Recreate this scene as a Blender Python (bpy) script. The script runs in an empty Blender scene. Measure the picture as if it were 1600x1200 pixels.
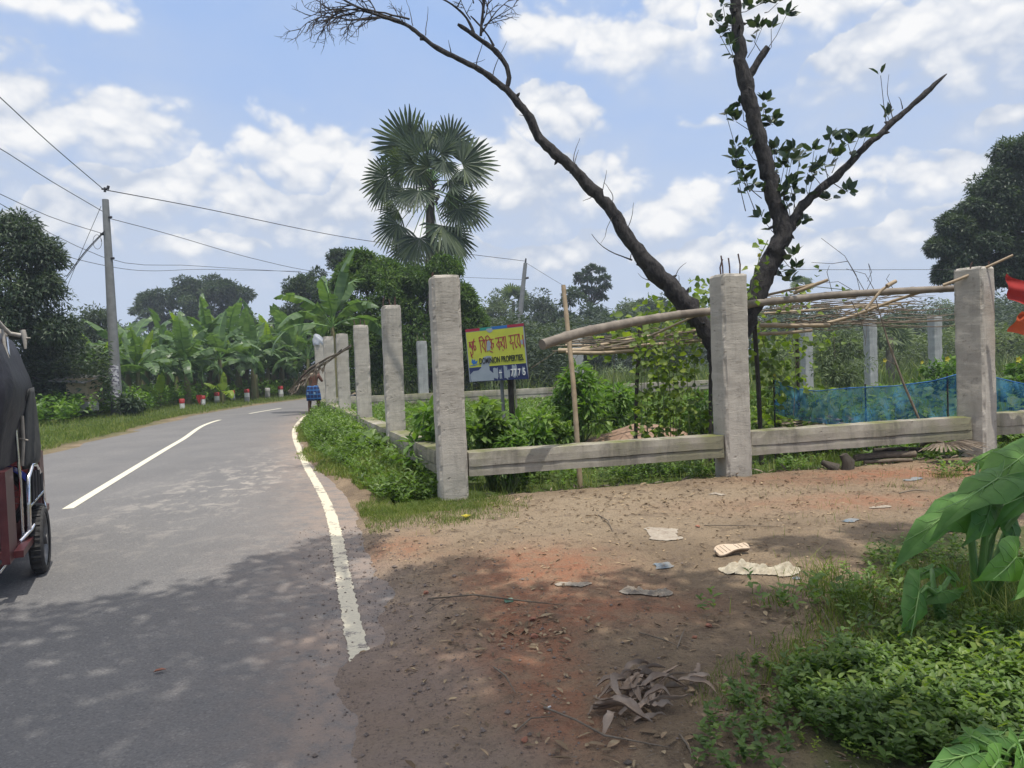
import bpy, math, random
import numpy as np
from mathutils import Vector, Matrix
C = bpy.context.scene
COL = C.collection
rng = np.random.default_rng(7)
R = math.radians

# ------------------------------------------------------------------ camera
F = 1142.0
CAMZ = 1.6
PITCH, ROLL = R(1.7), R(2.2)
fw = np.array([0, math.cos(PITCH), -math.sin(PITCH)])
r0 = np.array([1.0, 0, 0])
u0 = np.cross(r0, fw)
rt = r0*math.cos(ROLL) - u0*math.sin(ROLL)
up = u0*math.cos(ROLL) + r0*math.sin(ROLL)
cam = bpy.data.cameras.new('camera')
camo = bpy.data.objects.new('camera', cam)
COL.objects.link(camo)
cam.sensor_width = 36
cam.lens = 36*F/1600
cam.clip_start = 0.05
cam.clip_end = 3000
m = Matrix(((rt[0], up[0], -fw[0], 0), (rt[1], up[1], -fw[1], 0), (rt[2], up[2], -fw[2], CAMZ), (0, 0, 0, 1)))
camo.matrix_world = m
C.camera = camo
CP = np.array([0, 0, CAMZ])

def P(px, py, d):
    """world point seen at photo pixel (px,py), d metres deep"""
    return CP + d*(fw + (px-800)/F*rt - (py-600)/F*up)

def G(px, py, z=0.0):
    """world point on the level z seen at photo pixel"""
    v = fw + (px-800)/F*rt - (py-600)/F*up
    return CP + v*((z-CAMZ)/v[2])

def col3(px, d, z=0.0):
    """point at height z, below/above pixel column px at depth d (near the horizon)"""
    p = P(px, 566-(px-800)*math.tan(ROLL), d)
    return np.array([p[0], p[1], z])

# ------------------------------------------------------------------ sky, sun
SUN_EL, SUN_AZ = R(74), R(150)      # azimuth clockwise from +Y (view direction)
world = bpy.data.worlds.new("World")
C.world = world
world.use_nodes = True
NT = world.node_tree
for n in list(NT.nodes):
    NT.nodes.remove(n)

class NB:
    """small node builder"""
    def __init__(s, nt): s.nt = nt
    def n(s, typ, ins=None, **kw):
        nd = s.nt.nodes.new(typ)
        for k, v in kw.items(): setattr(nd, k, v)
        for k, v in (ins or {}).items():
            if isinstance(v, bpy.types.NodeSocket): s.nt.links.new(v, nd.inputs[k])
            else: nd.inputs[k].default_value = v
        return nd
    def math(s, op, a, b=0.0, c=0.0, clamp=False):
        nd = s.n('ShaderNodeMath', {0: a, 1: b, 2: c}, operation=op, use_clamp=clamp)
        return nd.outputs[0]
    def vm(s, op, a, b=(0, 0, 0)):
        nd = s.n('ShaderNodeVectorMath', {0: a, 1: b}, operation=op)
        return nd.outputs['Value'] if op in ('LENGTH', 'DOT_PRODUCT') else nd.outputs[0]
    def mix(s, f, a, b, bt='MIX'):
        nd = s.n('ShaderNodeMix', data_type='RGBA', blend_type=bt, clamp_factor=True)
        for i, v in ((0, f), (6, a), (7, b)):
            if isinstance(v, bpy.types.NodeSocket): s.nt.links.new(v, nd.inputs[i])
            else: nd.inputs[i].default_value = (v if i == 0 else (tuple(v)+(1,))[:4])
        return nd.outputs[2]
    def noise(s, vec, scale, detail=6, rough=.55, dist=0.0):
        nd = s.n('ShaderNodeTexNoise', {'Scale': scale, 'Detail': detail, 'Roughness': rough, 'Distortion': dist})
        if vec is not None: s.nt.links.new(vec, nd.inputs['Vector'])
        return nd.outputs['Fac']
    def mr(s, v, a, b, c=0.0, d=1.0, smooth=True):
        nd = s.n('ShaderNodeMapRange', {'Value': v, 'From Min': a, 'From Max': b, 'To Min': c, 'To Max': d},
                 interpolation_type='SMOOTHSTEP' if smooth else 'LINEAR')
        return nd.outputs[0]

def px2azel(px, py):
    v = fw + (px-800)/F*rt - (py-600)/F*up
    v = v/np.linalg.norm(v)
    return math.atan2(v[0], v[1]), math.asin(v[2])

# cumulus banks: pixel position in the photo -> compass direction, half sizes in pixels, weight
CLOUDS = [(170, 210, 100, 50, 1.15), (235, 300, 130, 70, .8), (80, 215, 80, 45, .7), (470, 245, 75, 60, 1.25), (430, 330, 120, 70, .9), (545, 330, 110, 90, .8),
          (870, 190, 60, 50, 1.2), (815, 290, 110, 80, 1.0), (945, 300, 60, 50, .8), (850, 65, 60, 45, 1.0), (975, 72, 110, 45, 1.0), (1050, 20, 60, 40, .8),
          (1045, 345, 60, 45, 1.1), (1090, 410, 90, 30, .9), (1400, 80, 120, 55, 1.15), (1540, 60, 150, 90, 1.0), (1280, 15, 180, 50, .75), (1180, 40, 120, 60, .5),
          (60, 5, 100, 30, 1.1), (1465, 275, 55, 35, .95), (1100, 188, 60, 14, .55), (1340, 315, 90, 30, .6),
          (700, 380, 280, 60, .45), (1230, 400, 200, 60, .55), (90, 350, 120, 50, .6), (350, 388, 110, 30, .85), (1590, 170, 60, 25, .8), (860, 400, 120, 35, .8),
          (-200, 200, 200, 120, .9), (1900, 300, 250, 150, .8), (2300, 100, 300, 200, .8), (-700, 100, 300, 200, .8), (800, -500, 300, 150, .7), (300, -350, 300, 100, .6)]
def pnoise(x, y, seed):
    xi, yi = np.floor(x).astype(np.int64), np.floor(y).astype(np.int64); xf, yf = (x-xi).astype(np.float32), (y-yi).astype(np.float32)
    tb = np.random.default_rng(seed).uniform(0, 2*np.pi, (256, 256)).astype(np.float32); cs_, sn_ = np.cos(tb), np.sin(tb)
    def g_(a, b, dx, dy):
        i, j = (xi+a) & 255, (yi+b) & 255
        return cs_[i, j]*dx+sn_[i, j]*dy
    u = xf*xf*xf*(xf*(xf*6-15)+10); v = yf*yf*yf*(yf*(yf*6-15)+10)
    A_ = g_(0, 0, xf, yf)*(1-u)+g_(1, 0, xf-1, yf)*u; B_ = g_(0, 1, xf, yf-1)*(1-u)+g_(1, 1, xf-1, yf-1)*u
    return A_*(1-v)+B_*v
def cloud_image():
    W_, H_ = 4096, 2048
    h0 = H_//2-20; hh = H_-h0
    az = ((np.arange(W_)+.5)/W_-.5)*2*np.pi      # azimuth from +Y set by the mapping below
    el = ((np.arange(h0, H_)+.5)/H_-.5)*np.pi
    U, Vv = np.meshgrid(az, el)
    U = U.astype(np.float32); Vv = Vv.astype(np.float32)
    S = 7.0/(.25+np.clip(Vv, 0, 1.6))*.45+2.0    # cells shrink towards the horizon
    X_, Y_ = U*9, Vv*11
    wx = sum(pnoise(X_*f, Y_*f, 11+i)/f for i, f in enumerate((1, 2, 4, 8)))*.035
    wy = sum(pnoise(X_*f, Y_*f, 31+i)/f for i, f in enumerate((1, 2, 4, 8)))*.022
    U2, V2 = U+wx, Vv+wy
    fld = np.full(U.shape, -.5, np.float32); low = np.zeros_like(U); best = np.full(U.shape, -.45, np.float32)
    for (cx, cy, a, b_, w_) in CLOUDS:
        ca, ce = px2azel(cx, cy)
        dr = (V2-ce)*F/b_; dy = np.where(dr < 0, dr*.85, dr)
        q = w_*(1-np.sqrt(((U2-ca)*F/a)**2+dy**2)/1.3)
        low = np.where(q > best, np.clip(.25-dr*.9, 0, 1), low); best = np.maximum(best, q)
        fld = np.logaddexp(fld*8, q*8)/8
    bil = np.zeros_like(U); amp = 1.0; f = 1.5; t = 0
    for i in range(7):
        n_ = pnoise(X_*f+5.3*i+wx*3, Y_*f*1.25+2.1*i, 50+i)
        bil += amp*np.abs(n_)*2.9; t += amp; amp *= .50; f *= 2.0
    bil = bil/t-.52
    fb = sum(pnoise(X_*f*.6, Y_*f*1.0, 80+i)/f**.9 for i, f in enumerate((1, 2, 4, 8, 16)))
    D = fld*1.25+bil*.62+fb*.16+.0
    al = np.clip((D-.02)/(.42+1.1*low), 0, 1); al = al*al*(3-2*al)
    def sh(A_, n): r = np.empty_like(A_); r[:-n] = A_[n:]; r[-n:] = A_[-1]; return r
    Dc = np.clip(D, 0, 1.3)
    lit = (Dc-sh(Dc, 8))*1.4+(Dc-sh(Dc, 22))*1.1+(Dc-sh(Dc, 50))*.8
    cm = al > .5; nb = (bil-bil[cm].mean())/bil[cm].std(); nl = (lit-lit[cm].mean())/lit[cm].std()
    s_ = np.clip(.50+.20*nl+.10*nb-.25*(low-low[cm].mean()), 0, 1)
    veil = np.clip(.30+fb*.40+.75*np.exp(-(np.maximum(Vv, 0)/.30)**2), 0, .95)*np.clip((fld+.75)/.7, .35, 1)
    a_ = 1-(1-al*.97)*(1-veil*.75)
    wh = np.array([1.04, 1.04, 1.04]); gy_ = np.array([.60, .67, .80]); vl = np.array([.60, .685, .84])
    rgb = gy_+(wh-gy_)*s_[..., None]
    k_ = (al*.97/np.maximum(a_, 1e-4))[..., None]
    rgb = rgb*k_+vl*(1-k_)
    hi = np.clip((Vv-.56)/.25, 0, 1)              # unseen overhead cloud added, overbright and warm white, to raise the ambient light
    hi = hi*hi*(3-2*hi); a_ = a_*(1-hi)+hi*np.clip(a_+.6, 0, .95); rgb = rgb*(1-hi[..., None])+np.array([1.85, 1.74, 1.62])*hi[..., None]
    px = np.zeros((H_, W_, 4), np.float32)
    px[h0:, :, :3] = rgb; px[h0:, :, 3] = a_
    px[:h0, :, :3] = (.55, .6, .66); px[:h0, :, 3] = .6
    im = bpy.data.images.new('cloud_layer', W_, H_, alpha=True, float_buffer=True)
    im.colorspace_settings.name = 'Non-Color'
    im.alpha_mode = 'CHANNEL_PACKED'
    im.pixels.foreach_set(px.ravel()); im.update()
    return im
w = NB(NT)
tc = w.n('ShaderNodeTexCoord').outputs['Generated']
sky = w.n('ShaderNodeTexSky', sky_type='NISHITA', sun_disc=False, sun_elevation=SUN_EL, sun_rotation=SUN_AZ,
          air_density=1.0, dust_density=1.6, ozone_density=1.5, altitude=10)
dv = w.vm('NORMALIZE', tc)
s3 = w.n('ShaderNodeSeparateXYZ', {0: dv})
# rotate so that the image centre looks along +Y
uvv = w.n('ShaderNodeCombineXYZ', {0: w.math('MULTIPLY_ADD', w.math('ARCTAN2', s3.outputs[0], s3.outputs[1]), 1/(2*math.pi), .5),
                                   1: w.math('MULTIPLY_ADD', w.math('ARCSINE', s3.outputs[2]), 1/math.pi, .5)}).outputs[0]
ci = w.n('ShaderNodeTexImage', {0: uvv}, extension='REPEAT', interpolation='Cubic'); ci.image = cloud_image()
STR = .09
base = w.mix(w.mr(s3.outputs[2], -.02, .55, .0, 1.0), (.50/STR, .62/STR, .82/STR), (.36/STR, .55/STR, .92/STR))
base = w.mix(.75, w.mix(1.0, sky.outputs[0], (1.7, 1.6, 1.75), 'MULTIPLY'), base)
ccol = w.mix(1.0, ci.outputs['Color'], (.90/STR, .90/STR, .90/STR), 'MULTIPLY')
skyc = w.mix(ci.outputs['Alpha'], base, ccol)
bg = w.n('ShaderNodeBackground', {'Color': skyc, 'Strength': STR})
wo = w.n('ShaderNodeOutputWorld', {'Surface': bg.outputs[0]})
world.cycles.sampling_method = 'MANUAL'
world.cycles.sample_map_resolution = 256

sun = bpy.data.lights.new('sun', 'SUN')
sun.energy = 3.7
sun.angle = R(0.6)
sun.color = (1.0, .955, .88)
suno = bpy.data.objects.new('sun', sun)
COL.objects.link(suno)
sd = Vector((math.cos(SUN_EL)*math.sin(SUN_AZ), math.cos(SUN_EL)*math.cos(SUN_AZ), math.sin(SUN_EL)))
suno.rotation_euler = sd.to_track_quat('Z', 'Y').to_euler()
suno.location = (0, 0, 40)

C.view_settings.view_transform = 'Standard'
C.view_settings.look = 'None'
C.view_settings.exposure = 0.08
C.view_settings.gamma = 1.0
C.cycles.max_bounces = 6
C.cycles.diffuse_bounces = 3
C.cycles.transmission_bounces = 4
C.cycles.transparent_max_bounces = 12
C.cycles.caustics_reflective = False
C.cycles.caustics_refractive = False

# ------------------------------------------------------------------ object helpers
def tag(o, label=None, cat=None, group=None, kind=None):
    if label: o['label'] = label
    if cat: o['category'] = cat
    if group: o['group'] = group
    if kind: o['kind'] = kind
    return o

def thing(name, label, cat, loc=(0, 0, 0), rz=0.0, group=None):
    o = bpy.data.objects.new(name, None)
    COL.objects.link(o)
    o.location = tuple(float(c) for c in loc)
    o.rotation_euler = (0, 0, rz)
    o.empty_display_size = .2
    tag(o, label, cat, group)
    return o

class MB:
    """mesh builder: collects polygons, builds ONE mesh object"""
    def __init__(s): s.v = []; s.f = []; s.n = 0
    def add(s, V, Fc, rnd=None, mi=0, smooth=False):
        V = np.asarray(V, float).reshape(-1, 3); Fc = np.asarray(Fc, int)
        if rnd is None: rnd = np.full(len(Fc), .5)
        rnd = np.broadcast_to(np.asarray(rnd, float), (len(Fc),))
        s.v.append(V); s.f.append((Fc+s.n, rnd, mi, smooth)); s.n += len(V)
        return s
    def build(s, name, mats, parent=None, world=True):
        if not isinstance(mats, (list, tuple)): mats = [mats]
        me = bpy.data.meshes.new(name)
        V = np.concatenate(s.v) if s.v else np.zeros((0, 3))
        if parent is not None and world:
            mi = np.array(Matrix.LocRotScale(parent.location, parent.rotation_euler, None).inverted())
            if parent.parent is not None:
                q = parent.parent
                mi = mi @ np.array(Matrix.LocRotScale(q.location, q.rotation_euler, None).inverted())
            V = V @ mi[:3, :3].T + mi[:3, 3]
        me.vertices.add(len(V)); me.vertices.foreach_set('co', V.astype(np.float32).ravel())
        loops = np.concatenate([f[0].ravel() for f in s.f])
        tot = np.concatenate([np.full(len(f[0]), f[0].shape[1]) for f in s.f])
        start = np.concatenate([[0], np.cumsum(tot)[:-1]])
        me.loops.add(len(loops)); me.loops.foreach_set('vertex_index', loops.astype(np.int32))
        me.polygons.add(len(tot)); me.polygons.foreach_set('loop_start', start.astype(np.int32))
        me.polygons.foreach_set('material_index', np.concatenate([np.full(len(f[0]), f[2]) for f in s.f]).astype(np.int32))
        me.polygons.foreach_set('use_smooth', np.concatenate([np.full(len(f[0]), f[3]) for f in s.f]).astype(bool))
        me.update(calc_edges=True)
        at = me.attributes.new('rnd', 'FLOAT', 'FACE')
        at.data.foreach_set('value', np.concatenate([f[1] for f in s.f]).astype(np.float32))
        for mt in mats: me.materials.append(mt)
        o = bpy.data.objects.new(name, me)
        COL.objects.link(o)
        if parent is not None: o.parent = parent
        return o
    # --- shapes
    def tube(s, pts, rad, n=8, rnd=None, mi=0, cap=True, wob=0.0):
        pts = np.asarray(pts, float); k = len(pts)
        rad = np.broadcast_to(np.asarray(rad, float), (k,))
        t = np.gradient(pts, axis=0); t /= np.linalg.norm(t, axis=1)[:, None]+1e-9
        a = np.array([0, 0, 1.0]) if abs(t[0][2]) < .9 else np.array([1.0, 0, 0])
        V = []
        for i in range(k):
            u = a - t[i]*np.dot(a, t[i]); u /= np.linalg.norm(u)+1e-9
            a = u; w_ = np.cross(t[i], u)
            th = np.arange(n)*2*np.pi/n
            rr = rad[i]*(1+wob*rng.uniform(-1, 1, n))
            V.append(pts[i] + (np.cos(th)*rr)[:, None]*u + (np.sin(th)*rr)[:, None]*w_)
        V = np.concatenate(V)
        j = np.arange(n)
        Fc = np.concatenate([np.stack([i*n+j, i*n+(j+1) % n, (i+1)*n+(j+1) % n, (i+1)*n+j], 1) for i in range(k-1)])
        s.add(V, Fc, rnd, mi, True)
        if cap:
            s.add(V[:n][::-1], [list(range(n))], rnd if np.isscalar(rnd) else None, mi)
            s.add(V[-n:], [list(range(n))], rnd if np.isscalar(rnd) else None, mi)
        return s
    def box(s, c, size, rz=0.0, mi=0, rnd=None, M=None):
        x, y, z = np.array(size)/2
        V = np.array([(-x, -y, -z), (x, -y, -z), (x, y, -z), (-x, y, -z), (-x, -y, z), (x, -y, z), (x, y, z), (-x, y, z)])
        if M is None:
            cs, sn = math.cos(rz), math.sin(rz)
            M = np.array([[cs, -sn, 0], [sn, cs, 0], [0, 0, 1]])
        V = V @ np.asarray(M).T + np.array(c)
        return s.add(V, [(3, 2, 1, 0), (4, 5, 6, 7), (0, 1, 5, 4), (1, 2, 6, 5), (2, 3, 7, 6), (3, 0, 4, 7)], rnd, mi)
    def leaves(s, Pp, D, N, L, W, rnd, mi=0, oval=False, fold=.18, droop=0.0):
        """vectorised leaves: base points, directions, normals, length, width"""
        D = D/(np.linalg.norm(D, axis=1)[:, None]+1e-9)
        S = np.cross(D, N); S /= np.linalg.norm(S, axis=1)[:, None]+1e-9
        N = np.cross(S, D)
        L = np.broadcast_to(L, (len(Pp),))[:, None]; W = np.broadcast_to(W, (len(Pp),))[:, None]
        n = len(Pp)
        if not oval:
            a = Pp; b = Pp+D*L*.45+S*W*.5+N*W*fold; c = Pp+D*L-N*L*droop; d = Pp+D*L*.45-S*W*.5+N*W*fold
            V = np.stack([a, b, c, d], 1).reshape(-1, 3)
            i = np.arange(n)[:, None]*4
            return s.add(V, i+np.array([[0, 1, 2, 3]]), rnd, mi)
        a = Pp; e = Pp+D*L-N*L*droop
        md = Pp+D*L*.55-N*L*droop*.3
        b1 = Pp+D*L*.22+S*W*.40+N*W*fold; b2 = Pp+D*L*.62+S*W*.46+N*W*fold-N*L*droop*.35
        c1 = Pp+D*L*.22-S*W*.40+N*W*fold; c2 = Pp+D*L*.62-S*W*.46+N*W*fold-N*L*droop*.35
        V = np.stack([a, b1, b2, e, c2, c1, md], 1).reshape(-1, 3)
        i = np.arange(n)[:, None]*7
        Fc = np.stack([i+np.array([[0, 1, 2, 6]]), i+np.array([[6, 2, 3, 3]]), i+np.array([[0, 6, 4, 5]]), i+np.array([[6, 3, 4, 4]])], 1)
        q = np.concatenate([i+np.array([[0, 1, 2, 6]]), i+np.array([[0, 6, 4, 5]])])
        t_ = np.concatenate([i+np.array([[6, 2, 3]]), i+np.array([[6, 3, 4]])])
        rr = np.broadcast_to(rnd, (n,))
        s.add(V, q, np.concatenate([rr, rr]), mi, True)
        s.f.append((t_+s.n-len(V), np.concatenate([rr, rr]), mi, True))
        return s

def rdir(n, zlo=-1.0, zhi=1.0):
    z = rng.uniform(zlo, zhi, n); a = rng.uniform(0, 2*np.pi, n); r = np.sqrt(1-z*z)
    return np.stack([r*np.cos(a), r*np.sin(a), z], 1)

def vnoise(x, y, seed=0):
    xi, yi = np.floor(x), np.floor(y); xf, yf = x-xi, y-yi
    def h(a, b):
        t = np.sin(a*127.1+b*311.7+seed*74.7)*43758.5453
        return t-np.floor(t)
    u = xf*xf*(3-2*xf); v = yf*yf*(3-2*yf)
    return (h(xi, yi)*(1-u)+h(xi+1, yi)*u)*(1-v)+(h(xi, yi+1)*(1-u)+h(xi+1, yi+1)*u)*v
def fbm(x, y, seed=0, o=4):
    s_, a, t = 0, .5, 0
    for i in range(o):
        s_ = s_+a*vnoise(x*2**i, y*2**i, seed+i*3); t += a; a *= .5
    return s_/t
def sst(x, a, b):
    t = np.clip((x-a)/(b-a), 0, 1); return t*t*(3-2*t)

# ------------------------------------------------------------------ materials
def newmat(name):
    mt = bpy.data.materials.new(name); mt.use_nodes = True
    nt = mt.node_tree
    for n in list(nt.nodes): nt.nodes.remove(n)
    return mt, NB(nt)
def finish(b, sh):
    b.n('ShaderNodeOutputMaterial', {'Surface': sh})
def bump(b, h, strength=.4, dist=.01):
    return b.n('ShaderNodeBump', {'Height': h, 'Strength': strength, 'Distance': dist}).outputs[0]

def leafmat(name, dark, mid, light, trans=.35, rough=.5, sc=1.3):
    dark, mid, light = [(q[0]*1.22, q[1]*.93, q[2]*1.15) for q in (dark, mid, light)]
    mt, b = newmat(name)
    a = b.n('ShaderNodeAttribute', attribute_name='rnd').outputs['Fac']
    oc = b.n('ShaderNodeTexCoord').outputs['Object']
    nz = b.noise(oc, sc, 3)
    t = b.math('ADD', b.math('MULTIPLY', a, .75), b.math('MULTIPLY', b.math('SUBTRACT', nz, .5), .9))
    rp = b.n('ShaderNodeValToRGB', {0: t})
    e = rp.color_ramp.elements
    e[0].position = .0; e[0].color = (*dark, 1)
    e[1].position = .9; e[1].color = (*light, 1)
    q = e.new(.45); q.color = (*mid, 1)
    c = rp.outputs[0]
    pr = b.n('ShaderNodeBsdfPrincipled', {'Base Color': c, 'Roughness': rough, 'Specular IOR Level': .35})
    tl = b.n('ShaderNodeBsdfTranslucent', {'Color': b.mix(1.0, c, (1.35, 1.5, .55), 'MULTIPLY')})
    finish(b, b.n('ShaderNodeMixShader', {0: trans, 1: pr.outputs[0], 2: tl.outputs[0]}).outputs[0])
    return mt

def simple(name, c1, c2=None, scale=8.0, rough=.7, metal=0.0, bmp=.3, bd=.004, detail=6, stretch=(1, 1, 1), trans=0.0, attr=0.0, spec=.4):
    mt, b = newmat(name)
    oc = b.vm('MULTIPLY', b.n('ShaderNodeTexCoord').outputs['Object'], stretch)
    nz = b.noise(oc, scale, detail, .6)
    c = b.mix(b.mr(nz, .3, .7), c1, c2 or c1)
    if attr:
        a = b.n('ShaderNodeAttribute', attribute_name='rnd').outputs['Fac']
        c = b.mix(b.mr(a, 0, 1, 0, attr), c, tuple(x*.35 for x in c1))
    pr = b.n('ShaderNodeBsdfPrincipled', {'Base Color': c, 'Roughness': rough, 'Metallic': metal, 'Specular IOR Level': spec, 'Normal': bump(b, nz, bmp, bd)})
    out = pr.outputs[0]
    if trans:
        tl = b.n('ShaderNodeBsdfTranslucent', {'Color': c})
        out = b.n('ShaderNodeMixShader', {0: trans, 1: out, 2: tl.outputs[0]}).outputs[0]
    finish(b, out)
    return mt

def concrete(name, c1, c2, lines=True, moss=0.0):
    mt, b = newmat(name)
    oc = b.n('ShaderNodeTexCoord').outputs['Object']
    big = b.noise(oc, 1.6, 5, .6)
    st = b.noise(b.vm('MULTIPLY', oc, (2, 2, 12)), 1.6, 7, .7, 1.5)
    fine = b.noise(oc, 60, 5, .7)
    pit = b.noise(oc, 14, 2, .4)
    c = b.mix(b.mr(big, .3, .7), c1, c2)
    c = b.mix(b.mr(fine, .35, .75, 0, .35), c, tuple(x*.62 for x in c1))
    c = b.mix(b.mr(pit, .70, .78, 0, .6), c, tuple(x*.5 for x in c1))
    stn = b.noise(b.vm('MULTIPLY', oc, (5, 5, .7)), 1.3, 6, .7)
    c = b.mix(b.mr(stn, .48, .72, 0, .6), c, tuple(x*.55 for x in c1))
    wv = b.noise(b.vm('MULTIPLY', oc, (.8, .8, 9)), 1.5, 4, .6, .5)
    c = b.mix(b.mr(wv, .52, .68, 0, .25), c, tuple(min(1, x*1.25) for x in c1))
    if moss:
        gz = b.n('ShaderNodeSeparateXYZ', {0: b.n('ShaderNodeNewGeometry').outputs['Normal']}).outputs[2]
        mk = b.math('MULTIPLY', b.mr(b.noise(oc, 1.1, 5, .7), .40, .62, 0, moss), b.mr(gz, -.1, .9, .35, 1.0), clamp=True)
        c = b.mix(mk, c, (.15, .16, .05))
        dk = b.noise(b.vm('MULTIPLY', oc, (2.5, 2.5, .6)), 1.5, 5, .7)
        c = b.mix(b.mr(dk, .45, .72, 0, .6), c, (.11, .10, .085))
    ln = b.noise(b.vm('MULTIPLY', oc, (.5, .5, 5)), 1.3, 5, .65, 2.0)
    ck = b.math('MULTIPLY', b.mr(b.math('ABSOLUTE', b.math('SUBTRACT', ln, .5)), .0, .007, 1, 0), b.mr(b.noise(oc, 2.2, 2), .45, .6))
    c = b.mix(b.math('MULTIPLY', ck, .7), c, tuple(x*.35 for x in c1))
    st = b.math('SUBTRACT', st, b.math('MULTIPLY', ck, .8))
    h = b.math('ADD', b.math('MULTIPLY', b.math('ADD', st, b.math('MULTIPLY', b.noise(oc, 9, 5, .65), 1.3)), .5 if lines else .25), b.math('ADD', b.math('MULTIPLY', fine, .4), b.math('MULTIPLY', b.mr(pit, .70, .78), -.7)))
    pr = b.n('ShaderNodeBsdfPrincipled', {'Base Color': c, 'Roughness': .9, 'Specular IOR Level': .2, 'Normal': bump(b, h, .8, .012)})
    finish(b, pr.outputs[0])
    return mt

M = {}
M['mango'] = leafmat('mango_leaf', (.022, .050, .026), (.042, .088, .036), (.10, .175, .055), .28, .5)
M['mango2'] = leafmat('broad_leaf', (.035, .085, .022), (.075, .17, .035), (.16, .29, .06), .4, .5)
M['far'] = leafmat('far_leaf', (.032, .062, .040), (.058, .105, .055), (.11, .18, .075), .25, .7, .5)
M['far2'] = leafmat('far_light_leaf', (.055, .10, .045), (.10, .175, .065), (.18, .28, .09), .3, .7, .5)
M['shrub'] = leafmat('shrub_leaf', (.045, .12, .025), (.10, .235, .04), (.20, .38, .06), .42, .45)
M['vine'] = leafmat('vine_leaf', (.06, .12, .02), (.13, .25, .035), (.25, .38, .05), .45, .5)
M['weed'] = leafmat('weed_leaf', (.05, .115, .022), (.11, .235, .045), (.22, .38, .08), .38, .45, 3)
M['grass'] = leafmat('grass_blade', (.065, .13, .02), (.13, .235, .04), (.27, .34, .09), .35, .6, 2)
M['reed'] = leafmat('reed_blade', (.055, .11, .035), (.10, .18, .05), (.20, .28, .09), .35, .6, 1)
M['banana'] = leafmat('banana_leaf', (.05, .12, .045), (.10, .21, .07), (.20, .35, .10), .38, .38, 1)
M['banana_young'] = leafmat('banana_young_leaf', (.14, .27, .03), (.2, .36, .04), (.28, .44, .06), .45, .4, 1)
M['palm'] = leafmat('palm_leaf', (.024, .052, .026), (.048, .092, .042), (.10, .165, .06), .25, .5, 1)
M['jack'] = leafmat('thick_leaf', (.018, .045, .024), (.035, .075, .035), (.08, .14, .05), .28, .35, 3)
M['taro'] = leafmat('taro_leaf', (.022, .075, .018), (.04, .115, .025), (.08, .18, .035), .3, .4, 2)
M['taro_stem'] = simple('taro_stem', (.10, .22, .05), (.16, .26, .07), 6, .5)
M['stem'] = simple('green_stem', (.10, .17, .05), (.16, .17, .07), 6, .7)
M['bark'] = simple('bark', (.045, .038, .030), (.085, .072, .055), 9, .95, bmp=1.0, bd=.03, stretch=(1, 1, .35))
M['bark_far'] = simple('bark_far', (.10, .085, .065), (.16, .14, .11), 5, .95)
M['deadbark'] = simple('dead_bark', (.018, .016, .017), (.062, .056, .052), 16, .95, bmp=1.0, bd=.05, stretch=(1, 1, .5))
M['twig'] = simple('twig', (.032, .028, .027), (.065, .056, .05), 10, .9)
M['banana_stem'] = simple('banana_stem', (.13, .15, .06), (.20, .15, .07), 4, .7, stretch=(1, 1, .3))
M['dry'] = simple('dry_leaf', (.22, .17, .12), (.36, .30, .23), 14, .85, attr=.8, trans=.15)
M['dry_grey'] = simple('dry_husk', (.30, .22, .16), (.44, .35, .27), 14, .85, attr=.7)
M['litter'] = simple('litter', (.30, .20, .12), (.42, .33, .20), 30, .9, attr=.9)
M['conc'] = concrete('rough_concrete', (.50, .46, .39), (.39, .355, .30))
M['conc_grey'] = concrete('smooth_concrete', (.38, .38, .365), (.31, .31, .295), False)
M['conc_beam'] = concrete('beam_concrete', (.40, .365, .30), (.28, .25, .20), False, 1.0)
M['conc_cap'] = simple('mortar_cap', (.55, .54, .47), (.40, .40, .30), 5, .9, bmp=.8, bd=.01)
M['steel'] = simple('rusty_rebar', (.06, .04, .035), (.12, .07, .05), 40, .8)
M['bamboo'] = simple('weathered_bamboo', (.26, .22, .17), (.14, .115, .09), 5, .6, stretch=(1, 1, 1), bmp=.3)
M['bamboo_tan'] = simple('dry_bamboo', (.40, .31, .20), (.28, .21, .13), 7, .6)
M['stick'] = simple('dry_stick', (.20, .16, .115), (.11, .085, .06), 12, .85)
M['polegrey'] = simple('pole_concrete', (.21, .215, .21), (.16, .165, .16), 4, .85)
M['cable'] = simple('cable', (.03, .03, .035), None, 5, .6)
M['red'] = simple('red_paint', (.35, .03, .03), (.28, .03, .03), 8, .6)
M['white'] = simple('white_paint', (.72, .72, .70), (.60, .60, .58), 8, .7)
M['black'] = simple('black', (.02, .02, .022), (.035, .035, .04), 8, .6)
M['chrome'] = simple('chrome', (.75, .75, .77), None, 4, .18, 1.0, bmp=0)
M['rimgrey'] = simple('rim_metal', (.22, .22, .22), (.12, .12, .12), 8, .5, .6)
M['rubber'] = simple('rubber', (.035, .034, .033), (.06, .057, .053), 20, .85)
M['maroon'] = simple('maroon_paint', (.055, .012, .014), (.09, .025, .025), 6, .4, bmp=.4)
M['blue'] = simple('blue_paint', (.02, .04, .42), None, 6, .3)
M['canvas'] = simple('black_canvas', (.018, .018, .026), (.035, .034, .042), 10, .55, bmp=.6, bd=.02)
M['canvas2'] = simple('grey_canvas', (.055, .055, .052), (.085, .085, .08), 10, .7, bmp=.6, bd=.02)
M['tan'] = simple('tan_cloth', (.42, .37, .30), (.30, .26, .21), 14, .9)
M['rope'] = simple('rope', (.50, .46, .40), (.36, .33, .28), 40, .9)
M['skin'] = simple('skin', (.13, .06, .038), (.10, .045, .028), 6, .5, trans=0)
M['hair'] = simple('hair', (.012, .010, .010), None, 30, .6)
M['paper'] = simple('paper', (.60, .60, .60), (.45, .44, .46), 10, .8)
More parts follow.
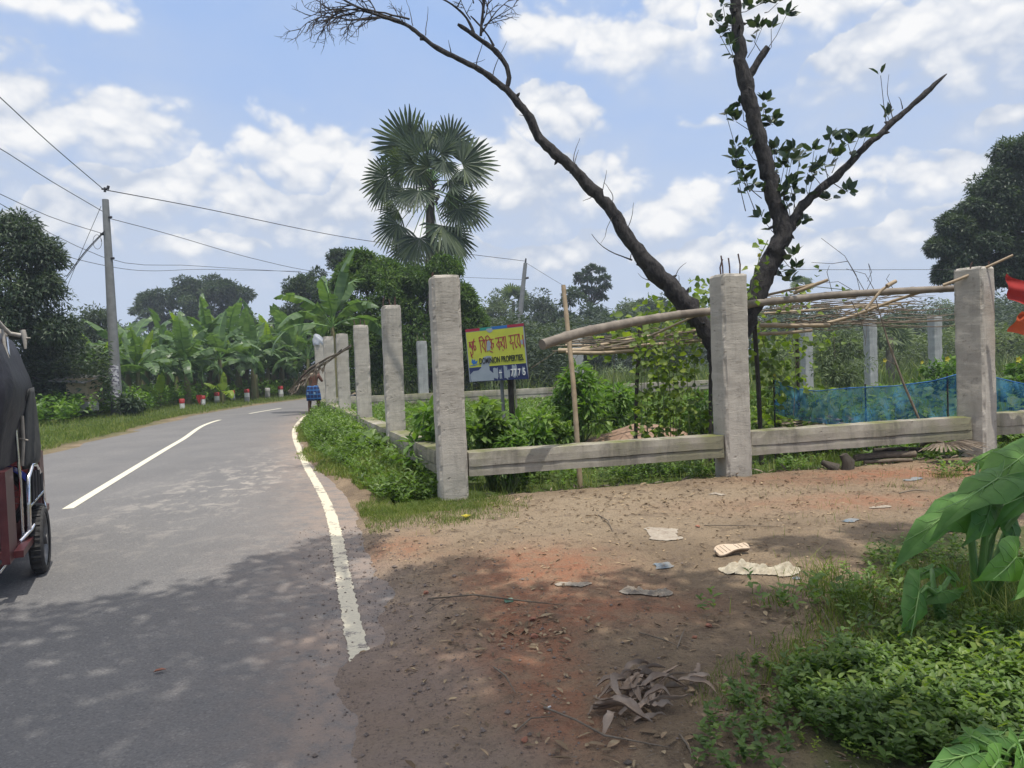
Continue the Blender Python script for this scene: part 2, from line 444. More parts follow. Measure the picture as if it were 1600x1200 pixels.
M['tin'] = simple('tin_roof', (.30, .29, .28), (.20, .17, .15), 5, .5, .3)
M['matwall'] = simple('woven_wall', (.42, .33, .20), (.34, .26, .15), 20, .9)
M['mortar'] = simple('grey_plinth', (.35, .34, .32), None, 8, .9)
M['redcloth'] = simple('red_cloth', (.42, .035, .03), (.34, .03, .025), 6, .85, trans=.3)
M['orangecloth'] = simple('orange_cloth', (.52, .10, .03), (.45, .08, .03), 6, .85, trans=.3)
M['cream'] = simple('cream_cloth', (.50, .45, .34), (.34, .29, .21), 14, .9, bmp=.6, bd=.01)
M['dirtycloth'] = simple('dirty_cloth', (.27, .22, .17), (.38, .33, .26), 12, .9, bmp=.6, bd=.01)
M['bluefilm'] = simple('blue_film', (.13, .18, .22), (.24, .22, .19), 12, .5)
M['sole'] = simple('shoe_sole', (.52, .40, .28), (.60, .48, .36), 10, .75)
M['soledark'] = simple('shoe_side', (.12, .09, .07), (.2, .15, .11), 10, .8)
M['brick'] = simple('brick', (.34, .15, .09), (.28, .12, .08), 14, .9, bmp=.8, bd=.01)
M['stone'] = simple('stone', (.20, .16, .13), (.32, .27, .22), 14, .9)
M['yellow'] = simple('yellow_petal', (.60, .50, .05), (.5, .48, .06), 8, .6, trans=.3)
M['greenpack'] = simple('green_wrapper', (.12, .45, .20), (.5, .6, .5), 30, .4)
M['grey_paint'] = simple('grey_metal_sheet', (.23, .27, .31), (.27, .31, .35), 5, .5)
M['signyellow'] = simple('sign_yellow', (.43, .46, .05), (.38, .41, .05), 6, .5)
M['signnavy'] = simple('sign_navy', (.015, .022, .08), (.02, .03, .10), 6, .5)
M['signred'] = simple('sign_red', (.28, .02, .045), None, 6, .5)
M['signblack'] = simple('sign_black', (.012, .012, .014), None, 6, .5)
M['signblue'] = simple('sign_blue', (.02, .12, .35), None, 6, .5)
M['signteal'] = simple('sign_teal', (.02, .22, .18), None, 6, .5)
M['darkwood'] = simple('dark_post', (.035, .028, .022), (.06, .05, .04), 10, .9)

# ------------------------------------------------------------------ ground and road
RL = np.array([(-2.3, -12), (-5.6, 0), (-8.3, 9), (-10.2, 15.5), (-11.0, 20.3), (-12.3, 26.5), (-12.6, 32), (-12.3, 38), (-10.6, 46), (-6.5, 54), (2, 63), (14, 71)], float)
RR = np.array([(4.0, -12), (.37, 0), (-.96, 4.22), (-2.1, 8.2), (-3.77, 13.05), (-6.45, 21.7), (-7.5, 27), (-7.6, 32), (-6.9, 38), (-5.4, 44), (-2.3, 50), (5, 58), (16, 66)], float)
def dens(pl, n=400):
    s_ = np.concatenate([[0], np.cumsum(np.linalg.norm(np.diff(pl, axis=0), axis=1))])
    # Catmull-like smoothing through cubic hermite
    t = np.linspace(0, s_[-1], n); tg = np.gradient(pl, s_, axis=0)
    i = np.clip(np.searchsorted(s_, t, 'right')-1, 0, len(pl)-2)
    h = (s_[i+1]-s_[i])[:, None]; u = ((t-s_[i])/(s_[i+1]-s_[i]))[:, None]
    return (2*u**3-3*u**2+1)*pl[i]+(u**3-2*u**2+u)*h*tg[i]+(-2*u**3+3*u**2)*pl[i+1]+(u**3-u**2)*h*tg[i+1]
dRL, dRR = dens(RL), dens(RR)
def nrm2(pl):
    t = np.gradient(pl, axis=0); t /= np.linalg.norm(t, axis=1)[:, None]
    return np.stack([t[:, 1], -t[:, 0]], 1)       # points to the right of travel
nRR, nRL = nrm2(dRR), nrm2(dRL)
def sdist(pl, nn, X, Y):
    """signed distance to polyline, positive to the right of travel"""
    out = np.empty(X.size); Xf, Yf = X.ravel(), Y.ravel()
    for k in range(0, X.size, 20000):
        dx = Xf[k:k+20000, None]-pl[None, :, 0]; dy = Yf[k:k+20000, None]-pl[None, :, 1]
        d2 = dx*dx+dy*dy; j = d2.argmin(1); r_ = np.arange(len(j))
        a = (dx[r_, j]*nn[j, 0]+dy[r_, j]*nn[j, 1])
        out[k:k+20000] = np.where(d2[r_, j] < 2.0, a, np.sign(a)*np.sqrt(d2[r_, j]))
    return out.reshape(X.shape)
FD = np.array([.972, .235]); FD /= np.linalg.norm(FD)          # direction of the front beam
P0 = np.array([-.74, 8.55]); LD = np.array([-.330, .944]); LD /= np.linalg.norm(LD)
def fence_side(X, Y):
    """metres behind the front beam"""
    return (X-P0[0])*(-FD[1])+(Y-P0[1])*FD[0]

def ground_z(X, Y, fine=True):
    X = np.asarray(X, float); Y = np.asarray(Y, float)
    a = sdist(dRR, nRR, X, Y); b = -sdist(dRL, nRL, X, Y)
    edge_n = (fbm(X*1.7, Y*1.7, 5, 5)-.5)
    cover = .42*sst(Y, 4.6, 3.7)                        # loose soil spreads over the road edge up close
    ur = a-(.36-.20*sst(Y, 9, 13))+cover+edge_n*.42*sst(-Y, -9, -7)+edge_n*.10
    zr = -.06+.066*sst(ur, -.22, .10)+.03*sst(ur, .0, 1.2)
    ul = b-.30+edge_n*.3
    zl = -.06+.07*sst(ul, -.15, .10)+.12*sst(ul, .3, 3.0)
    z = np.where(a > b, zr, zl)
    z = np.where((a < 0) & (b < 0), np.maximum(np.where(a > -1, zr, -.06), -.06), z)
    mid = (a > .3)
    if fine:
        z = z+np.where(mid, sst(ur, 0, .5)*((fbm(X*2.2, Y*2.2, 9, 6)-.5)*.05+(fbm(X*9, Y*9, 3, 4)-.5)*.022), 0)
    fs = fence_side(X, Y)
    inl = mid & (X > -1.5)
    z = z-np.where(inl, .13*sst(fs, -.12, .25), 0)      # the filled yard ends in a small step under the beam
    return z
def gz(x, y): return float(ground_z(np.array([x]), np.array([y]))[0])
def GG(px, py):
    """ground point (on the modelled surface) seen at a pixel"""
    q = G(px, py)
    for _ in range(2): q = G(px, py, gz(q[0], q[1]))
    return q

def axis(lo, hi, step, far, growth=1.12):
    a = list(np.arange(lo, hi+step/2, step)); s_ = step
    while a[-1] < far: s_ *= growth; a.append(a[-1]+s_)
    s_ = step; b = [lo]
    while b[-1] > -far: s_ *= growth; b.append(b[-1]-s_)
    return np.array(b[1:][::-1]+a)
gx = axis(-4.2, 5.2, .035, 900); gy = axis(2.0, 10.5, .035, 900)
XX, YY = np.meshgrid(gx, gy)
ZZ = ground_z(XX, YY)
nx, ny = len(gx), len(gy)
V = np.stack([XX.ravel(), YY.ravel(), ZZ.ravel()], 1)
i0 = (np.arange(ny-1)[:, None]*nx+np.arange(nx-1)[None, :]).ravel()
gm = MB().add(V, np.stack([i0, i0+1, i0+nx+1, i0+nx], 1), smooth=True)

mt, b = newmat('soil_and_turf')
oc = b.n('ShaderNodeTexCoord').outputs['Object']
ms = b.n('ShaderNodeSeparateColor', {0: b.n('ShaderNodeAttribute', attribute_name='mask').outputs['Color']})
n1 = b.noise(oc, 1.3, 8, .62); n2 = b.noise(oc, 7, 8, .65); n3 = b.noise(oc, 45, 6, .7); n4 = b.noise(oc, 130, 4, .7)
c = b.mix(b.mr(n1, .35, .65), (.195, .145, .095), (.305, .228, .148))
c = b.mix(b.mr(n2, .46, .70, 0, .7), c, (.16, .12, .088))
c = b.mix(b.math('MULTIPLY', ms.outputs[2], b.mr(n2, .25, .65, .4, 1)), c, (.33, .258, .175))
c = b.mix(b.math('MULTIPLY', ms.outputs[0], b.mr(n2, .28, .66, .25, 1.0)), c, (.33, .155, .09))
c = b.mix(b.mr(n3, .52, .66, 0, .55), c, (.11, .08, .06))
c = b.mix(b.mr(n4, .58, .68, 0, .6), c, (.46, .37, .24))
c = b.mix(b.mr(b.noise(oc, 3.1, 9, .75), .53, .62, 0, .45), c, (.105, .075, .055))
edg = b.n('ShaderNodeAttribute', attribute_name='edge').outputs['Fac']
c = b.mix(b.math('MULTIPLY', edg, b.mr(n2, .3, .6, .75, 1.0)), c, b.mix(b.mr(n3, .5, .66, 0, .35), (.30, .232, .185), (.16, .12, .10)))
gcol = b.mix(b.mr(b.noise(oc, 2.0, 6), .3, .7), (.045, .075, .02), (.085, .12, .03))
c = b.mix(b.math('MULTIPLY', ms.outputs[1], b.mr(n2, .2, .6, .75, 1.0), clamp=True), c, gcol)
vor = b.n('ShaderNodeTexVoronoi', {'Vector': oc, 'Scale': 38.0, 'Randomness': 1.0})
peb = b.mr(vor.outputs['Distance'], .12, .3, 1, 0)
h = b.math('ADD', b.math('MULTIPLY', n2, 1.4), b.math('ADD', b.math('MULTIPLY', n3, .8), b.math('MULTIPLY', peb, .25)))
pr = b.n('ShaderNodeBsdfPrincipled', {'Base Color': c, 'Roughness': .95, 'Specular IOR Level': .15, 'Normal': bump(b, h, .9, .035)})
finish(b, pr.outputs[0])
M['soil'] = mt
ground = tag(gm.build('ground', M['soil']), kind='structure')

def setmask(o, r, g_, b_):
    at = o.data.color_attributes.new('mask', 'FLOAT_COLOR', 'POINT')
    at.data.foreach_set('color', np.stack([r, g_, b_, np.ones_like(r)], 1).astype(np.float32).ravel())
def blob(X, Y, px, py, rx, ry):
    q = G(px, py); return np.exp(-(((X-q[0])/rx)**2+((Y-q[1])/ry)**2))
X, Y = XX.ravel(), YY.ravel()
A = sdist(dRR, nRR, X, Y); B = -sdist(dRL, nRL, X, Y); FSD = fence_side(X, Y)
nzg = fbm(X*1.1, Y*1.1, 21, 5)
red = sum(w_*blob(X, Y, *a) for w_, a in ((1.3, (840, 905, .55, .7)), (1.3, (840, 1000, .22, .7)), (1.1, (880, 1120, .22, .5)), (.8, (700, 1050, .5, .6)), (1.2, (1430, 745, 1.6, .5)),
        (.8, (1300, 790, 1.2, .4)), (.7, (1000, 960, .5, .3)), (.9, (620, 860, .35, .5))))
red = np.clip(red*(.35+1.3*fbm(X*2, Y*2, 31, 4)), 0, 1)*(FSD < .1)
mound = np.exp(-(((X-P(1000, 660, 14.6)[0])/1.5)**2+((Y-14.6)/1.2)**2))
sand = np.clip(.9*blob(X, Y, 800, 830, 1.5, 1.1)+.7*blob(X, Y, 1200, 800, 1.8, .9)+.6*blob(X, Y, 1000, 780, 2, .6)+.9*sst(A+(nzg-.5)*1.2, 1.5, .2)*sst(-Y, -8.5, -6), 0, 1)*(.5+fbm(X*1.5, Y*1.5, 8, 4))
# turf: verge on the right from the corner post onward, lot interior, left verge and country beyond
gr = np.zeros_like(X)
verge = sst(A+(nzg-.5)*.7, .38, .85)*sst(Y+(nzg-.5)*1.2-(X+.9)*.25, 7.6, 8.3)*(X < -.35)
inside = sst(FSD+(nzg-.5)*.5, -.15, .25)*(X > -1.6)
left = sst(B+(nzg-.5)*.5, .25, .8)
pp = np.array([G(1200, 1060)[:2], G(1330, 930)[:2], G(1480, 880)[:2], G(1600, 800)[:2]])
near = sst((X-.2)-1.05*1.0+.0*Y+(nzg-.5)*.8-(Y-3.0)*.62, -.1, .25)*(Y < 6.2)*(X > 0)
gr = np.clip(np.maximum.reduce([verge, inside, left, near*.8]), 0, 1)*(1-.9*mound)
gr = np.where(Y > 30, np.maximum(gr, sst(np.minimum(A, 9), .4, 1.0)), gr)
setmask(ground, red, gr, np.clip(sand, 0, 1))
ea = ground.data.attributes.new('edge', 'FLOAT', 'POINT')
ea.data.foreach_set('value', (sst(A+(nzg-.5)*1.3, .95, .0)*sst(-Y, -8.2, -5.5)).astype(np.float32))

# the road: one sheet between its two edges
mt, b = newmat('asphalt')
oc = b.n('ShaderNodeTexCoord').outputs['Object']
ms = b.n('ShaderNodeSeparateColor', {0: b.n('ShaderNodeAttribute', attribute_name='mask').outputs['Color']})
a1 = b.noise(oc, .8, 6, .6); a2 = b.noise(oc, 6, 8, .7); a3 = b.noise(oc, 70, 5, .75)
vo = b.n('ShaderNodeTexVoronoi', {'Vector': oc, 'Scale': 95.0}); agg = b.n('ShaderNodeSeparateColor', {0: vo.outputs['Color']}).outputs[0]
c = b.mix(b.mr(a1, .3, .7), (.165, .160, .155), (.205, .197, .187))
c = b.mix(b.mr(a3, .35, .7, 0, .6), c, (.085, .083, .082))
c = b.mix(b.mr(agg, .90, .97, 0, .35), c, (.32, .30, .28))
c = b.mix(b.mr(agg, .2, .1, 0, .3), c, (.06, .06, .062))
pat = b.mr(b.noise(b.vm('MULTIPLY', oc, (1.6, 1.0, 1)), 2.2, 9, .72, .4), .50, .60)
c = b.mix(b.math('MULTIPLY', b.math('MULTIPLY', pat, ms.outputs[1]), b.mr(a2, .3, .6, .4, 1)), c, (.34, .31, .27))
c = b.mix(b.math('MULTIPLY', ms.outputs[0], b.mr(a2, .30, .62, .15, 1.0)), c, (.30, .232, .185))
tr = b.mr(b.noise(b.vm('MULTIPLY', oc, (1, .12, 1)), 1.1, 4), .4, .7, 0, .25)
c = b.mix(tr, c, (.12, .12, .122))
pr = b.n('ShaderNodeBsdfPrincipled', {'Base Color': c, 'Roughness': .85, 'Specular IOR Level': .25,
         'Normal': bump(b, b.math('ADD', vo.outputs['Distance'], b.math('MULTIPLY', a3, .6)), .55, .006)})
finish(b, pr.outputs[0])
M['asphalt'] = mt
k = 44
ts = np.linspace(0, 1, k)[None, :, None]
LE, RE = dRL-nRL*.28, dRR+nRR*.62
rv = LE[:, None, :]*(1-ts)+RE[:, None, :]*ts
n_ = len(LE)
crown = .05*(1-(2*ts[..., 0]-1)**2)*np.ones((n_, 1))-.045
V = np.concatenate([rv, crown[..., None]], 2).reshape(-1, 3)
ii = (np.arange(n_-1)[:, None]*k+np.arange(k-1)[None, :]).ravel()
rb = MB().add(V, np.stack([ii, ii+1, ii+k+1, ii+k], 1), smooth=True)
road = tag(rb.build('road', M['asphalt']), kind='structure')
a = sdist(dRR, nRR, V[:, 0], V[:, 1])
dn = fbm(V[:, 0]*1.4, V[:, 1]*1.4, 4, 4)
dust = np.clip(sst(a, -.75, .2)*.75+.25*sst(a, -1.6, -.2), 0, 1)*(.5+.8*dn)
dust = np.maximum(dust, 1.3*sst(a+(dn-.5)*.9, -.75, -.05)*sst(-V[:, 1], -5.5, -4.2))
lp = np.clip(1.2*blob(V[:, 0], V[:, 1], 430, 730, 1.1, 4.5)+.5*blob(V[:, 0], V[:, 1], 470, 860, .8, 1.2), 0, 1)
setmask(road, np.clip(dust, 0, 1), lp, lp*0)
def road_z(X, Y):
    a = sdist(dRR, nRR, X, Y); b_ = sdist(dRL, nRL, X, Y)
    t = np.clip((b_+.28)/(b_+.28-a+.62), 0, 1)
    return .05*(1-(2*t-1)**2)-.045
# painted lines
def paintmat(name, thr, col):
    mt, b = newmat(name)
    oc = b.n('ShaderNodeTexCoord').outputs['Object']
    wr = b.math('ADD', b.noise(oc, 9, 8, .75), b.math('MULTIPLY', b.math('SUBTRACT', b.noise(oc, .9, 3), .5), .5))
    c = b.mix(b.mr(b.noise(oc, 40, 5), .4, .7, 0, .35), col, tuple(x*.6 for x in col))
    c = b.mix(b.mr(wr, thr, thr+.06), c, (.24, .21, .18))
    finish(b, b.n('ShaderNodeBsdfPrincipled', {'Base Color': c, 'Roughness': .8}).outputs[0])
    return mt
M['edgepaint'] = paintmat('worn_edge_paint', .555, (.62, .56, .42))
M['lanepaint'] = paintmat('lane_paint', .68, (.66, .62, .48))
def stripe(name, pl, nn, i0, i1, w_, mat, ragged=0.0, off=0.0):
    V = []; c = pl[i0:i1]; n_ = nn[i0:i1]
    t = np.linspace(0, len(c)-1, max(8, int(len(c)*8 if ragged else len(c)*2)))
    cx = np.stack([np.interp(t, np.arange(len(c)), c[:, j]) for j in (0, 1)], 1)
    nn_ = np.stack([np.interp(t, np.arange(len(c)), n_[:, j]) for j in (0, 1)], 1)
    wl = w_/2+ragged*(rng.uniform(-1, .3, len(t))); wr_ = w_/2+ragged*(rng.uniform(-1, .3, len(t)))
    A_ = cx-nn_*(wl-off)[:, None]; B_ = cx+nn_*(wr_+off)[:, None]
    k = len(t); cols = [A_, cx+nn_*off, B_]
    V = np.concatenate(cols); z = road_z(V[:, 0], V[:, 1])+.004
    j = np.arange(k-1)
    mb = MB().add(np.column_stack([V, z]), np.concatenate([np.stack([j, j+k, j+k+1, j+1], 1), np.stack([j+k, j+2*k, j+2*k+1, j+k+1], 1)]))
    return tag(mb.build(name, mat), kind='structure')
iY = lambda pl, y: int(np.abs(pl[:, 1]-y).argmin())
stripe('edge_marking', dRR, nRR, iY(dRR, 4.05), iY(dRR, 44), .125, M['edgepaint'], .014)
stripe('edge_marking', dRR, nRR, iY(dRR, 2.5), iY(dRR, 3.2), .12, M['edgepaint'], .03)
# centre dashes, on a line through measured points
CL = np.array([G(-60, 900)[:2], G(107, 795)[:2], G(200, 738)[:2], G(280, 690)[:2], G(345, 656)[:2], G(390, 646.5)[:2], G(440, 638)[:2]])
dCL = dens(CL, 300); nCL = nrm2(dCL)
def iX(px):
    q = (dCL[:, 0]/dCL[:, 1]); v = [(px-800)/F]; return int(np.abs(q-v[0]).argmin())
stripe('centre_marking', dCL, nCL, iY(dCL, G(107, 795)[1]), iY(dCL, G(345, 656)[1]), .13, M['lanepaint'])
stripe('centre_marking', dCL, nCL, iY(dCL, G(390, 646.5)[1]), len(dCL)-1, .13, M['lanepaint'])

# ------------------------------------------------------------------ concrete posts and beams
def rough_box(c0, size, rz, nz=.006, seg=.06, lean=(0, 0), chip=.012):
    """subdivided box with cast unevenness; c0 = centre of the bottom"""
    mb = MB(); sx_, sy_, sz_ = size
    n = [max(2, int(round(s/seg))) for s in size]
    cs, sn = math.cos(rz), math.sin(rz)
    def face(o, ea, eb, na, nb):
        A_, B_ = np.meshgrid(np.linspace(0, 1, na+1), np.linspace(0, 1, nb+1))
        V = o+A_.ravel()[:, None]*ea+B_.ravel()[:, None]*eb
        i = (np.arange(nb)[:, None]*(na+1)+np.arange(na)[None, :]).ravel()
        return V, np.stack([i, i+1, i+na+2, i+na+1], 1)
    hx, hy = sx_/2, sy_/2
    ex, ey, ez = np.array([sx_, 0, 0]), np.array([0, sy_, 0]), np.array([0, 0, sz_])
    fs = [face(np.array([-hx, -hy, 0]), ex, ez, n[0], n[2]), face(np.array([hx, -hy, 0]), ey, ez, n[1], n[2]),
          face(np.array([hx, hy, 0]), -ex, ez, n[0], n[2]), face(np.array([-hx, hy, 0]), -ey, ez, n[1], n[2]),
          face(np.array([-hx, -hy, sz_]), ex, ey, n[0], n[1]), face(np.array([-hx, hy, 0]), ex, -ey, n[0], n[1])]
    s1, s2, s3 = rng.uniform(0, 100, 3)
    for V, Fc in fs:
        d = lambda q, s: (fbm(V[:, q[0]]*4+s+V[:, q[2]]*1.3, V[:, q[1]]*4+s, 1, 4)-.5)*2
        dx = d((1, 2, 0), s1)*nz; dy = d((0, 2, 1), s2)*nz; dz = d((0, 1, 2), s3)*nz
        # worn corners
        e = (np.abs(np.abs(V[:, 0])-hx) < 1e-4).astype(int)+(np.abs(np.abs(V[:, 1])-hy) < 1e-4)+(np.abs(V[:, 2]-sz_) < 1e-4)
        k_ = (e >= 2)*chip*fbm(V[:, 0]*9+s1, V[:, 2]*9+V[:, 1]*9, 2, 3)
        V = V+np.column_stack([dx-np.sign(V[:, 0])*k_, dy-np.sign(V[:, 1])*k_, dz-(V[:, 2] > sz_*.5)*k_*.7])
        V[:, 0] += V[:, 2]*lean[0]; V[:, 1] += V[:, 2]*lean[1]
        W = np.column_stack([V[:, 0]*cs-V[:, 1]*sn, V[:, 0]*sn+V[:, 1]*cs, V[:, 2]])+np.array(c0)
        mb.add(W, Fc, smooth=False)
    return mb
ANG = math.atan2(FD[1], FD[0])
def fpos(t, s=0.0): return P0+FD*t+np.array([-FD[1], FD[0]])*s
def lpos(t, s=0.0): return P0+LD*t+np.array([LD[1], -LD[0]])*s
def post(label, xy, top, w_=.31, bot=-.25, ang=ANG, rebars=0, rl=.22, mat='conc', group='concrete posts of the plot boundary', lean=(0, 0), seg=.05):
    t = thing('concrete_post', label, 'post', (xy[0], xy[1], 0), 0, group)
    rough_box((xy[0], xy[1], bot), (w_, w_, top-bot), ang, .011, seg*.7 if seg < .06 else seg, lean, .032).build('shaft', M[mat], t)
    for q in range(rebars):
        a_, b_ = [(-1, -1), (1, -1), (-.2, 1), (.5, .9), (-1, 1), (1, 1)][q]
        o = np.array([xy[0]+a_*w_*.33, xy[1]+b_*w_*.33, top-.03]); l_ = rl*rng.uniform(.75, 1.1)
        o[0] += lean[0]*(top-bot)
        MB().tube([o, o+[rng.uniform(-.01, .01), 0, l_*.5], o+[rng.uniform(-.03, .03), 0, l_]], .010, 6).build('rebar', M['steel'], t)
    return t
GP = 'concrete posts of the plot boundary'
q0 = fpos(0); t1 = 3.66; t2 = 7.5
post('tall rough concrete corner post nearest the road, standing beside the yellow sign', q0, 2.63, .33, lean=(-.004, 0), rebars=1, rl=.09)
p1 = post('weathered concrete post in front of the forked tree, four bare rebars on top', fpos(t1), 2.62, .36, rebars=4, rl=.27, mat='conc')
post('grey concrete post on the right next to the hanging red cloth', fpos(t2), 2.68, .38, lean=(.0, 0), ang=ANG+.35, rebars=2, rl=.1, mat='conc')
rowlab = ['tall concrete post just left of the corner post with bent rebar tips', 'shorter concrete post in the roadside row, second behind the corner post',
          'slim looking concrete post in the roadside row, third behind the corner post', 'concrete post near the far end of the roadside row, beside the sack topped post',
          'far concrete post of the roadside row wrapped at its top with a white sack', 'farthest concrete post of the roadside row, just showing beyond the sack']
tops = [2.60, 2.50, 2.50, 2.60, 2.62]
for i in range(5):
    post(rowlab[i], lpos(3.62*(i+1), .0), tops[i], .31, ang=ANG, rebars=[4, 3, 0, 0, 0][i], rl=.16, seg=.06 if i < 2 else .12)
# sack over the fifth one
sx5 = lpos(3.62*5)
mb = MB()
ths = np.linspace(0, 2*np.pi, 19)[:-1]; rows = []
for j, zz in enumerate([2.44, 2.50, 2.57, 2.64, 2.71, 2.79, 2.84]):
    r_ = [.185, .20, .19, .18, .15, .10, .02][j]
    r_ = r_*(1+.16*np.sin(ths*3+j*1.3)+.12*np.sin(ths*7-j)+rng.uniform(-.08, .08, len(ths)))
    rows.append(np.column_stack([sx5[0]-.09*(j > 3)*(j-3)/3+r_*np.cos(ths), sx5[1]+r_*np.sin(ths), zz+.03*np.sin(ths*3)]))
Vs = np.concatenate(rows); kk = len(ths); jj = np.arange(kk)
mb.add(Vs, np.concatenate([np.stack([i*kk+jj, i*kk+(jj+1) % kk, (i+1)*kk+(jj+1) % kk, (i+1)*kk+jj], 1) for i in range(6)]), smooth=True)
M['sackmat'] = simple('thin_plastic', (.42, .45, .50), (.55, .57, .60), 6, .4, trans=.3)
tag(mb.build('sack', M['sackmat']), 'crumpled white plastic sack pulled over the top of a far roadside post', 'sack')

def beam(label, a_, b_, z0, z1, w_, seg=.08, cap=True):
    a_, b_ = np.array(a_), np.array(b_); L_ = np.linalg.norm(b_-a_); mid = (a_+b_)/2; an = math.atan2(b_[1]-a_[1], b_[0]-a_[0])
    t = thing('tie_beam', label, 'beam', (mid[0], mid[1], 0), 0, 'concrete tie beams of the plot boundary')
    zz = (z1-z0)
    lo = rough_box((mid[0], mid[1], z0), (L_, w_, zz*.40), an, .006, seg)
    lo.build('lower_lift', M['conc_beam'], t)
    rough_box((mid[0], mid[1], z0+zz*.40+.003), (L_, w_+.018, zz*.60-.003), an, .008, seg, chip=.02).build('upper_lift', M['conc_beam'], t)
    return t
beam('mossy concrete tie beam running from the corner post to the post before the forked tree', fpos(.168), fpos(t1-.183), .29, .575, .26)
beam('mossy concrete tie beam between the forked tree post and the post by the red cloth', fpos(t1+.183), fpos(t2-.20), .29, .60, .26)
beam('short end of concrete tie beam running out to the right past the red cloth post', fpos(t2+.20), fpos(11.5), .31, .62, .26)
for i in range(5):
    lab = ['pale concrete tie beam running back along the road from the corner post', 'concrete tie beam behind the heart leaved weeds in the roadside row, second from the corner',
           'third concrete tie beam from the corner in the roadside row, mostly behind weeds', 'fourth concrete tie beam from the corner in the roadside row, near the carrying man', 'farthest concrete tie beam of the roadside row, below the white sack'][i]
    beam(lab, lpos(3.62*i+.17), lpos(3.62*(i+1)-.16), .30, .575, .27, .1 if i < 2 else .2)
c5 = lpos(3.62*5)
beam('long dark stained concrete tie beam closing the far side of the plot', c5+FD*.2, c5+FD*16, .25, .60, .28, .25)
for i, (px, d, tp, lb) in enumerate([(660, 26.6, 2.50, 'far grey concrete post seen between the corner post and the next roadside post'),
                     (901, 27.5, 2.45, 'far concrete post standing half hidden behind the tall bamboo stake'),
                     (1260, 28.5, 2.55, 'leftmost of three far grey posts seen right of the forked tree, above the blue net'),
                     (1360, 27.5, 2.72, 'middle one of three far grey posts seen beyond the blue net'),
                     (1461, 27.5, 2.75, 'rightmost of three far grey posts, beyond the blue net near the red cloth post')]):
    q = col3(px, d); post(lb, q[:2], tp, .37 if i != 1 else .42, seg=.12, mat='conc_grey', rebars=2, rl=.35)

# ------------------------------------------------------------------ vegetation
def crown_pts(nc, per, c, rad, cr, squash=.75, low=-.5, inner=.35):
    """leaf positions in clumps spread through an ellipsoid; returns points, outward directions, clump centres"""
    d = rdir(nc, low, 1.0); r = rng.uniform(inner, 1.0, nc)**.6
    cc = d*r[:, None]*np.asarray(rad)+np.asarray(c)
    rr = cr*rng.uniform(.65, 1.3, nc)
    k = np.repeat(np.arange(nc), per)
    o = rdir(len(k), -.75, 1.0)
    q = rng.uniform(.15, 1, len(k))**.45
    pts = cc[k]+o*(q*rr[k])[:, None]*np.array([1, 1, squash])
    return pts, o, cc, k

def tree_at(px, d, z0=0.0):
    q = col3(px, d, z0); q[2] = gz(q[0], q[1]); return q
def hz(px): return 566-(px-800)*math.tan(ROLL)

def tree(name, label, cat, px, d, top, halfw, bottom=None, mat='far', leaf=.22, nc=60, per=130, cr=None, group=None, bark='bark_far',
         trunk_r=None, squash=.75, low=-.5, parts=None, depth_k=1.0, lw=.42, droop=.15, limbs=9, up=.35):
    """tree whose crown spans pixel rows top..bottom and +-halfw pixels at depth d"""
    base = tree_at(px, d)
    zt = CAMZ+(hz(px)-top)*d/F
    zb = .6 if bottom is None else CAMZ+(hz(px)-bottom)*d/F
    zb = max(zb, .3)
    rw = halfw*d/F; rh = (zt-zb)/2
    cen = np.array([base[0], base[1], (zt+zb)/2])
    cr = cr or rw*.30
    if bottom is None: low = -1.0; up = .15
    if squash == .6: low = -.75
    t = thing(name, label, cat, base, 0, group)
    pts, o, cc, k = crown_pts(nc, per, cen, (max(rw-cr*.8, .2), max(rw-cr*.8, .2)*depth_k, max(rh-cr*.6*squash, .2)), cr, squash, low)
    if parts:       # extra lobes: (px, py, r_px)
        for (ax, ay, ar) in parts:
            c2 = P(ax, ay, d); r2 = ar*d/F
            p2, o2, cc2, k2 = crown_pts(max(5, int(nc*.25)), per, c2, (r2*.7,)*3, max(r2*.45, cr*.5), squash)
            pts = np.concatenate([pts, p2]); o = np.concatenate([o, o2]); k = np.concatenate([k, k2+len(cc)]); cc = np.concatenate([cc, cc2])
    n = len(pts)
    D = o+rng.normal(0, .5, (n, 3)); D[:, 2] -= .25
    N = rng.normal(0, .6, (n, 3))+[0, 0, 1]+o*.5
    tone = rng.uniform(0, 1, len(cc))[k]*.45+rng.uniform(0, 1, n)*.55
    MB().leaves(pts, D, N, leaf*rng.uniform(.6, 1.3, n), leaf*lw*rng.uniform(.8, 1.2, n), tone, droop=droop).build('crown', M[mat], t)
    tr = MB(); r_ = trunk_r or max(.08, rw*.07)
    fork = np.array([base[0], base[1], base[2]+max(.8, (cen[2]-base[2])*up+.3)])
    top_ = cen+[0, 0, rh*.45]
    j = rng.uniform(-.12, .12, (3, 3))*rw
    tr.tube([base-[0, 0, .2], (base+fork)/2+j[0]*.3, fork, (fork+top_)/2+j[1], top_], [r_*1.25, r_, r_*.85, r_*.5, r_*.12], 8)
    for q in cc[rng.permutation(len(cc))[:limbs]]:
        s_ = fork+(top_-fork)*rng.uniform(0, .5)
        tr.tube([s_, (s_+q)/2+[0, 0, -.05*rw]+rng.normal(0, .05, 3)*rw, q], [r_*.45, r_*.3, r_*.06], 6)
    tr.build('trunk', M[bark], t)
    return t

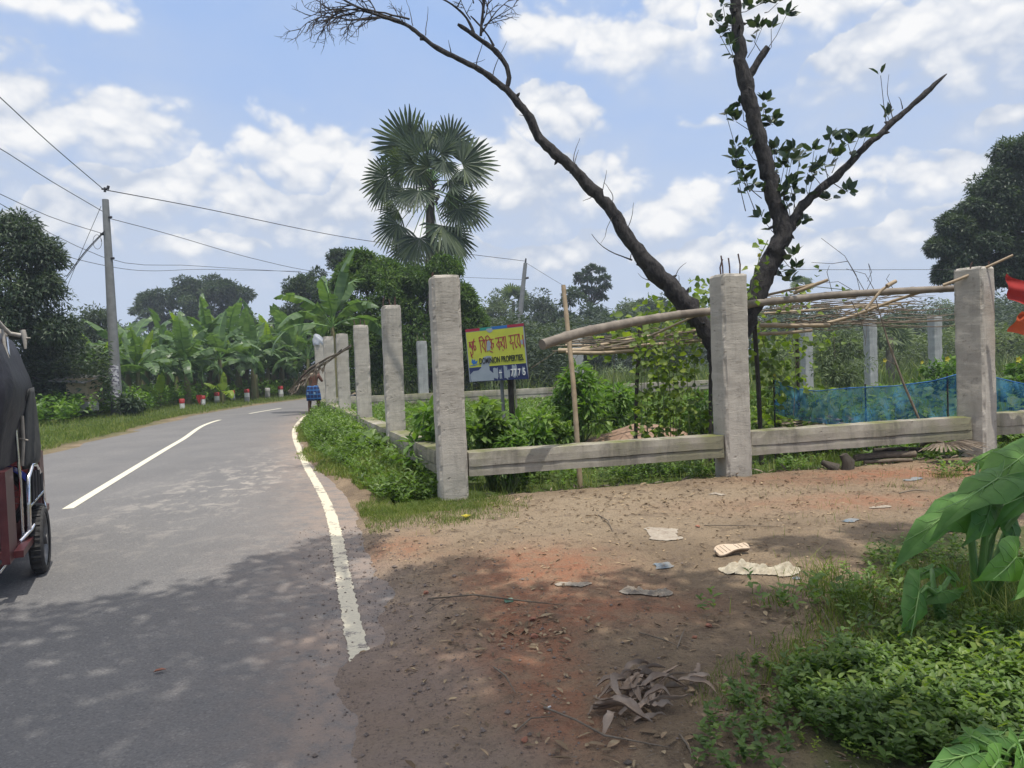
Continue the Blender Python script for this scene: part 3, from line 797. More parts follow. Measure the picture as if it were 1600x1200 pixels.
# ---- left: big dark trees beside the road
tree('mango_tree', 'tall dark tree at the left edge of the view, behind the three wheeler', 'tree', 5, 26, 338, 105, 600, 'mango', .21, 100, 170, .6, None, 'bark', droop=.35, lw=.26, limbs=14,
     parts=[(60, 400, 40), (75, 450, 34), (20, 365, 40), (90, 520, 34), (-60, 420, 70)])
tree('mango_tree', 'dark bushy tree between the tall left edge tree and the woven hut', 'tree', 70, 29, 480, 62, 640, 'mango', .20, 60, 160, .52, None, 'bark', droop=.3, lw=.28, parts=[(40, 600, 40)])
tree('dense_tree', 'dark tree behind the electric pole with its top just left of it', 'tree', 150, 44, 470, 42, 600, 'far', .22, 50, 130, .7, None)
tree('dense_tree', 'low dark tree behind the woven hut, left of the electric pole', 'tree', 112, 42, 520, 40, 610, 'mango', .2, 45, 130, .65, None)
tree('spreading_tree', 'wide dark domed tree rising behind the banana grove', 'tree', 332, 88, 429, 66, 520, 'mango', .42, 46, 260, 1.15, None, squash=.6, low=-.3,
     parts=[(300, 455, 30), (360, 462, 32)])
tree('spreading_tree', 'smaller dark domed tree left of the wide dome, behind the banana grove', 'tree', 248, 90, 446, 38, 530, 'mango', .42, 30, 230, 1.1, None, squash=.6, low=-.3)
for i, (px, d, tp, hw, lb) in enumerate([(190, 62, 505, 40, 'dull green tree filling the gap behind the bananas nearest the electric pole'),
                       (268, 66, 500, 52, 'dull green tree behind the bananas under the smaller dome'), (360, 64, 505, 55, 'dull green tree behind the bananas under the wide dome'),
                       (440, 62, 500, 45, 'dull green tree behind the bananas at the bend of the road')]):
    tree('dense_tree', lb, 'tree', px, d, tp, hw, None, 'far', .3, 45, 120, 1.0, 'trees closing the view behind the bananas')
# ---- centre: behind the roadside posts
tree('dense_tree', 'dark green round tree left of the bright tree, behind the lone banana', 'tree', 505, 52, 418, 62, 560, 'mango', .24, 60, 200, .62, None, parts=[(470, 455, 28), (455, 500, 30), (535, 412, 26)])
tree('broadleaf_tree', 'bright green broad leaved tree below the fan palm, behind the roadside posts', 'tree', 610, 31, 405, 88, None, 'mango2', .17, 120, 230, .55, None, 'bark', droop=.25, lw=.36, limbs=16,
     parts=[(565, 412, 26), (545, 440, 28), (695, 425, 30), (655, 440, 34), (715, 470, 30), (600, 430, 34), (520, 520, 30)])
tree('broadleaf_tree', 'shaded leafy tree behind the corner post, right of the bright tree', 'tree', 712, 34, 455, 55, None, 'mango2', .17, 80, 200, .55, None, 'bark', droop=.25, parts=[(735, 500, 30)])
GF = 'trees of the wooded skyline behind the plot'
sky_trees = [(775, 74, 452, 42, 'far2', 'far pale tree just right of the corner post, left of the thin leaning pole'),
 (838, 70, 450, 48, 'far', 'far round dark tree behind the thin leaning pole'), (895, 66, 448, 38, 'mango', 'far dark tree behind the upright bamboo stake'),
 (938, 72, 466, 40, 'mango', 'far dark tree under the lone airy tree'), (985, 78, 462, 36, 'far2', 'far light green tree right of the airy tree'),
 (1030, 70, 456, 44, 'far', 'far tree behind the dead tree limb, dark with leafy top'), (1085, 74, 462, 40, 'far', 'far tree closing the gap left of the rebar topped post'),
 (1140, 80, 466, 40, 'far', 'far tree hidden in part by the rebar topped post'),
 (1215, 84, 470, 46, 'far', 'far tree right of the forked trunk above the stick trellis'), (1290, 90, 468, 42, 'mango', 'far dark tree above the leftmost grey post'),
 (1345, 96, 482, 40, 'far', 'far low tree between the left and middle grey posts'), (1420, 92, 476, 44, 'mango', 'far dark tree behind the middle grey posts'),
 (1480, 84, 470, 46, 'far2', 'far pale tree behind the rightmost grey post'), (1560, 76, 462, 50, 'far', 'far tree right of the red cloth post, under the tall tree'),
 (1640, 70, 455, 60, 'far', 'far tree at the right edge behind the red cloth')]
for (px, d, tp, hw, mt_, lb) in sky_trees:
    tree('dense_tree', lb, 'tree', px, d, tp, hw, None, mt_, .32, 50, 130, hw*d/F*.3, GF)
for (px, d, tp, hw, lb) in [(760, 46, 500, 40, 'small bushy tree behind the sale sign'), (845, 50, 508, 42, 'small bushy tree right of the sale sign'), (930, 48, 512, 44, 'small bushy tree left of the dead tree base'),
                            (1030, 44, 520, 46, 'small bushy tree behind the dead tree base'), (1220, 52, 520, 45, 'small bushy tree behind the leftmost far grey post'),
                            (1310, 40, 516, 40, 'feathery light shrub between the left and middle far grey posts'), (1560, 50, 515, 50, 'small bushy tree right of the red cloth post')]:
    tree('small_tree', lb, 'tree', px, d, tp, hw, None, 'far2' if px in (1310, 845) else 'far', .22, 40, 120, None, 'small trees at the back of the plot')
# airy far tree with separate puffs
def airy(px, d):
    base = tree_at(px, d); t = thing('airy_tree', 'lone tall airy tree with see-through crown on the far skyline', 'tree', base)
    puffs = [(905, 440, 7), (915, 428, 8), (925, 420, 8), (938, 424, 7), (945, 436, 8), (930, 440, 8), (912, 452, 7), (940, 452, 7), (948, 448, 6), (925, 455, 7), (903, 432, 5), (935, 462, 6), (918, 438, 8), (942, 466, 5), (910, 462, 5)]
    mb = MB(); tr = MB(); root = P(924, 500, d)
    tr.tube([base, root, P(922, 465, d)], [.35, .25, .12], 6)
    for (ax, ay, ar) in puffs:
        c = P(ax, ay, d+rng.uniform(-2, 2)); r = ar*d/F
        o = rdir(150, -.5, 1); pts = c+o*r*rng.uniform(.2, 1, (150, 1))*[1, 1, .6]
        mb.leaves(pts, o+rng.normal(0, .4, (150, 3)), rng.normal(0, .5, (150, 3))+[0, 0, 1], .45, .2, rng.uniform(0, .6, 150))
        tr.tube([P(922+rng.uniform(-4, 4), 478, d), (c+root)/2+[0, 0, .6], c], [.12, .08, .03], 5)
    mb.build('crown', M['mango'], t); tr.build('trunk', M['bark_far'], t)
airy(925, 80)
# right: the tall tree
tree('tamarind_tree', 'tall dark fine leaved tree at the right edge, behind the red cloth', 'tree', 1665, 34, 170, 125, 480, 'mango', .24, 110, 260, .62, None, 'bark', droop=.3, lw=.28, limbs=22, low=-.8,
     parts=[(1530, 385, 48), (1492, 355, 26), (1560, 300, 42), (1500, 415, 30), (1545, 340, 38), (1588, 245, 34), (1585, 420, 46), (1472, 388, 20), (1520, 330, 24), (1550, 430, 34), (1575, 345, 40), (1480, 430, 18)])

# ---- palms
def fan_leaf(mb_leaf, mb_st, root, tip, R_, facing, seg=34, span=R(290), droop=.25, axis=None):
    """palmyra fan: petiole root->tip, folded blade round the tip"""
    ax = tip-root; L_ = np.linalg.norm(ax); ax = ax/L_
    mid = (root+tip)/2+[0, 0, .08*L_]
    if axis is not None: ax = axis/np.linalg.norm(axis)
    mb_st.tube([root, mid, tip], [.034, .022, .015], 6)
    N = facing-ax*np.dot(facing, ax); N /= np.linalg.norm(N)+1e-9
    S = np.cross(ax, N)
    th = np.linspace(-span/2, span/2, seg+1)
    for i in range(seg):
        a0, a1 = th[i], th[i+1]; am = (a0+a1)/2
        dr = lambda a: ax*math.cos(a)+S*math.sin(a)
        rr = R_*(.86+.14*math.cos(am))*rng.uniform(.86, 1.05)
        sag = lambda r, a: np.array([0, 0, -1])*droop*r*r/R_ + N*(.16*abs(math.sin(a/2)))*r
        jr = .50*rr
        b0 = tip+dr(a0)*jr+sag(jr, a0)+N*.03*R_*(1 if i % 2 else -1)
        b1 = tip+dr(a1)*jr+sag(jr, a1)+N*.03*R_*(-1 if i % 2 else 1)
        bm = tip+dr(am)*jr*1.02+sag(jr, am)-N*.02*R_
        e = tip+dr(am+rng.uniform(-.02, .02))*rr+sag(rr, am)
        ew = dr(am)*0+np.cross(dr(am), N)*.012
        m0 = tip+dr(a0*.75+am*.25)*rr*.76+sag(rr*.76, a0); m1 = tip+dr(a1*.75+am*.25)*rr*.76+sag(rr*.76, a1)
        v = rng.uniform(0, 1)
        mb_leaf.add([tip, b0, bm, b1], [(0, 1, 2), (0, 2, 3)], v)
        mb_leaf.add([b0, m0, e-ew, e+ew, m1, b1, bm], [(0, 1, 2, 6), (6, 3, 4, 5)], v)
        mb_leaf.add([bm, e-ew, e+ew], [(0, 1, 2)], v)

def palmyra():
    d = 33; base = tree_at(672, d)
    t = thing('fan_palm', 'tall fan palm with big pleated leaves standing above the bright green tree', 'palm', base)
    hub = P(672, 288, d)
    k = 9; zs = np.linspace(-.2, hub[2]+.1, k)
    tr = MB().tube([[base[0]+(hub[0]-base[0])*(z/hub[2]), base[1]+(hub[1]-base[1])*(z/hub[2]), z] for z in zs], np.linspace(.27, .19, k), 14, wob=.05)
    tr.build('trunk', M['bark'], t)
    # stubs of old petioles round the top
    sb = MB()
    for i in range(26):
        a = rng.uniform(0, 6.28); z = hub[2]-rng.uniform(-.1, 1.1); o = np.array([hub[0], hub[1], z]); dd = np.array([math.cos(a), math.sin(a), .5])
        sb.tube([o+dd*.12, o+dd*.42], [.05, .02], 5)
    sb.build('petiole_stubs', M['bark'], t)
    # pivot px,py, point the blade aims at px,py, depth offset, radius px, droop
    fans = [(640, 226, 590, 192, .3, 66, .10, 190), (634, 238, 585, 225, 1.2, 50, .2, 170), (668, 230, 664, 170, .6, 58, .02, 200), (660, 238, 640, 185, 1.6, 50, .05, 170), (703, 228, 722, 180, .2, 56, .06, 190), (698, 236, 735, 200, 1.3, 52, .15, 170),
            (722, 256, 772, 232, -.3, 58, .25, 190), (725, 264, 755, 285, -.6, 46, .4, 170), (632, 258, 588, 248, -.6, 46, .35, 190), (628, 268, 608, 296, .3, 38, .5, 170),
            (606, 276, 566, 285, 0, 48, .4, 200), (604, 284, 585, 325, .6, 48, .6, 170), (655, 298, 636, 330, -1.8, 44, .6, 210), (664, 262, 660, 290, .8, 36, .3, 180), (690, 262, 700, 240, .9, 40, .2, 180),
            (702, 282, 742, 288, -.9, 46, .45, 190), (704, 292, 735, 318, .9, 44, .6, 170), (726, 318, 760, 340, .2, 50, .6, 200), (716, 326, 730, 368, -.8, 46, .75, 190),
            (622, 328, 594, 336, .8, 38, .5, 180), (622, 350, 594, 380, -.3, 48, .7, 210), (630, 362, 615, 400, 1.2, 42, .8, 180), (656, 372, 648, 420, -1.4, 52, .8, 240), (690, 352, 715, 395, -1.2, 60, .8, 200), (700, 365, 738, 402, .7, 56, .8, 190),
            (686, 378, 700, 420, -.2, 44, .9, 180), (640, 382, 622, 418, .4, 42, .9, 180),
            (650, 258, 634, 300, -1.4, 44, .5, 220), (692, 252, 706, 292, -1.3, 44, .5, 220), (670, 262, 664, 215, -1.2, 48, .1, 230),             (655, 240, 622, 220, -.9, 46, .2, 200), (688, 240, 716, 214, -.9, 46, .2, 200), (705, 310, 722, 350, 1.4, 42, .7, 190), (636, 300, 606, 318, -.6, 40, .5, 180)]
    for (ax, ay, bx, by, dd, rp, dr, sp) in fans:
        tip = P(ax, ay, d+dd); aim = P(bx, by, d+dd*1.4)
        root = hub+np.array([0, 0, .15-.75*max(0, min(1, (ay-250)/130))])
        facing = np.array([rng.normal(0, .75), -1.0, .25+rng.normal(0, .6)])
        lf, st = MB(), MB()
        fan_leaf(lf, st, root, tip, rp*d/F*rng.uniform(.84, 1.06), facing, int(sp/9), R(sp), dr*.4, axis=aim-tip)
        lo = lf.build('leaf', M['palm'], t)
        o_ = st.build('petiole', M['taro_stem'], t); o_.parent = lo
    # fruit bunch
    fr = MB()
    for i in range(9):
        c = hub+[rng.uniform(-.4, .4), rng.uniform(-.4, .1), -.5-rng.uniform(0, .4)]
        th = np.linspace(0, np.pi, 6); fr.tube([c+[0, 0, .1*math.cos(a)] for a in th], [max(.01, .1*math.sin(a)) for a in th], 8)
    fr.build('fruit', M['bark'], t)
palmyra()
def small_palm(px, py, d, rp, n, label):
    base = tree_at(px, d); t = thing('fan_palm', label, 'palm', base); hub = P(px, py, d)
    MB().tube([base, hub], [.22, .16], 8).build('trunk', M['bark_far'], t)
    for i in range(n):
        o = rdir(1, -.35, 1)[0]; tip = hub+o*rp*d/F*.5; lf, st = MB(), MB()
        fan_leaf(lf, st, hub, tip, rp*d/F*.62, rng.normal(0, .4, 3)+[0, -1, .5], 16, R(250), .2)
        a = lf.build('leaf', M['far2'], t)
small_palm(802, 470, 76, 30, 14, 'distant fan palm top poking above the skyline behind the sale sign')
small_palm(1003, 482, 80, 22, 12, 'distant fan palm right of the airy tree on the skyline')
small_palm(1390, 528, 34, 36, 20, 'young bushy fan palm beyond the blue net, between two far grey posts')
small_palm(1252, 447, 90, 18, 12, 'distant fan palm top beside the dead tree fork')

# ---- bananas
def banana_blade(L_, W_, a0, droop, seed, young=False):
    """one banana leaf in local coordinates growing along +x from the origin; returns blade MB, midrib points"""
    r = np.random.default_rng(seed); n = 26
    s_ = np.linspace(0, 1, n); ang = a0-droop*s_**1.5
    dx = np.cos(ang); dz = np.sin(ang)
    x = np.concatenate([[0], np.cumsum(dx[:-1])])*L_/(n-1); z = np.concatenate([[0], np.cumsum(dz[:-1])])*L_/(n-1)
    side = r.normal(0, .02, n).cumsum()
    rib = np.column_stack([x, side*L_*.15, z])
    mb = MB(); st = 4
    prof = np.clip(np.sin(np.clip((s_-.14)/.86, 0, 1)**.75*np.pi), 0, 1)**.55
    for sg in (-1, 1):
        hang = r.uniform(.15, .5); gap = 0
        for i in range(st, n-1):
            if r.random() < .45: hang = float(np.clip(hang+r.normal(0, .45), -.2, 1.35)); gap = .0 if young else r.uniform(.1, .5)
            w0, w1 = W_*prof[i], W_*prof[i+1]
            nrm0 = np.array([-math.sin(ang[i]), 0, math.cos(ang[i])])
            o = lambda w_: np.array([0, sg*w_*math.cos(hang), 0])+nrm0*(-w_*math.sin(hang))
            tg = np.array([dx[i], 0, dz[i]])*L_/(n-1)
            a_, b_ = rib[i], rib[i+1]
            c_ = b_+o(w1)+tg*.5; d_ = a_+o(w0)+tg*(.5+gap)
            gap = 0 if r.random() < .6 else gap
            m0 = a_+o(w0)*.5+nrm0*.03*W_; m1 = b_+o(w1)*.5+nrm0*.03*W_
            v = r.uniform(0, 1)*.5+.2
            mb.add([a_, b_, m1, m0, c_, d_], [(0, 1, 2, 3) if sg > 0 else (1, 0, 3, 2), (3, 2, 4, 5) if sg > 0 else (2, 3, 5, 4)], v)
    return mb, rib
def rot_z(V, a): c, s = math.cos(a), math.sin(a); return np.asarray(V) @ np.array([[c, s, 0], [-s, c, 0], [0, 0, 1.0]])
def banana_proto(h, nl, seed, label, Lf=2.0, loc=(0, 0, 0)):
    t = thing('banana_plant', label, 'banana plant', loc)
    r = np.random.default_rng(seed)
    st = MB()
    for i in range(r.integers(1, 3)):
        o = np.array([r.uniform(-.2, .2)*(i > 0)*2, r.uniform(-.2, .2)*(i > 0)*2, 0])
        hh = h*(1 if i == 0 else .6)
        st.tube([o-[0, 0, .2], o+[.03, 0, hh*.5], o+[.0, .04, hh]], [.14, .11, .06], 9)
    st.build('pseudostem', M['banana_stem'], t, world=False)
    for i in range(nl):
        a = i*2.4+r.uniform(-.4, .4); f = i/max(1, nl-1)
        a0 = R(84-62*f+r.uniform(-10, 10)); dr = R(45+85*f*r.uniform(.6, 1.2))
        young = (i == 0)
        mb, rib = banana_blade(Lf*r.uniform(.8, 1.15), Lf*r.uniform(.125, .165), a0, dr, seed*31+i, young)
        off = np.array([0, 0, h-.12*f-.05])
        for j in range(len(mb.v)): mb.v[j] = rot_z(mb.v[j], a)+off
        lo = mb.build('leaf', M['banana_young'] if young and seed % 2 else M['banana'], t, world=False)
        rb_ = MB().tube(rot_z(rib, a)+off, np.linspace(.03, .006, len(rib)), 5)
        ro = rb_.build('midrib', M['taro_stem'], lo, world=False)
    return t
def copy_thing(src, loc, rz=0, sc=1.0, label=None, group=None):
    r = src.copy(); COL.objects.link(r); r.location = loc; r.rotation_euler = (0, 0, rz); r.scale = (sc,)*3
    if label: r['label'] = label
    if group: r['group'] = group
    for ch in list(src.children):
        c = ch.copy(); COL.objects.link(c); c.parent = r
        for g_ in list(ch.children):
            e = g_.copy(); COL.objects.link(e); e.parent = c
    return r
GB = 'banana plants of the grove along the bend'
spots = [(150, 31, 1.0, 'leftmost banana plant, arching out left of the electric pole'), (178, 33, .95, 'banana plant growing right behind the electric pole'),
 (215, 33, 1.15, 'tall banana plant just right of the electric pole with yellowish stem'), (248, 36, 1.0, 'banana plant second to the right of the electric pole'),
 (292, 36, 1.1, 'banana plant above the nearest red and white guide post'), (318, 40, 1.0, 'banana plant above the second guide post from the left'),
 (345, 38, 1.05, 'banana plant above the third guide post from the left'), (372, 42, 1.1, 'banana plant above the fourth guide post from the left'),
 (395, 41, 1.1, 'banana plant above the fifth guide post from the left'), (418, 45, 1.15, 'banana plant above the faded guide post'),
 (440, 47, 1.2, 'banana plant above the farthest red and white guide post'), (462, 46, 1.25, 'banana plant behind the carried bundle of branches'),
 (270, 43, 1.25, 'banana plant in the back of the grove under the small domed tree'), (335, 47, 1.35, 'banana plant in the back of the grove under the wide domed tree'),
 (405, 52, 1.4, 'banana plant in the back of the grove near the bend'), (230, 42, 1.2, 'banana plant in the back of the grove near the electric pole'),
 (482, 44, 1.1, 'banana plant behind the carrying man'), (300, 47, 1.3, 'banana plant in the back of the grove behind the second guide post'),
 (370, 49, 1.35, 'banana plant in the back of the grove behind the fourth guide post'),
 (200, 38, 1.3, 'banana plant whose crown shows just right of the pole posters, second row'), (262, 39, 1.2, 'banana plant between the sprout right of the pole and the first guide post'),
 (302, 42, 1.3, 'banana plant with a crown touching the left side of the wide dome'), (328, 43, 1.3, 'banana plant with a crown under the left half of the wide dome'),
 (356, 45, 1.35, 'banana plant with a crown under the right half of the wide dome'), (384, 46, 1.35, 'banana plant with a crown just right of the wide dome'),
 (428, 50, 1.45, 'banana plant left of the farthest guide post, second row'), (452, 51, 1.4, 'banana plant right of the farthest guide post, second row'), (160, 36, 1.1, 'banana plant showing between hut and electric pole')]
protos = []
for i, (px, d, sc, lb) in enumerate(spots):
    q = tree_at(px, d)
    if i < 4:
        t = banana_proto([1.4, 1.75, 1.6, 1.9][i], [12, 11, 13, 12][i], 3+i, lb, [2.0, 1.9, 2.1, 2.0][i], q); t['group'] = GB; protos.append(t)
        t.scale = (sc,)*3
    else:
        copy_thing(protos[(i*3+1) % 4], q, rng.uniform(0, 6.28), sc*rng.uniform(1.08, 1.28), lb, GB)
lone = banana_proto(3.3, 10, 12, 'lone tall banana plant behind the roadside posts, in front of the bright tree', 2.7, tree_at(522, 27.5))
# small young bananas by the guide posts
for i, (px, d, lb) in enumerate([(249, 33.5, 'knee high young banana sprout with one upright leaf, right of the electric pole'), (346, 36.5, 'young banana sprout with bright leaf between guide posts')]):
    q = tree_at(px, d)
    t = thing('banana_sprout', lb, 'banana plant', q)
    MB().tube([[0, 0, -.05], [.02, 0, .55]], [.05, .03], 7).build('pseudostem', M['banana_stem'], t, world=False)
    for j, a in enumerate([0.2, 2.6, 4.4][:2+i]):
        mb, rib = banana_blade(1.1, .24, R(88-30*j), R(12+50*j), 77+i*5+j, True)
        for q_ in range(len(mb.v)): mb.v[q_] = rot_z(mb.v[q_], a+1.2)+[0, 0, .5]
        mb.build('leaf', M['banana_young'], t, world=False)

# ---- the dead forked tree
def dead_tree():
    D0 = 10.5; k_ = D0/F
    base = G(1124, 720); d = D0
    base = P(1124, 712, D0); base[2] = gz(base[0], base[1])-.1
    t = thing('forked_tree', 'dark forked half dead tree behind the rebar post, leaves only on its right limbs', 'tree', (base[0], base[1], 0))
    tr = MB()
    def limb(pts, n=12, dz=0.0, wob=.15, knots=True):
        xs = np.array([p[:2] for p in pts], float); w_ = np.array([p[2] for p in pts], float)*.72
        dd = np.array([p[3] if len(p) > 3 else 0 for p in pts], float)
        L_ = np.concatenate([[0], np.cumsum(np.linalg.norm(np.diff(xs, axis=0), axis=1))])
        s_ = np.linspace(0, L_[-1], max(4, int(L_[-1]/9)))
        X_ = np.interp(s_, L_, xs[:, 0]); Y_ = np.interp(s_, L_, xs[:, 1]); W_ = np.interp(s_, L_, w_); Dd = np.interp(s_, L_, dd)
        k = np.convolve(np.pad(X_, 2, 'edge'), [.1, .2, .4, .2, .1], 'valid'); X_ = k
        Y_ = np.convolve(np.pad(Y_, 2, 'edge'), [.1, .2, .4, .2, .1], 'valid')
        jit = W_*.05
        pp = np.array([P(x+rng.normal()*j, y+rng.normal()*j, d+e) for x, y, j, e in zip(X_, Y_, jit, Dd)])
        r = W_*k_/2*(1+rng.normal(0, .05, len(W_)))
        tr.tube(pp, r, n, wob=wob)
        if knots:
            for i in range(2, len(pp)-1):
                if rng.random() < .22 and W_[i] > 9:
                    o = rdir(1)[0]; tr.tube([pp[i]+o*r[i]*.7, pp[i]+o*(r[i]*1.25+.02), pp[i]+o*(r[i]*1.4+.04)], [.03, .02, .004], 5)
        return pp
    limb([(1124, 730, 26), (1123, 640, 25), (1122, 590, 26), (1120, 555, 32), (1112, 530, 38), (1085, 490, 42), (1060, 462, 41), (1040, 440, 38), (1022, 425, 37), (1005, 402, 34), (985, 380, 31), (965, 345, 28), (950, 322, 27),
          (925, 295, 25), (895, 262, 23), (868, 240, 22), (845, 222, 21), (836, 200, 20), (826, 180, 18), (800, 148, 15), (770, 122, 13), (745, 106, 12), (712, 90, 11), (690, 80, 10), (665, 63, 9), (650, 48, 8.5), (630, 35, 8), (600, 28, 7), (580, 20, 5.5), (545, 5, 4.5), (510, -18, 4), (470, -40, 3)])
    limb([(1122, 585, 18), (1140, 555, 30), (1160, 515, 42), (1178, 470, 44), (1195, 430, 42), (1212, 395, 42), (1224, 372, 40), (1222, 345, 36), (1212, 320, 34), (1205, 290, 32), (1196, 255, 31), (1190, 225, 31), (1180, 195, 31), (1172, 165, 31), (1165, 130, 28), (1157, 100, 27), (1155, 70, 25), (1152, 30, 24), (1146, -20, 23), (1135, -90, 20), (1120, -170, 15)])
    limb([(1222, 378, 30), (1238, 345, 24), (1255, 322, 20), (1275, 300, 18), (1300, 282, 17), (1322, 262, 16), (1345, 235, 15), (1372, 212, 14), (1400, 186, 13), (1425, 165, 12), (1445, 148, 13), (1462, 130, 10), (1472, 122, 6), (1482, 113, 2)])
    limb([(1168, 122, 17), (1178, 108, 15), (1192, 86, 13), (1201, 70, 13)], wob=.2)
    limb([(792, 140, 10), (797, 118, 11), (792, 100, 11), (778, 82, 11), (765, 72, 10), (750, 62, 9.5), (738, 52, 9), (722, 42, 8), (712, 36, 7)])
    limb([(741, 56, 7), (738, 40, 6), (728, 25, 5), (715, 12, 4.5), (695, 0, 4), (670, -12, 3.5)], 6)
    limb([(751, 60, 6), (753, 30, 6), (757, 0, 6), (760, -30, 5), (765, -70, 4)], 6)
    limb([(773, 76, 5), (768, 60, 4.5), (752, 42, 4), (740, 28, 3.5), (732, 22, 3)], 6)
    limb([(1038, 436, 22), (1020, 426, 17), (1008, 414, 13), (992, 409, 11)], 8)
    limb([(992, 408, 4), (975, 402, 3), (955, 395, 2.2), (935, 382, 1.6), (922, 362, 1.2)], 5, knots=False)
    limb([(665, 62, 7), (655, 60, 7)], 6)
    tr.build('trunk', M['deadbark'], t)
    # bare twigs
    tw = MB()
    def twig(x, y, a, L_, w_, lvl, curl):
        n = 9; xs, ys = [x], [y]; dd = rng.uniform(-.25, .25); e = 0; es = [0]
        for i in range(n):
            a += curl/n+rng.normal(0, .13); xs.append(xs[-1]+math.cos(a)*L_/n); ys.append(ys[-1]-math.sin(a)*L_/n); e += dd/n*1.5; es.append(e)
        pp = np.array([P(p_, q_, d+z_) for p_, q_, z_ in zip(xs, ys, es)])
        tw.tube(pp, np.linspace(w_, w_*.35, n+1)*k_/2, 4, cap=False)
        if lvl > 0:
            for i in range(2, n):
                if rng.random() < .62: twig(xs[i], ys[i], a+rng.choice([-1, 1])*rng.uniform(.3, .9), L_*rng.uniform(.25, .5), w_*.6, lvl-1, rng.normal(0, .6))
    for (x, y, a, L_, w_, c_) in [(640, 30, 2.8, 120, 3.6, .3), (625, 32, 2.6, 130, 3.4, .5), (600, 27, 3.15, 110, 3.2, .4), (590, 24, 2.75, 120, 3, .5), (570, 16, 3.2, 90, 2.6, .7), (600, 27, 3.3, 90, 2.8, .0),
                              (560, 14, 2.9, 110, 2.6, .8), (545, 8, 3.3, 80, 2.4, .4), (655, 55, 2.6, 60, 2.6, -.6), (590, 24, 2.2, 60, 2.4, .2), (555, 22, 3.5, 60, 2.6, .3), (530, 20, 3.6, 50, 2.2, .3),
                              (755, 35, 1.2, 60, 3, .1), (754, 50, 1.0, 70, 2.8, -.2), (757, 20, 1.9, 45, 2.8, .2), (756, 40, .55, 62, 2.6, .1), (760, 10, .9, 55, 2.4, 0), (757, 5, 2.2, 40, 2.4, 0), (735, 30, 2.3, 45, 2.4, .3),
                              (715, 10, 1.4, 40, 2.2, .3), (740, 5, 1.9, 35, 2.2, 0)]:
        twig(x, y, a, L_*1.0, w_, 2, c_)
    for (x, y, a, L_, c_) in [(665, 55, 1.4, 45, .5), (645, 40, 1.8, 45, .2), (705, 82, 1.6, 20, .1), (745, 105, 1.5, 50, 0), (770, 120, 1.45, 60, 0), (712, 90, -1.0, 50, 1.9), (830, 185, 2.8, 20, .6), (865, 238, 2.2, 30, .4),
                          (895, 262, 1.55, 48, 0), (898, 255, 1.5, 22, 0), (940, 305, 1.6, 40, .1), (955, 320, 1.3, 40, .3), (980, 360, 1.2, 45, -.2), (960, 330, -1.8, 55, -.5), (1000, 395, 1.4, 35, .4), (1052, 445, 1.6, 42, -.4),
                          (1065, 460, 1.5, 26, 0), (1000, 412, 1.7, 18, 0), (985, 405, 1.6, 22, 0), (1025, 440, 2.9, 32, -.3), (1060, 450, 1.4, 20, .1), (930, 300, 4.2, 25, -.6), (1395, 185, 1.75, 70, .15), (1410, 170, 1.5, 20, 0)]:
        twig(x, y, a, L_, 1.7, 0, c_)
    tw.build('twigs', M['twig'], t)
    # leafy sprouts: stem path and a rosette of thick leaves
    lv, sp = MB(), MB()
    def rosette(x, y, n, s_, e=0.0):
        c = P(x, y, d+e)
        o = rdir(n, -.3, 1); pts = c+o*.03
        lv.leaves(pts, o+[0, 0, .25], rng.normal(0, .7, (n, 3))+[0, -.5, .7], s_*k_*rng.uniform(.7, 1.1, n), s_*k_*.52, rng.uniform(0, 1, n), oval=True, fold=.12, droop=.1)
    spr = [(1165, 330, 1148, 245), (1172, 300, 1135, 180), (1180, 330, 1150, 250), (1190, 310, 1160, 265), (1158, 100, 1125, 55), (1150, 60, 1130, 10), (1152, 40, 1115, 30), (1168, 90, 1190, 45), (1200, 75, 1228, 25), (1195, 90, 1205, 45),
           (1188, 80, 1185, 40), (1160, 110, 1140, 70), (1195, 280, 1212, 235), (1205, 320, 1218, 240), (1212, 330, 1225, 262), (1218, 350, 1232, 250), (1220, 360, 1240, 235), (1240, 340, 1250, 245), (1265, 310, 1262, 270), (1250, 330, 1275, 260),
           (1285, 292, 1272, 235), (1295, 285, 1299, 215), (1300, 280, 1285, 262), (1325, 262, 1342, 215), (1330, 255, 1325, 225), (1345, 240, 1352, 215), (1300, 285, 1325, 300), (1275, 305, 1300, 310), (1225, 372, 1255, 345),
           (1225, 385, 1240, 400), (1220, 400, 1243, 420), (1208, 410, 1235, 440), (1175, 240, 1195, 160), (1182, 220, 1205, 185), (1385, 195, 1376, 118), (1388, 195, 1387, 182), (1190, 255, 1165, 230), (1200, 300, 1160, 285),
           (1180, 200, 1160, 165), (1178, 205, 1150, 190), (1230, 350, 1215, 310), (1245, 335, 1235, 290), (1215, 370, 1190, 340), (1235, 345, 1222, 300), (1195, 170, 1207, 195), (1300, 270, 1310, 240), (1145, 0, 1165, -20), (1150, 20, 1190, 5), (1195, 20, 1215, 5)]
    for (x0, y0, x1, y1) in spr:
        e = rng.uniform(-.25, .25)
        sp.tube([P(x0, y0, d), P((x0+x1)/2+rng.normal(0, 5), (y0+y1)/2+6, d+e*.6), P(x1, y1, d+e)], [.007, .005, .004], 4)
        rosette(x1, y1, int(rng.integers(5, 10)) if x1 != 1376 else 2, 20, e)
        if abs(x0-x1)+abs(y0-y1) > 45 and x1 != 1376:
            for f in (.35, .6, .8):
                if rng.random() < .6: rosette(x0+(x1-x0)*f, y0+(y1-y0)*f, int(rng.integers(2, 4)), 17, e*f)
    sp.build('sprout_stems', M['twig'], t)
    lv.build('leaves', M['jack'], t)
    return t
dead_tree()

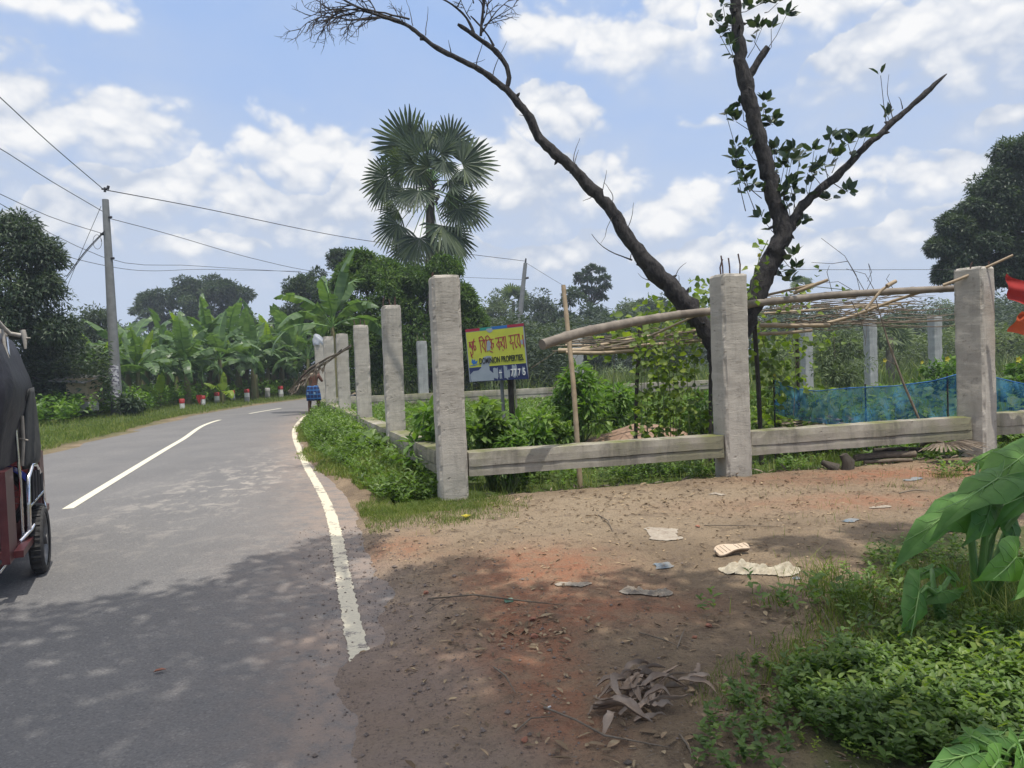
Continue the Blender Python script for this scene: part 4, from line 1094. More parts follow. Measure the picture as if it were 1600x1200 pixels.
# ---- the tree overhead whose shade covers the foreground: stands behind the camera
def shade_tree(label, base, clumps, leaf, per, trunk_r):
    t = thing('shade_tree', label, 'tree', base)
    cc = np.array([c[:3] for c in clumps], float); rr = np.array([c[3] for c in clumps])
    k = np.repeat(np.arange(len(cc)), per)
    o = rdir(len(k)); q = rng.uniform(0, 1, len(k))**.4
    pts = cc[k]+o*(q*rr[k])[:, None]*[1, 1, .6]
    n = len(pts)
    MB().leaves(pts, o+rng.normal(0, .5, (n, 3)), rng.normal(0, .5, (n, 3))+[0, 0, 1], leaf*rng.uniform(.7, 1.2, n), leaf*.45, rng.uniform(0, 1, n)).build('crown', M['mango'], t)
    tr = MB(); fork = np.array(base, float)+[0, 0, 3.0]
    top = cc.mean(0)
    tr.tube([np.array(base, float)-[0, 0, .3], fork, (fork+top)/2, top], [trunk_r*1.3, trunk_r, trunk_r*.6, trunk_r*.2], 12, wob=.06)
    for c in cc[::3]:
        tr.tube([fork, (fork+c)/2+[0, 0, .5], c], [trunk_r*.4, trunk_r*.25, .03], 7)
    tr.build('trunk', M['bark'], t)
    return t
SH = sd  # direction to the sun
cl_ = []
def over(px, py, z, r):
    """clump at height z that shades the ground seen at a pixel"""
    q = G(px, py); s_ = z/SH[2]
    cl_.append((q[0]+SH[0]*s_, q[1]+SH[1]*s_, z, r))
for (px, py, r) in [(40, 1010, .95), (150, 1000, .85), (240, 960, .8), (330, 950, .8), (420, 930, .7), (500, 960, .65), (100, 1100, .8), (250, 1080, .8), (380, 1050, .7), (480, 1080, .6), (560, 1120, .5), (450, 880, .45), (530, 850, .4),
                    (600, 930, .5), (700, 900, .45), (640, 1010, .5), (760, 970, .5), (860, 960, .5), (950, 1000, .5), (900, 1080, .45), (750, 1100, .45), (1040, 930, .5), (1130, 960, .45), (1050, 1050, .45), (1180, 1040, .4), (1250, 960, .4),
                    (1400, 1000, .35), (1480, 900, .5), (1560, 960, .4), (1550, 800, .5), (1400, 840, .35), (1250, 860, .35), (1150, 1150, .35), (1000, 1170, .35), (1400, 1190, .2), (850, 1170, .35), (680, 1180, .35),
                    (400, 1180, .6), (200, 1190, .7), (30, 1190, .8), (-100, 1060, .9), (-220, 1000, .9)]:
    over(px, py, rng.uniform(6.6, 8.6), r*rng.uniform(.9, 1.1))
for i in range(26): cl_.append((rng.uniform(-3, 5.5), rng.uniform(-4.5, 1.2), rng.uniform(6.5, 9.5), rng.uniform(.6, 1.1)))
shade_tree('large shade tree rooted beside the road behind the viewpoint, its crown overhead out of view', (1.6, -3.6, 0), cl_, .17, 340, .34)

# ------------------------------------------------------------------ low vegetation
def pick(n, x0, x1, y0, y1, ok):
    """random ground points inside a rectangle that pass ok(x, y)"""
    out = []
    tot = 0
    while tot < n:
        x = rng.uniform(x0, x1, n*2); y = rng.uniform(y0, y1, n*2); m_ = ok(x, y); out.append(np.column_stack([x[m_], y[m_]])); tot += m_.sum()
        if len(out) > 40: break
    q = np.concatenate(out)[:n]
    return np.column_stack([q, ground_z(q[:, 0], q[:, 1])])
def cheap_pick(n, x0, x1, y0, y1, ok): return pick(n, x0, x1, y0, y1, ok)
def blades(mb, q, h, w_, lean=.35, rnd=None):
    n = len(q); a = rng.uniform(0, 2*np.pi, n); s_ = np.column_stack([np.cos(a), np.sin(a), np.zeros(n)])
    h = np.broadcast_to(h, (n,))*rng.uniform(.45, 1.2, n); b_ = rng.uniform(0, 2*np.pi, n); l_ = lean*rng.uniform(.1, 1.3, n)*h
    ln = np.column_stack([np.cos(b_)*l_, np.sin(b_)*l_, np.zeros(n)])
    w_ = np.broadcast_to(w_, (n,))[:, None]/2
    m_ = q+ln*.35+np.column_stack([np.zeros(n), np.zeros(n), h*.55]); tip = q+ln+np.column_stack([np.zeros(n), np.zeros(n), h])
    V = np.stack([q-s_*w_, q+s_*w_, m_+s_*w_*.7, tip, m_-s_*w_*.7], 1).reshape(-1, 3)
    i = np.arange(n)[:, None]*5; r_ = rng.uniform(0, 1, n) if rnd is None else rnd
    mb.add(V, i+np.array([[0, 1, 2, 4]]), r_); mb.f.append((i+np.array([[4, 2, 3]])+mb.n-len(V), r_, 0, False))
def weeds(mb, q, h, leaf, per, w_=.5, oval=False, tone=None, mi=0):
    """little herbs: a stem with leaves up its height"""
    n = len(q); k = np.repeat(np.arange(n), per); hh = (np.broadcast_to(h, (n,))*rng.uniform(.5, 1.25, n))
    f = np.tile(np.linspace(.25, 1, per), n); a = np.tile(np.arange(per)*2.4, n)+rng.uniform(0, 6.28, n)[k]+rng.uniform(-.5, .5, len(k))
    lx = rng.normal(0, .25, (n, 2))[k]*(f*hh[k])[:, None]
    pts = q[k]+np.column_stack([lx, f*hh[k]])
    el = rng.uniform(-.1, .7, len(k))+f*.25
    D = np.column_stack([np.cos(a)*np.cos(el), np.sin(a)*np.cos(el), np.sin(el)])
    N = np.column_stack([-np.cos(a)*np.sin(el), -np.sin(a)*np.sin(el), np.cos(el)])+rng.normal(0, .2, (len(k), 3))
    L_ = leaf*rng.uniform(.6, 1.25, len(k))
    t = np.clip(rng.uniform(0, 1, n)[k]*.6+rng.uniform(0, .4, len(k)), 0, 1) if tone is None else tone
    mb.leaves(pts, D, N, L_, L_*w_, t, mi, oval, droop=.12)
def stuff(mb, name, mat, label, cat):
    return tag(mb.build(name, mat), label, cat, None, 'stuff')
Afn = lambda x, y: sdist(dRR, nRR, x, y)
Bfn = lambda x, y: -sdist(dRL, nRL, x, y)

# --- right verge between road and roadside posts
def row_side(x, y):   # metres to the right of the roadside beam line (negative = towards road)
    return (x-P0[0])*LD[1]-(y-P0[1])*LD[0]
ok = lambda x, y: (Afn(x, y)+(fbm(x*1.3, y*1.3, 3)-.5)*.8 > .42-.34*sst(y, 9, 14)) & (row_side(x, y) < .15) & (y > 7.7-(x+1)*.3)
q = pick(34000, -9, -.3, 7.3, 30, ok)
q = q[q[:, 1] > 8.2+.8*fbm(q[:, 0]*2, q[:, 1]*2, 71)]; short = q[:, 1] < 9.0
mb = MB(); blades(mb, q[short], .07, .006); blades(mb, q[~short], .08+.34*fbm(q[~short][:, 0]*1.5, q[~short][:, 1]*1.5, 91)*sst(Afn(q[~short][:, 0], q[~short][:, 1]), .3, .9), .011, .6)
q2 = pick(13000, -2.4, .7, 6.8, 9.2, lambda x, y: (Afn(x, y) > .3) & (fence_side(x, y) < .3) & (rng.uniform(0, 1, len(x)) < np.clip(1.25-np.sqrt(((x+1.15)/.95)**2+((y-8.2)/1.05)**2)+(fbm(x*3, y*3, 14)-.5)*1.3, 0, 1))); blades(mb, q2, .03+.04*fbm(q2[:, 0]*3, q2[:, 1]*3, 2), .0045, .9)
stuff(mb, 'grass', M['grass'], 'grass growing along the right hand road edge beside the roadside posts', 'grass')
mb = MB()
q = pick(3900, -9, -.7, 8.6, 30, lambda x, y: ok(x, y) & (Afn(x, y) > .55-.3*sst(y, 11, 15)))
tall = (.07+(.10+.42*fbm(q[:, 0]*1.7, q[:, 1]*1.7, 87)+.12*sst(q[:, 1], 11, 16))*sst(Afn(q[:, 0], q[:, 1])+(fbm(q[:, 0]*.9, q[:, 1]*.9, 41)-.5)*1.2+.35*sst(q[:, 1], 11, 15), .45, 1.35))
weeds(mb, q, tall, .085, 9, .42)
stuff(mb, 'verge_weeds', M['weed'], 'leafy weeds filling the strip between road edge and the roadside posts', 'weeds')
mb = MB()
q = pick(420, -9, -1.2, 9.8, 27, lambda x, y: (Afn(x, y) > .95) & (row_side(x, y) < .05) & (fbm(x*.8, y*.8, 61) > .42))
weeds(mb, q, .34, .16, 7, .85, True)
stuff(mb, 'broad_weeds', M['weed'], 'heart leaved creepers sprawling against the roadside beam', 'weeds')

# --- left verge and the country beyond
okl = lambda x, y: (Bfn(x, y)+(fbm(x*1.1, y*1.1, 3)-.5)*.5 > .35) & (Bfn(x, y) < 9)
mb = MB(); q = pick(30000, -24, -9, 12, 45, okl); blades(mb, q, .13, .02, .6)
q = pick(9000, -13.5, -9.5, 14, 30, lambda x, y: okl(x, y) & (Bfn(x, y) < 2.6)); blades(mb, q, .09, .014, .6)
stuff(mb, 'grass', M['grass'], 'bright grass on the far side verge of the road', 'grass')
mb = MB(); q = pick(5500, -26, -10, 22, 60, lambda x, y: (Bfn(x, y) > 2.0+2*fbm(x*.5, y*.5, 7)) & (Bfn(x, y) < 13))
weeds(mb, q, .5+.5*fbm(q[:, 0]*.4, q[:, 1]*.4, 9), .22, 8, .5)
stuff(mb, 'undergrowth', M['shrub'], 'leafy undergrowth between the guide posts and the banana grove', 'undergrowth')

# --- inside the plot: grass and herbs
inn = lambda x, y: (fence_side(x, y) > .05) & (row_side(x, y) > .15)
mb = MB(); q = pick(26000, -1.5, 13, 8.6, 18, inn); blades(mb, q, .12, .011, .6)
q = pick(16000, -6, 22, 16, 34, inn); blades(mb, q, .28, .03, .5)
q = pick(14000, -8, 60, 32, 75, lambda x, y: (row_side(x, y) > -6) & (Afn(x, y) > 1)); blades(mb, q, .8, .10, .4)
stuff(mb, 'grass', M['grass'], 'uneven grass covering the plot behind the front tie beam', 'grass')
mb = MB(); q = pick(7000, -6, 20, 9.0, 27, lambda x, y: inn(x, y) & (fbm(x*.45, y*.45, 17)+.02*(y-9) > .47) & ~((np.abs(x-P(1000, 660, 14.6)[0]) < 1.6) & (y < 15.6)))
weeds(mb, q, .12+.40*fbm(q[:, 0]*.6, q[:, 1]*.6, 19)*sst(q[:, 1], 9, 15), .12, 8, .45)
stuff(mb, 'low_herbs', M['weed'], 'low leafy herbs growing in patches all over the plot', 'herbs')
# reeds and hedge at the back
mb = MB(); q = pick(9000, -7, 40, 29, 46, lambda x, y: (row_side(x, y) > 2) & (fbm(x*.25, y*.25, 23) > .40)); blades(mb, q, .5+1.3*fbm(q[:, 0]*.3, q[:, 1]*.3, 55), .05, .7)
stuff(mb, 'tall_reeds', M['reed'], 'tall reedy grass in a band at the back of the plot', 'reeds')
def thicket(label, px0, px1, d0, d1, h0, h1, n, leaf, mat, cat='thicket'):
    mb = MB(); px = rng.uniform(px0, px1, n); d = rng.uniform(d0, d1, n)
    x = (px-800)/F*d; y = d.copy()
    top = h0+(h1-h0)*fbm(x*.22+d*.05, y*.1, 29, 4)*1.25
    u = rng.uniform(0, 1, n)**.6
    pts = np.column_stack([x, y, u*top])
    D = rdir(n, -.6, .5); N = rng.normal(0, .5, (n, 3))+[0, 0, 1]
    mb.leaves(pts, D, N, leaf*rng.uniform(.6, 1.3, n), leaf*.42, np.clip(rng.uniform(0, .7, n)+.3*fbm(x*.6, pts[:, 2]*.6, 5), 0, 1))
    return stuff(mb, 'thicket', mat, label, cat)
thicket('continuous dark thicket below the far wooded skyline on the right half', 690, 1700, 56, 72, 2.0, 6.5, 42000, .42, M['far'])
thicket('pale green thicket of bamboo and scrub in front of the far trees', 1180, 1700, 42, 52, .8, 3.4, 14000, .30, M['far2'])
thicket('dark leafy thicket behind the sale sign and the roadside posts', 540, 900, 32, 44, 1.0, 5.0, 24000, .26, M['far'])
thicket('dark thicket behind the banana grove along the bend', 130, 560, 50, 62, 3.0, 6.0, 34000, .34, M['mango'])
thicket('dark undergrowth beneath the big trees at the left edge', -80, 175, 27, 34, 1.0, 4.2, 20000, .2, M['mango'])

# --- shrubs one can tell apart inside the plot
def shrub(label, px, d, top, halfw, mat='shrub', leaf=.12, nc=22, per=60, w_=.4, name='leafy_shrub', cat='shrub', group=None, oval=False, z0=None, long=False, droop=.3):
    base = tree_at(px, d); zt = CAMZ+(hz(px)-top)*d/F; rw = halfw*d/F
    t = thing(name, label, cat, base, 0, group)
    h = zt-base[2]; cen = base+[0, 0, h*.52]
    pts, o, cc, k = crown_pts(nc, per, cen, (rw*.8, rw*.8, h*.40), max(rw*.32, .10), .8, -.9, .2)
    keep = pts[:, 2] > base[2]+.02; pts, o, k = pts[keep], o[keep], k[keep]; n = len(pts)
    MB().leaves(pts, o+rng.normal(0, .35, (n, 3))-[0, 0, .1], rng.normal(0, .4, (n, 3))+[0, 0, 1.1]+o*.3, leaf*rng.uniform(.6, 1.25, n), leaf*w_*rng.uniform(.8, 1.2, n),
                np.clip(rng.uniform(0, 1, len(cc))[k]*.5+rng.uniform(0, .55, n), 0, 1), oval=oval, droop=droop).build('foliage', M[mat], t)
    st = MB()
    for c in cc[:14]: st.tube([base+rng.normal(0, .05, 3)*[1, 1, 0]-[0, 0, .04], (base+c)/2+rng.normal(0, .05, 3), c], [.018, .013, .005], 5)
    st.build('stems', M['stem'], t)
    return t
shrub('bright leafy shrub growing over the roadside beam just left of the corner post', 664, 9.9, 612, 40, 'shrub', .20, 16, 16, .38, oval=True)
shrub('dark heart leaved bush immediately right of the corner post behind the beam', 762, 9.9, 612, 34, 'weed', .13, 16, 42, .72, oval=True, droop=.3)
shrub('low ferny shrub in front of the sign legs behind the front beam', 818, 10.2, 628, 40, 'shrub', .13, 18, 50, .4, oval=True)
shrub('small bright weed bush close behind the front beam right of the corner post', 790, 9.55, 668, 34, 'shrub', .10, 14, 46, .4, oval=True)
shrub('large cassava like shrub left of the earth mound behind the bamboo stake', 905, 14.5, 560, 55, 'shrub', .19, 26, 48, .34, oval=True)
shrub('leafy cassava like shrub right of the bamboo stake behind the earth mound', 958, 16.8, 590, 50, 'shrub', .19, 24, 46, .34, oval=True)
shrub('low rounded leafy shrub between the sign and the bamboo stake', 862, 12.2, 630, 34, 'weed', .14, 18, 50, .4, oval=True)
shrub('pale bush at the right end of the earth mound', 1092, 14.5, 610, 42, 'shrub', .13, 20, 60)
shrub('dark green bush behind the forked tree base, left of the blue net', 1205, 14, 600, 40, 'weed', .14, 18, 60)
shrub('feathery tall weed clump behind the blue net between far grey posts', 1312, 21, 520, 48, 'far2', .16, 30, 90, .25)
shrub('wide bush behind the blue net near the right post', 1470, 18, 560, 50, 'shrub', .16, 24, 70)
shrub('bush at the right edge behind the red cloth post', 1600, 14, 560, 45, 'shrub', .15, 22, 70)
shrub('young bushy plant poking out under the beam near the roadside corner', 715, 13.4, 640, 30, 'shrub', .14, 14, 46)
shrub('long leaved dark plant beside the guide posts at the foot of the electric pole', 202, 28.5, 620, 22, 'mango', .22, 14, 50)
shrub('leafy bush in front of the woven hut wall', 98, 26.3, 606, 22, 'shrub', .2, 16, 60)
shrub('round bush left of the electric pole foot below the woven hut', 128, 29, 608, 26, 'shrub', .2, 18, 60)
# --- pumpkin vines: ground cover with yellow flowers, and the same vine on the trellis and the strings
mb = MB(); q = pick(2300, 3.5, 14, 12.3, 20, lambda x, y: inn(x, y) & (x/y > .34) & (fbm(x*.7, y*.7, 77) > .36))
weeds(mb, q, .30+.35*fbm(q[:, 0], q[:, 1], 3), .20, 4, .95, True)
stuff(mb, 'pumpkin_vines', M['vine'], 'broad leaved pumpkin vines sprawling behind the blue net', 'vines')
def flower(px, py, d, label, s_=.07):
    s_ *= .7
    c = P(px, py, d); t = MB()
    for i in range(5):
        a = i*1.2566; D = np.array([[math.cos(a), -.5, math.sin(a)]]); t.leaves(c[None], D, np.array([[0, -1, .3]]), s_, s_*.7, .5, oval=True)
    t.tube([c, c+[0, .03, -.10]], [.006, .004], 5)
    return tag(t.build('pumpkin_flower', M['yellow']), label, 'flower', 'yellow pumpkin flowers')
flower(1479, 561, 12.6, 'large yellow flower just left of the red cloth post', .085)
flower(1382, 563, 13, 'pair petalled yellow flower above the middle of the blue net')
flower(1440, 566, 14, 'faint yellow flower between the net and the right post', .06)
flower(1211, 585, 11.5, 'yellow flower at the top left corner of the blue net')
flower(1590, 562, 11.8, 'yellow flower at the right edge under the red cloth', .09)
flower(1186, 399, 10.2, 'yellow flower in the vine climbing the forked tree beside the rebars', .06)

# ------------------------------------------------------------------ foreground right: taro, weeds
def taro_leaf(mb, c, dirn, nrm_, L_, W_, rnd, fold=.16, seed=0):
    """arrow shaped leaf: c = where the stalk meets it; dirn towards the tip"""
    r = np.random.default_rng(seed)
    dirn = dirn/np.linalg.norm(dirn); S = np.cross(dirn, nrm_); S /= np.linalg.norm(S); N = np.cross(S, dirn)
    out = [(-.30, .30), (-.34, .44), (-.22, .56), (0, .60), (.2, .54), (.4, .42), (.6, .28), (.8, .13), (.93, .045)]
    rows = 4
    cols = []
    rib = [(max(a, -.02 if i else -.06), 0) for i, (a, b_) in enumerate(out)]
    V = []
    for sg in (-1, 1):
        base_i = len(V)
        ph = r.uniform(0, 6)
        for i, ((ax, bx), (cx_, _)) in enumerate(zip(out, rib)):
            for j in range(rows):
                f = j/(rows-1)
                x_ = cx_+(ax-cx_)*f; y_ = bx*f
                z_ = fold*y_*1.0-.30*max(x_, 0)**2-.5*y_*y_+.035*math.sin(i*1.9+ph)*f+.03*math.sin(i*3.3+ph)*f*f
                V.append(c+dirn*x_*L_+S*sg*y_*W_+N*z_*L_)
        Fc = []
        for i in range(len(out)-1):
            for j in range(rows-1):
                a = base_i+i*rows+j; Fc.append((a, a+rows, a+rows+1, a+1) if sg > 0 else (a, a+1, a+rows+1, a+rows))
        V.append(c+dirn*1.0*L_-N*.30*L_)
        ti = len(V)-1; last = base_i+(len(out)-1)*rows
        cols.append((Fc, [(last+j, ti, last+j+1) if sg > 0 else (last+j, last+j+1, ti) for j in range(rows-1)]))
    V = np.array(V)
    q4 = np.concatenate([np.array(c_[0]) for c_ in cols]); t3 = np.concatenate([np.array(c_[1]) for c_ in cols])
    mb.add(V, q4, rnd, smooth=True); mb.f.append((t3+mb.n-len(V), np.full(len(t3), rnd), 0, True))
def veinmat():
    mt, b = newmat('taro_blade')
    oc = b.n('ShaderNodeTexCoord').outputs['Object']
    nz = b.noise(oc, 5, 4)
    c = b.mix(b.mr(nz, .3, .7), (.06, .15, .035), (.11, .24, .055))
    c = b.mix(b.mr(b.n('ShaderNodeAttribute', attribute_name='rnd').outputs['Fac'], .5, 1.0, 0, .7), c, (.16, .31, .06))
    pr = b.n('ShaderNodeBsdfPrincipled', {'Base Color': c, 'Roughness': .55, 'Specular IOR Level': .3, 'Normal': bump(b, b.noise(oc, 22, 3), .5, .01)})
    tl = b.n('ShaderNodeBsdfTranslucent', {'Color': b.mix(1.0, c, (1.4, 1.6, .5), 'MULTIPLY')})
    finish(b, b.n('ShaderNodeMixShader', {0: .35, 1: pr.outputs[0], 2: tl.outputs[0]}).outputs[0]); return mt
M['taro_blade'] = veinmat()
def taro(label, root, leaves, name='taro_plant', sk=1.0):
    """leaves: (stalk px,py,depth, tip px,py,depth, width factor, tone)"""
    t = thing(name, label, 'taro plant', root)
    for i, (ax, ay, ad, bx, by, bd, wf, tn) in enumerate(leaves):
        c, tip = P(ax, ay, ad), P(bx, by, bd); dv_ = tip-c; L_ = np.linalg.norm(dv_)
        n_ = np.array([rng.uniform(-.3, .3), -.35, 1.0]) if wf > 0 else np.array([.2, -1.0, .25])
        wf = abs(wf)
        mb = MB(); taro_leaf(mb, c, dv_, n_, L_, L_*wf, tn, .18, i+int(ax))
        lo = mb.build('leaf', M['taro_blade'], t)
        rib = MB()
        rib.tube([c+[0, 0, .004], c+dv_*.5+[0, 0, .004-.03*L_], tip], [.005, .003, .001], 5)
        VV = mb.v[0]; half = (len(VV)-2)//2+1
        for s0 in (0, half):
            for i_ in (0, 2, 3, 4, 5, 6):
                e_ = [VV[s0+i_*4+j_]+[0, 0, .003] for j_ in range(4)] if s0+i_*4+3 < len(VV) else None
                if e_ is not None: rib.tube([c+dv_*max(0, [-.3, 0, -.1, 0, .12, .3, .5][i_])*.8]+e_[1:], [.0022, .0016, .0012, .0006], 4)
        r_ = rib.build('midrib', M['taro_stem'], t); r_.parent = lo
        m_ = (root+c)/2+np.array([(c-root)[0]*-.12, 0, .10*sk])
        MB().tube([root+rng.normal(0, .015, 3)*[1, 1, 0], (root+m_)/2, m_, (m_+c)/2+[0, 0, .03*sk], c-[0, 0, .012]], [.024*sk, .02*sk, .015*sk, .012*sk, .006*sk], 8).build('stalk', M['taro_stem'], t)
    return t
r1 = GG(1528, 955)
taro('big taro plant at the right edge with wide arrow shaped leaves', r1, [
 (1497, 792, 4.25, 1392, 858, 4.05, .42, .6), (1560, 748, 4.2, 1462, 800, 3.9, .36, .7), (1548, 790, 4.2, 1530, 846, 3.95, -.55, .3), (1600, 712, 4.5, 1512, 768, 4.2, .40, .8),
 (1650, 745, 4.3, 1566, 790, 4.0, .40, .5), (1625, 695, 4.6, 1700, 690, 4.3, .45, .8), (1575, 805, 4.4, 1600, 868, 4.15, -.5, .5), (1588, 872, 3.7, 1552, 905, 3.5, -.55, .8), (1640, 870, 3.7, 1610, 935, 3.5, -.6, .9),
 (1530, 720, 4.9, 1570, 690, 4.9, .4, .9)])
r2 = GG(1470, 985)
taro('small taro plant with one leaf hanging limp toward the bare soil', r2, [
 (1436, 925, 3.85, 1420, 1012, 3.6, -.38, .5), (1478, 935, 4.0, 1512, 922, 3.9, -.5, 1.0), (1492, 905, 4.15, 1474, 880, 4.15, -.5, .9), (1470, 925, 3.95, 1395, 950, 3.85, .3, .7), (1455, 890, 4.3, 1420, 905, 4.2, .4, .9)])
q3 = P(1560, 1330, 2.6); q3[2] = gz(q3[0], q3[1])
taro('large leaved plant in the bottom right corner of the view', q3, [
 (1518, 1152, 2.5, 1578, 1178, 2.4, -.42, .9), (1525, 1178, 2.42, 1448, 1190, 2.3, .42, .3), (1592, 1165, 2.45, 1608, 1205, 2.3, -.5, 1.0), (1560, 1190, 2.35, 1530, 1225, 2.25, -.5, .9), (1560, 1150, 2.65, 1495, 1142, 2.6, .42, .6),
 (1610, 1150, 2.6, 1640, 1120, 2.6, .45, .8)], 'heart_leaf_plant', .35)
# weed carpet
def inpoly(px, py, poly):
    poly = np.array(poly, float); r_ = np.zeros(len(px), bool); n = len(poly)
    for i in range(n):
        x1, y1 = poly[i]; x2, y2 = poly[(i+1) % n]
        c_ = ((y1 > py) != (y2 > py)) & (px < (x2-x1)*(py-y1)/(y2-y1+1e-9)+x1); r_ ^= c_
    return r_
def pixpts(n, poly, z=0.0, jitter=0):
    poly = np.array(poly, float); out = []
    gpoly = np.array([G(a, b_)[:2] for a, b_ in poly]); lo, hi = gpoly.min(0), gpoly.max(0)
    while len(out) < n:
        x = rng.uniform(lo[0], hi[0], n*3); y = rng.uniform(lo[1], hi[1], n*3)
        m_ = inpoly(x, y, gpoly); out += list(np.column_stack([x[m_], y[m_]]))
    q = np.array(out[:n]); return np.column_stack([q, ground_z(q[:, 0], q[:, 1])])
mb = MB()
q = pixpts(1500, [(1225, 1065), (1340, 1020), (1500, 1005), (1700, 1000), (1800, 1200), (1440, 1230), (1290, 1180), (1235, 1120)])
q = q[fbm(q[:, 0]*3.0, q[:, 1]*3.0, 15) > .45]; weeds(mb, q, .05+.13*fbm(q[:, 0]*4, q[:, 1]*4, 5), .038, 11, .55, True)
q = pixpts(420, [(1270, 920), (1420, 870), (1600, 880), (1700, 1010), (1330, 1020)]); q = q[fbm(q[:, 0]*5, q[:, 1]*5, 6) > .42]
weeds(mb, q, .13, .045, 9, .5, True)
q = pixpts(90, [(1080, 1180), (1180, 1040), (1260, 1100), (1260, 1230), (1100, 1240)]); weeds(mb, q, .07, .035, 9, .6, True)
q = pixpts(260, [(1240, 1040), (1400, 1000), (1640, 1010), (1700, 1230), (1300, 1200)]); q = q[fbm(q[:, 0]*3+9, q[:, 1]*3, 16) > .5]; weeds(mb, q, .15, .055, 7, .45, True, mi=1)
q = pixpts(1500, [(1220, 1050), (1400, 1000), (1640, 1010), (1700, 1230), (1250, 1200)]); q = q[fbm(q[:, 0]*3, q[:, 1]*3, 26) > .45]; weeds(mb, q, .07, .018, 9, .7, False, mi=1)
stuff(mb, 'weed_carpet', [M['weed'], M['vine']], 'low bright weed carpet covering the lower right corner', 'weeds')
mb = MB()
q = pick(9000, 2.0, 9, .5, 6.2, lambda x, y: (x > 1.3+.62*(y-2.2)+.5) & (fbm(x*1.5, y*1.5, 44) > .38)); blades(mb, q, .12, .005, .8)
q = pixpts(2600, [(1185, 1080), (1270, 980), (1400, 900), (1620, 900), (1700, 1050), (1330, 1060)]); blades(mb, q, .16, .004, .7)
q = pixpts(700, [(1070, 1110), (1130, 1040), (1230, 1030), (1260, 1100), (1150, 1130)]); blades(mb, q, .05, .003, .7)
q = pixpts(500, [(1180, 800), (1210, 735), (1550, 735), (1600, 790), (1400, 880), (1230, 930)]); q = q[fbm(q[:, 0]*4, q[:, 1]*4, 8) > .55]; blades(mb, q, .09, .004, .8)
for (px, py, n_, h_) in [(1292, 905, 90, .20), (1285, 930, 120, .16), (1330, 960, 140, .22), (1225, 1010, 60, .06), (1480, 745, 120, .10), (1290, 725, 200, .16), (1320, 720, 160, .14), (1180, 742, 80, .12), (705, 800, 60, .05), (1210, 945, 50, .10), (1400, 760, 40, .05), (1560, 960, 200, .3), (1600, 1000, 200, .3)]:
    c = GG(px, py); qq = np.column_stack([c[0]+rng.normal(0, .10, n_), c[1]+rng.normal(0, .09, n_)]); qq = np.column_stack([qq, ground_z(qq[:, 0], qq[:, 1])]); blades(mb, qq, h_, .006, .9)
stuff(mb, 'grass', M['grass'], 'thin grass tufts among the weeds and on the bare soil of the yard', 'grass')
mb = MB()
for (px, py, n_) in [(1275, 950, 14), (1490, 742, 20), (1050, 745, 40), (960, 752, 40), (1240, 735, 40), (1100, 742, 30), (860, 762, 12), (1020, 740, 40), (1210, 945, 6), (665, 745, 40), (640, 720, 60), (680, 760, 20)]:
    c = GG(px, py); qq = np.column_stack([c[0]+rng.normal(0, .22, n_), c[1]+rng.normal(0, .10, n_)]); qq = np.column_stack([qq, ground_z(qq[:, 0], qq[:, 1])]); weeds(mb, qq, .17, .06, 8, .5, True)
stuff(mb, 'low_herbs', M['weed'], 'small herbs under the tie beam along the edge of the bare yard', 'herbs')

# ------------------------------------------------------------------ poles, cables, guide posts, hut
def vadd(o, mb): return o
d1 = 29.0
b1 = tree_at(184, d1); b1 = P(184, 657, d1); b1[2] = gz(b1[0], b1[1]); t1_ = P(164, 300, d1)
pole = thing('electric_pole', 'tall grey concrete electric pole with torn posters on the far side of the road', 'pole', b1)
top1 = t1_
zs = np.linspace(0, 1, 12)
MB().tube([b1-[0, 0, .3]+(top1-b1)*z for z in zs], np.linspace(.225, .12, 12), 14).build('shaft', M['polegrey'], pole)
mb = MB(); mb.tube([top1, top1+[0, 0, .18]], [.05, .04], 8); mb.tube([top1+[-.12, 0, .12], top1+[.16, 0, .12]], .035, 8); mb.tube([top1+[.10, 0, .1], top1+[.16, 0, .24]], [.06, .05], 8)
mb.build('insulator', M['black'], pole)
for (py, s_) in ((340, 1), (366, -1), (404, 1)):
    c = P(164+(py-300)*.058, py, d1); MB().tube([c+[.12*s_, -.05, 0], c+[.24*s_, -.05, 0]], [.05, .045], 8).build('insulator', M['black'], pole)
def pole_pt(py, r=0.0): return P(164+(py-300)*.0565, py, d1)
mb = MB()
for (pa, pb, w0, w1) in ((570, 612, -.9, 1), (600, 622, -.2, .95)):
    n = 7; V = []
    for j, a in enumerate(np.linspace(-1.1*1, 1.1, n)):
        for py in (pa, pb):
            c = pole_pt(py+rng.uniform(-2, 2)); rr = .225
            V.append(c+[rr*math.sin(a)*1.0, -rr*math.cos(a)-.012, 0])
    mb.add(V, [(2*j, 2*j+2, 2*j+3, 2*j+1) for j in range(n-1)])
mtp, b = newmat('printed_poster'); oc = b.n('ShaderNodeTexCoord').outputs['Object']
c_ = b.mix(b.mr(b.noise(b.vm('MULTIPLY', oc, (1, 1, 1.6)), 9, 4, .7), .50, .54), (.50, .50, .52), (.10, .09, .13))
finish(b, b.n('ShaderNodeBsdfPrincipled', {'Base Color': c_, 'Roughness': .8}).outputs[0])
po = mb.build('poster', mtp, pole)
d2 = 56.0
b2 = col3(808, d2); b2[2] = gz(b2[0], b2[1]); top2 = P(821, 411, d2)
p2_ = thing('electric_pole', 'thin distant electric pole leaning right, rising behind the sale sign', 'pole', b2)
bb = b2+(P(811, 508, d2)-P(821, 411, d2))*0
MB().tube([P(811, 508, d2)+(P(811, 508, d2)-top2)*.62, P(811, 508, d2), P(816, 460, d2), top2], [.24, .22, .18, .14], 10).build('shaft', M['polegrey'], p2_)
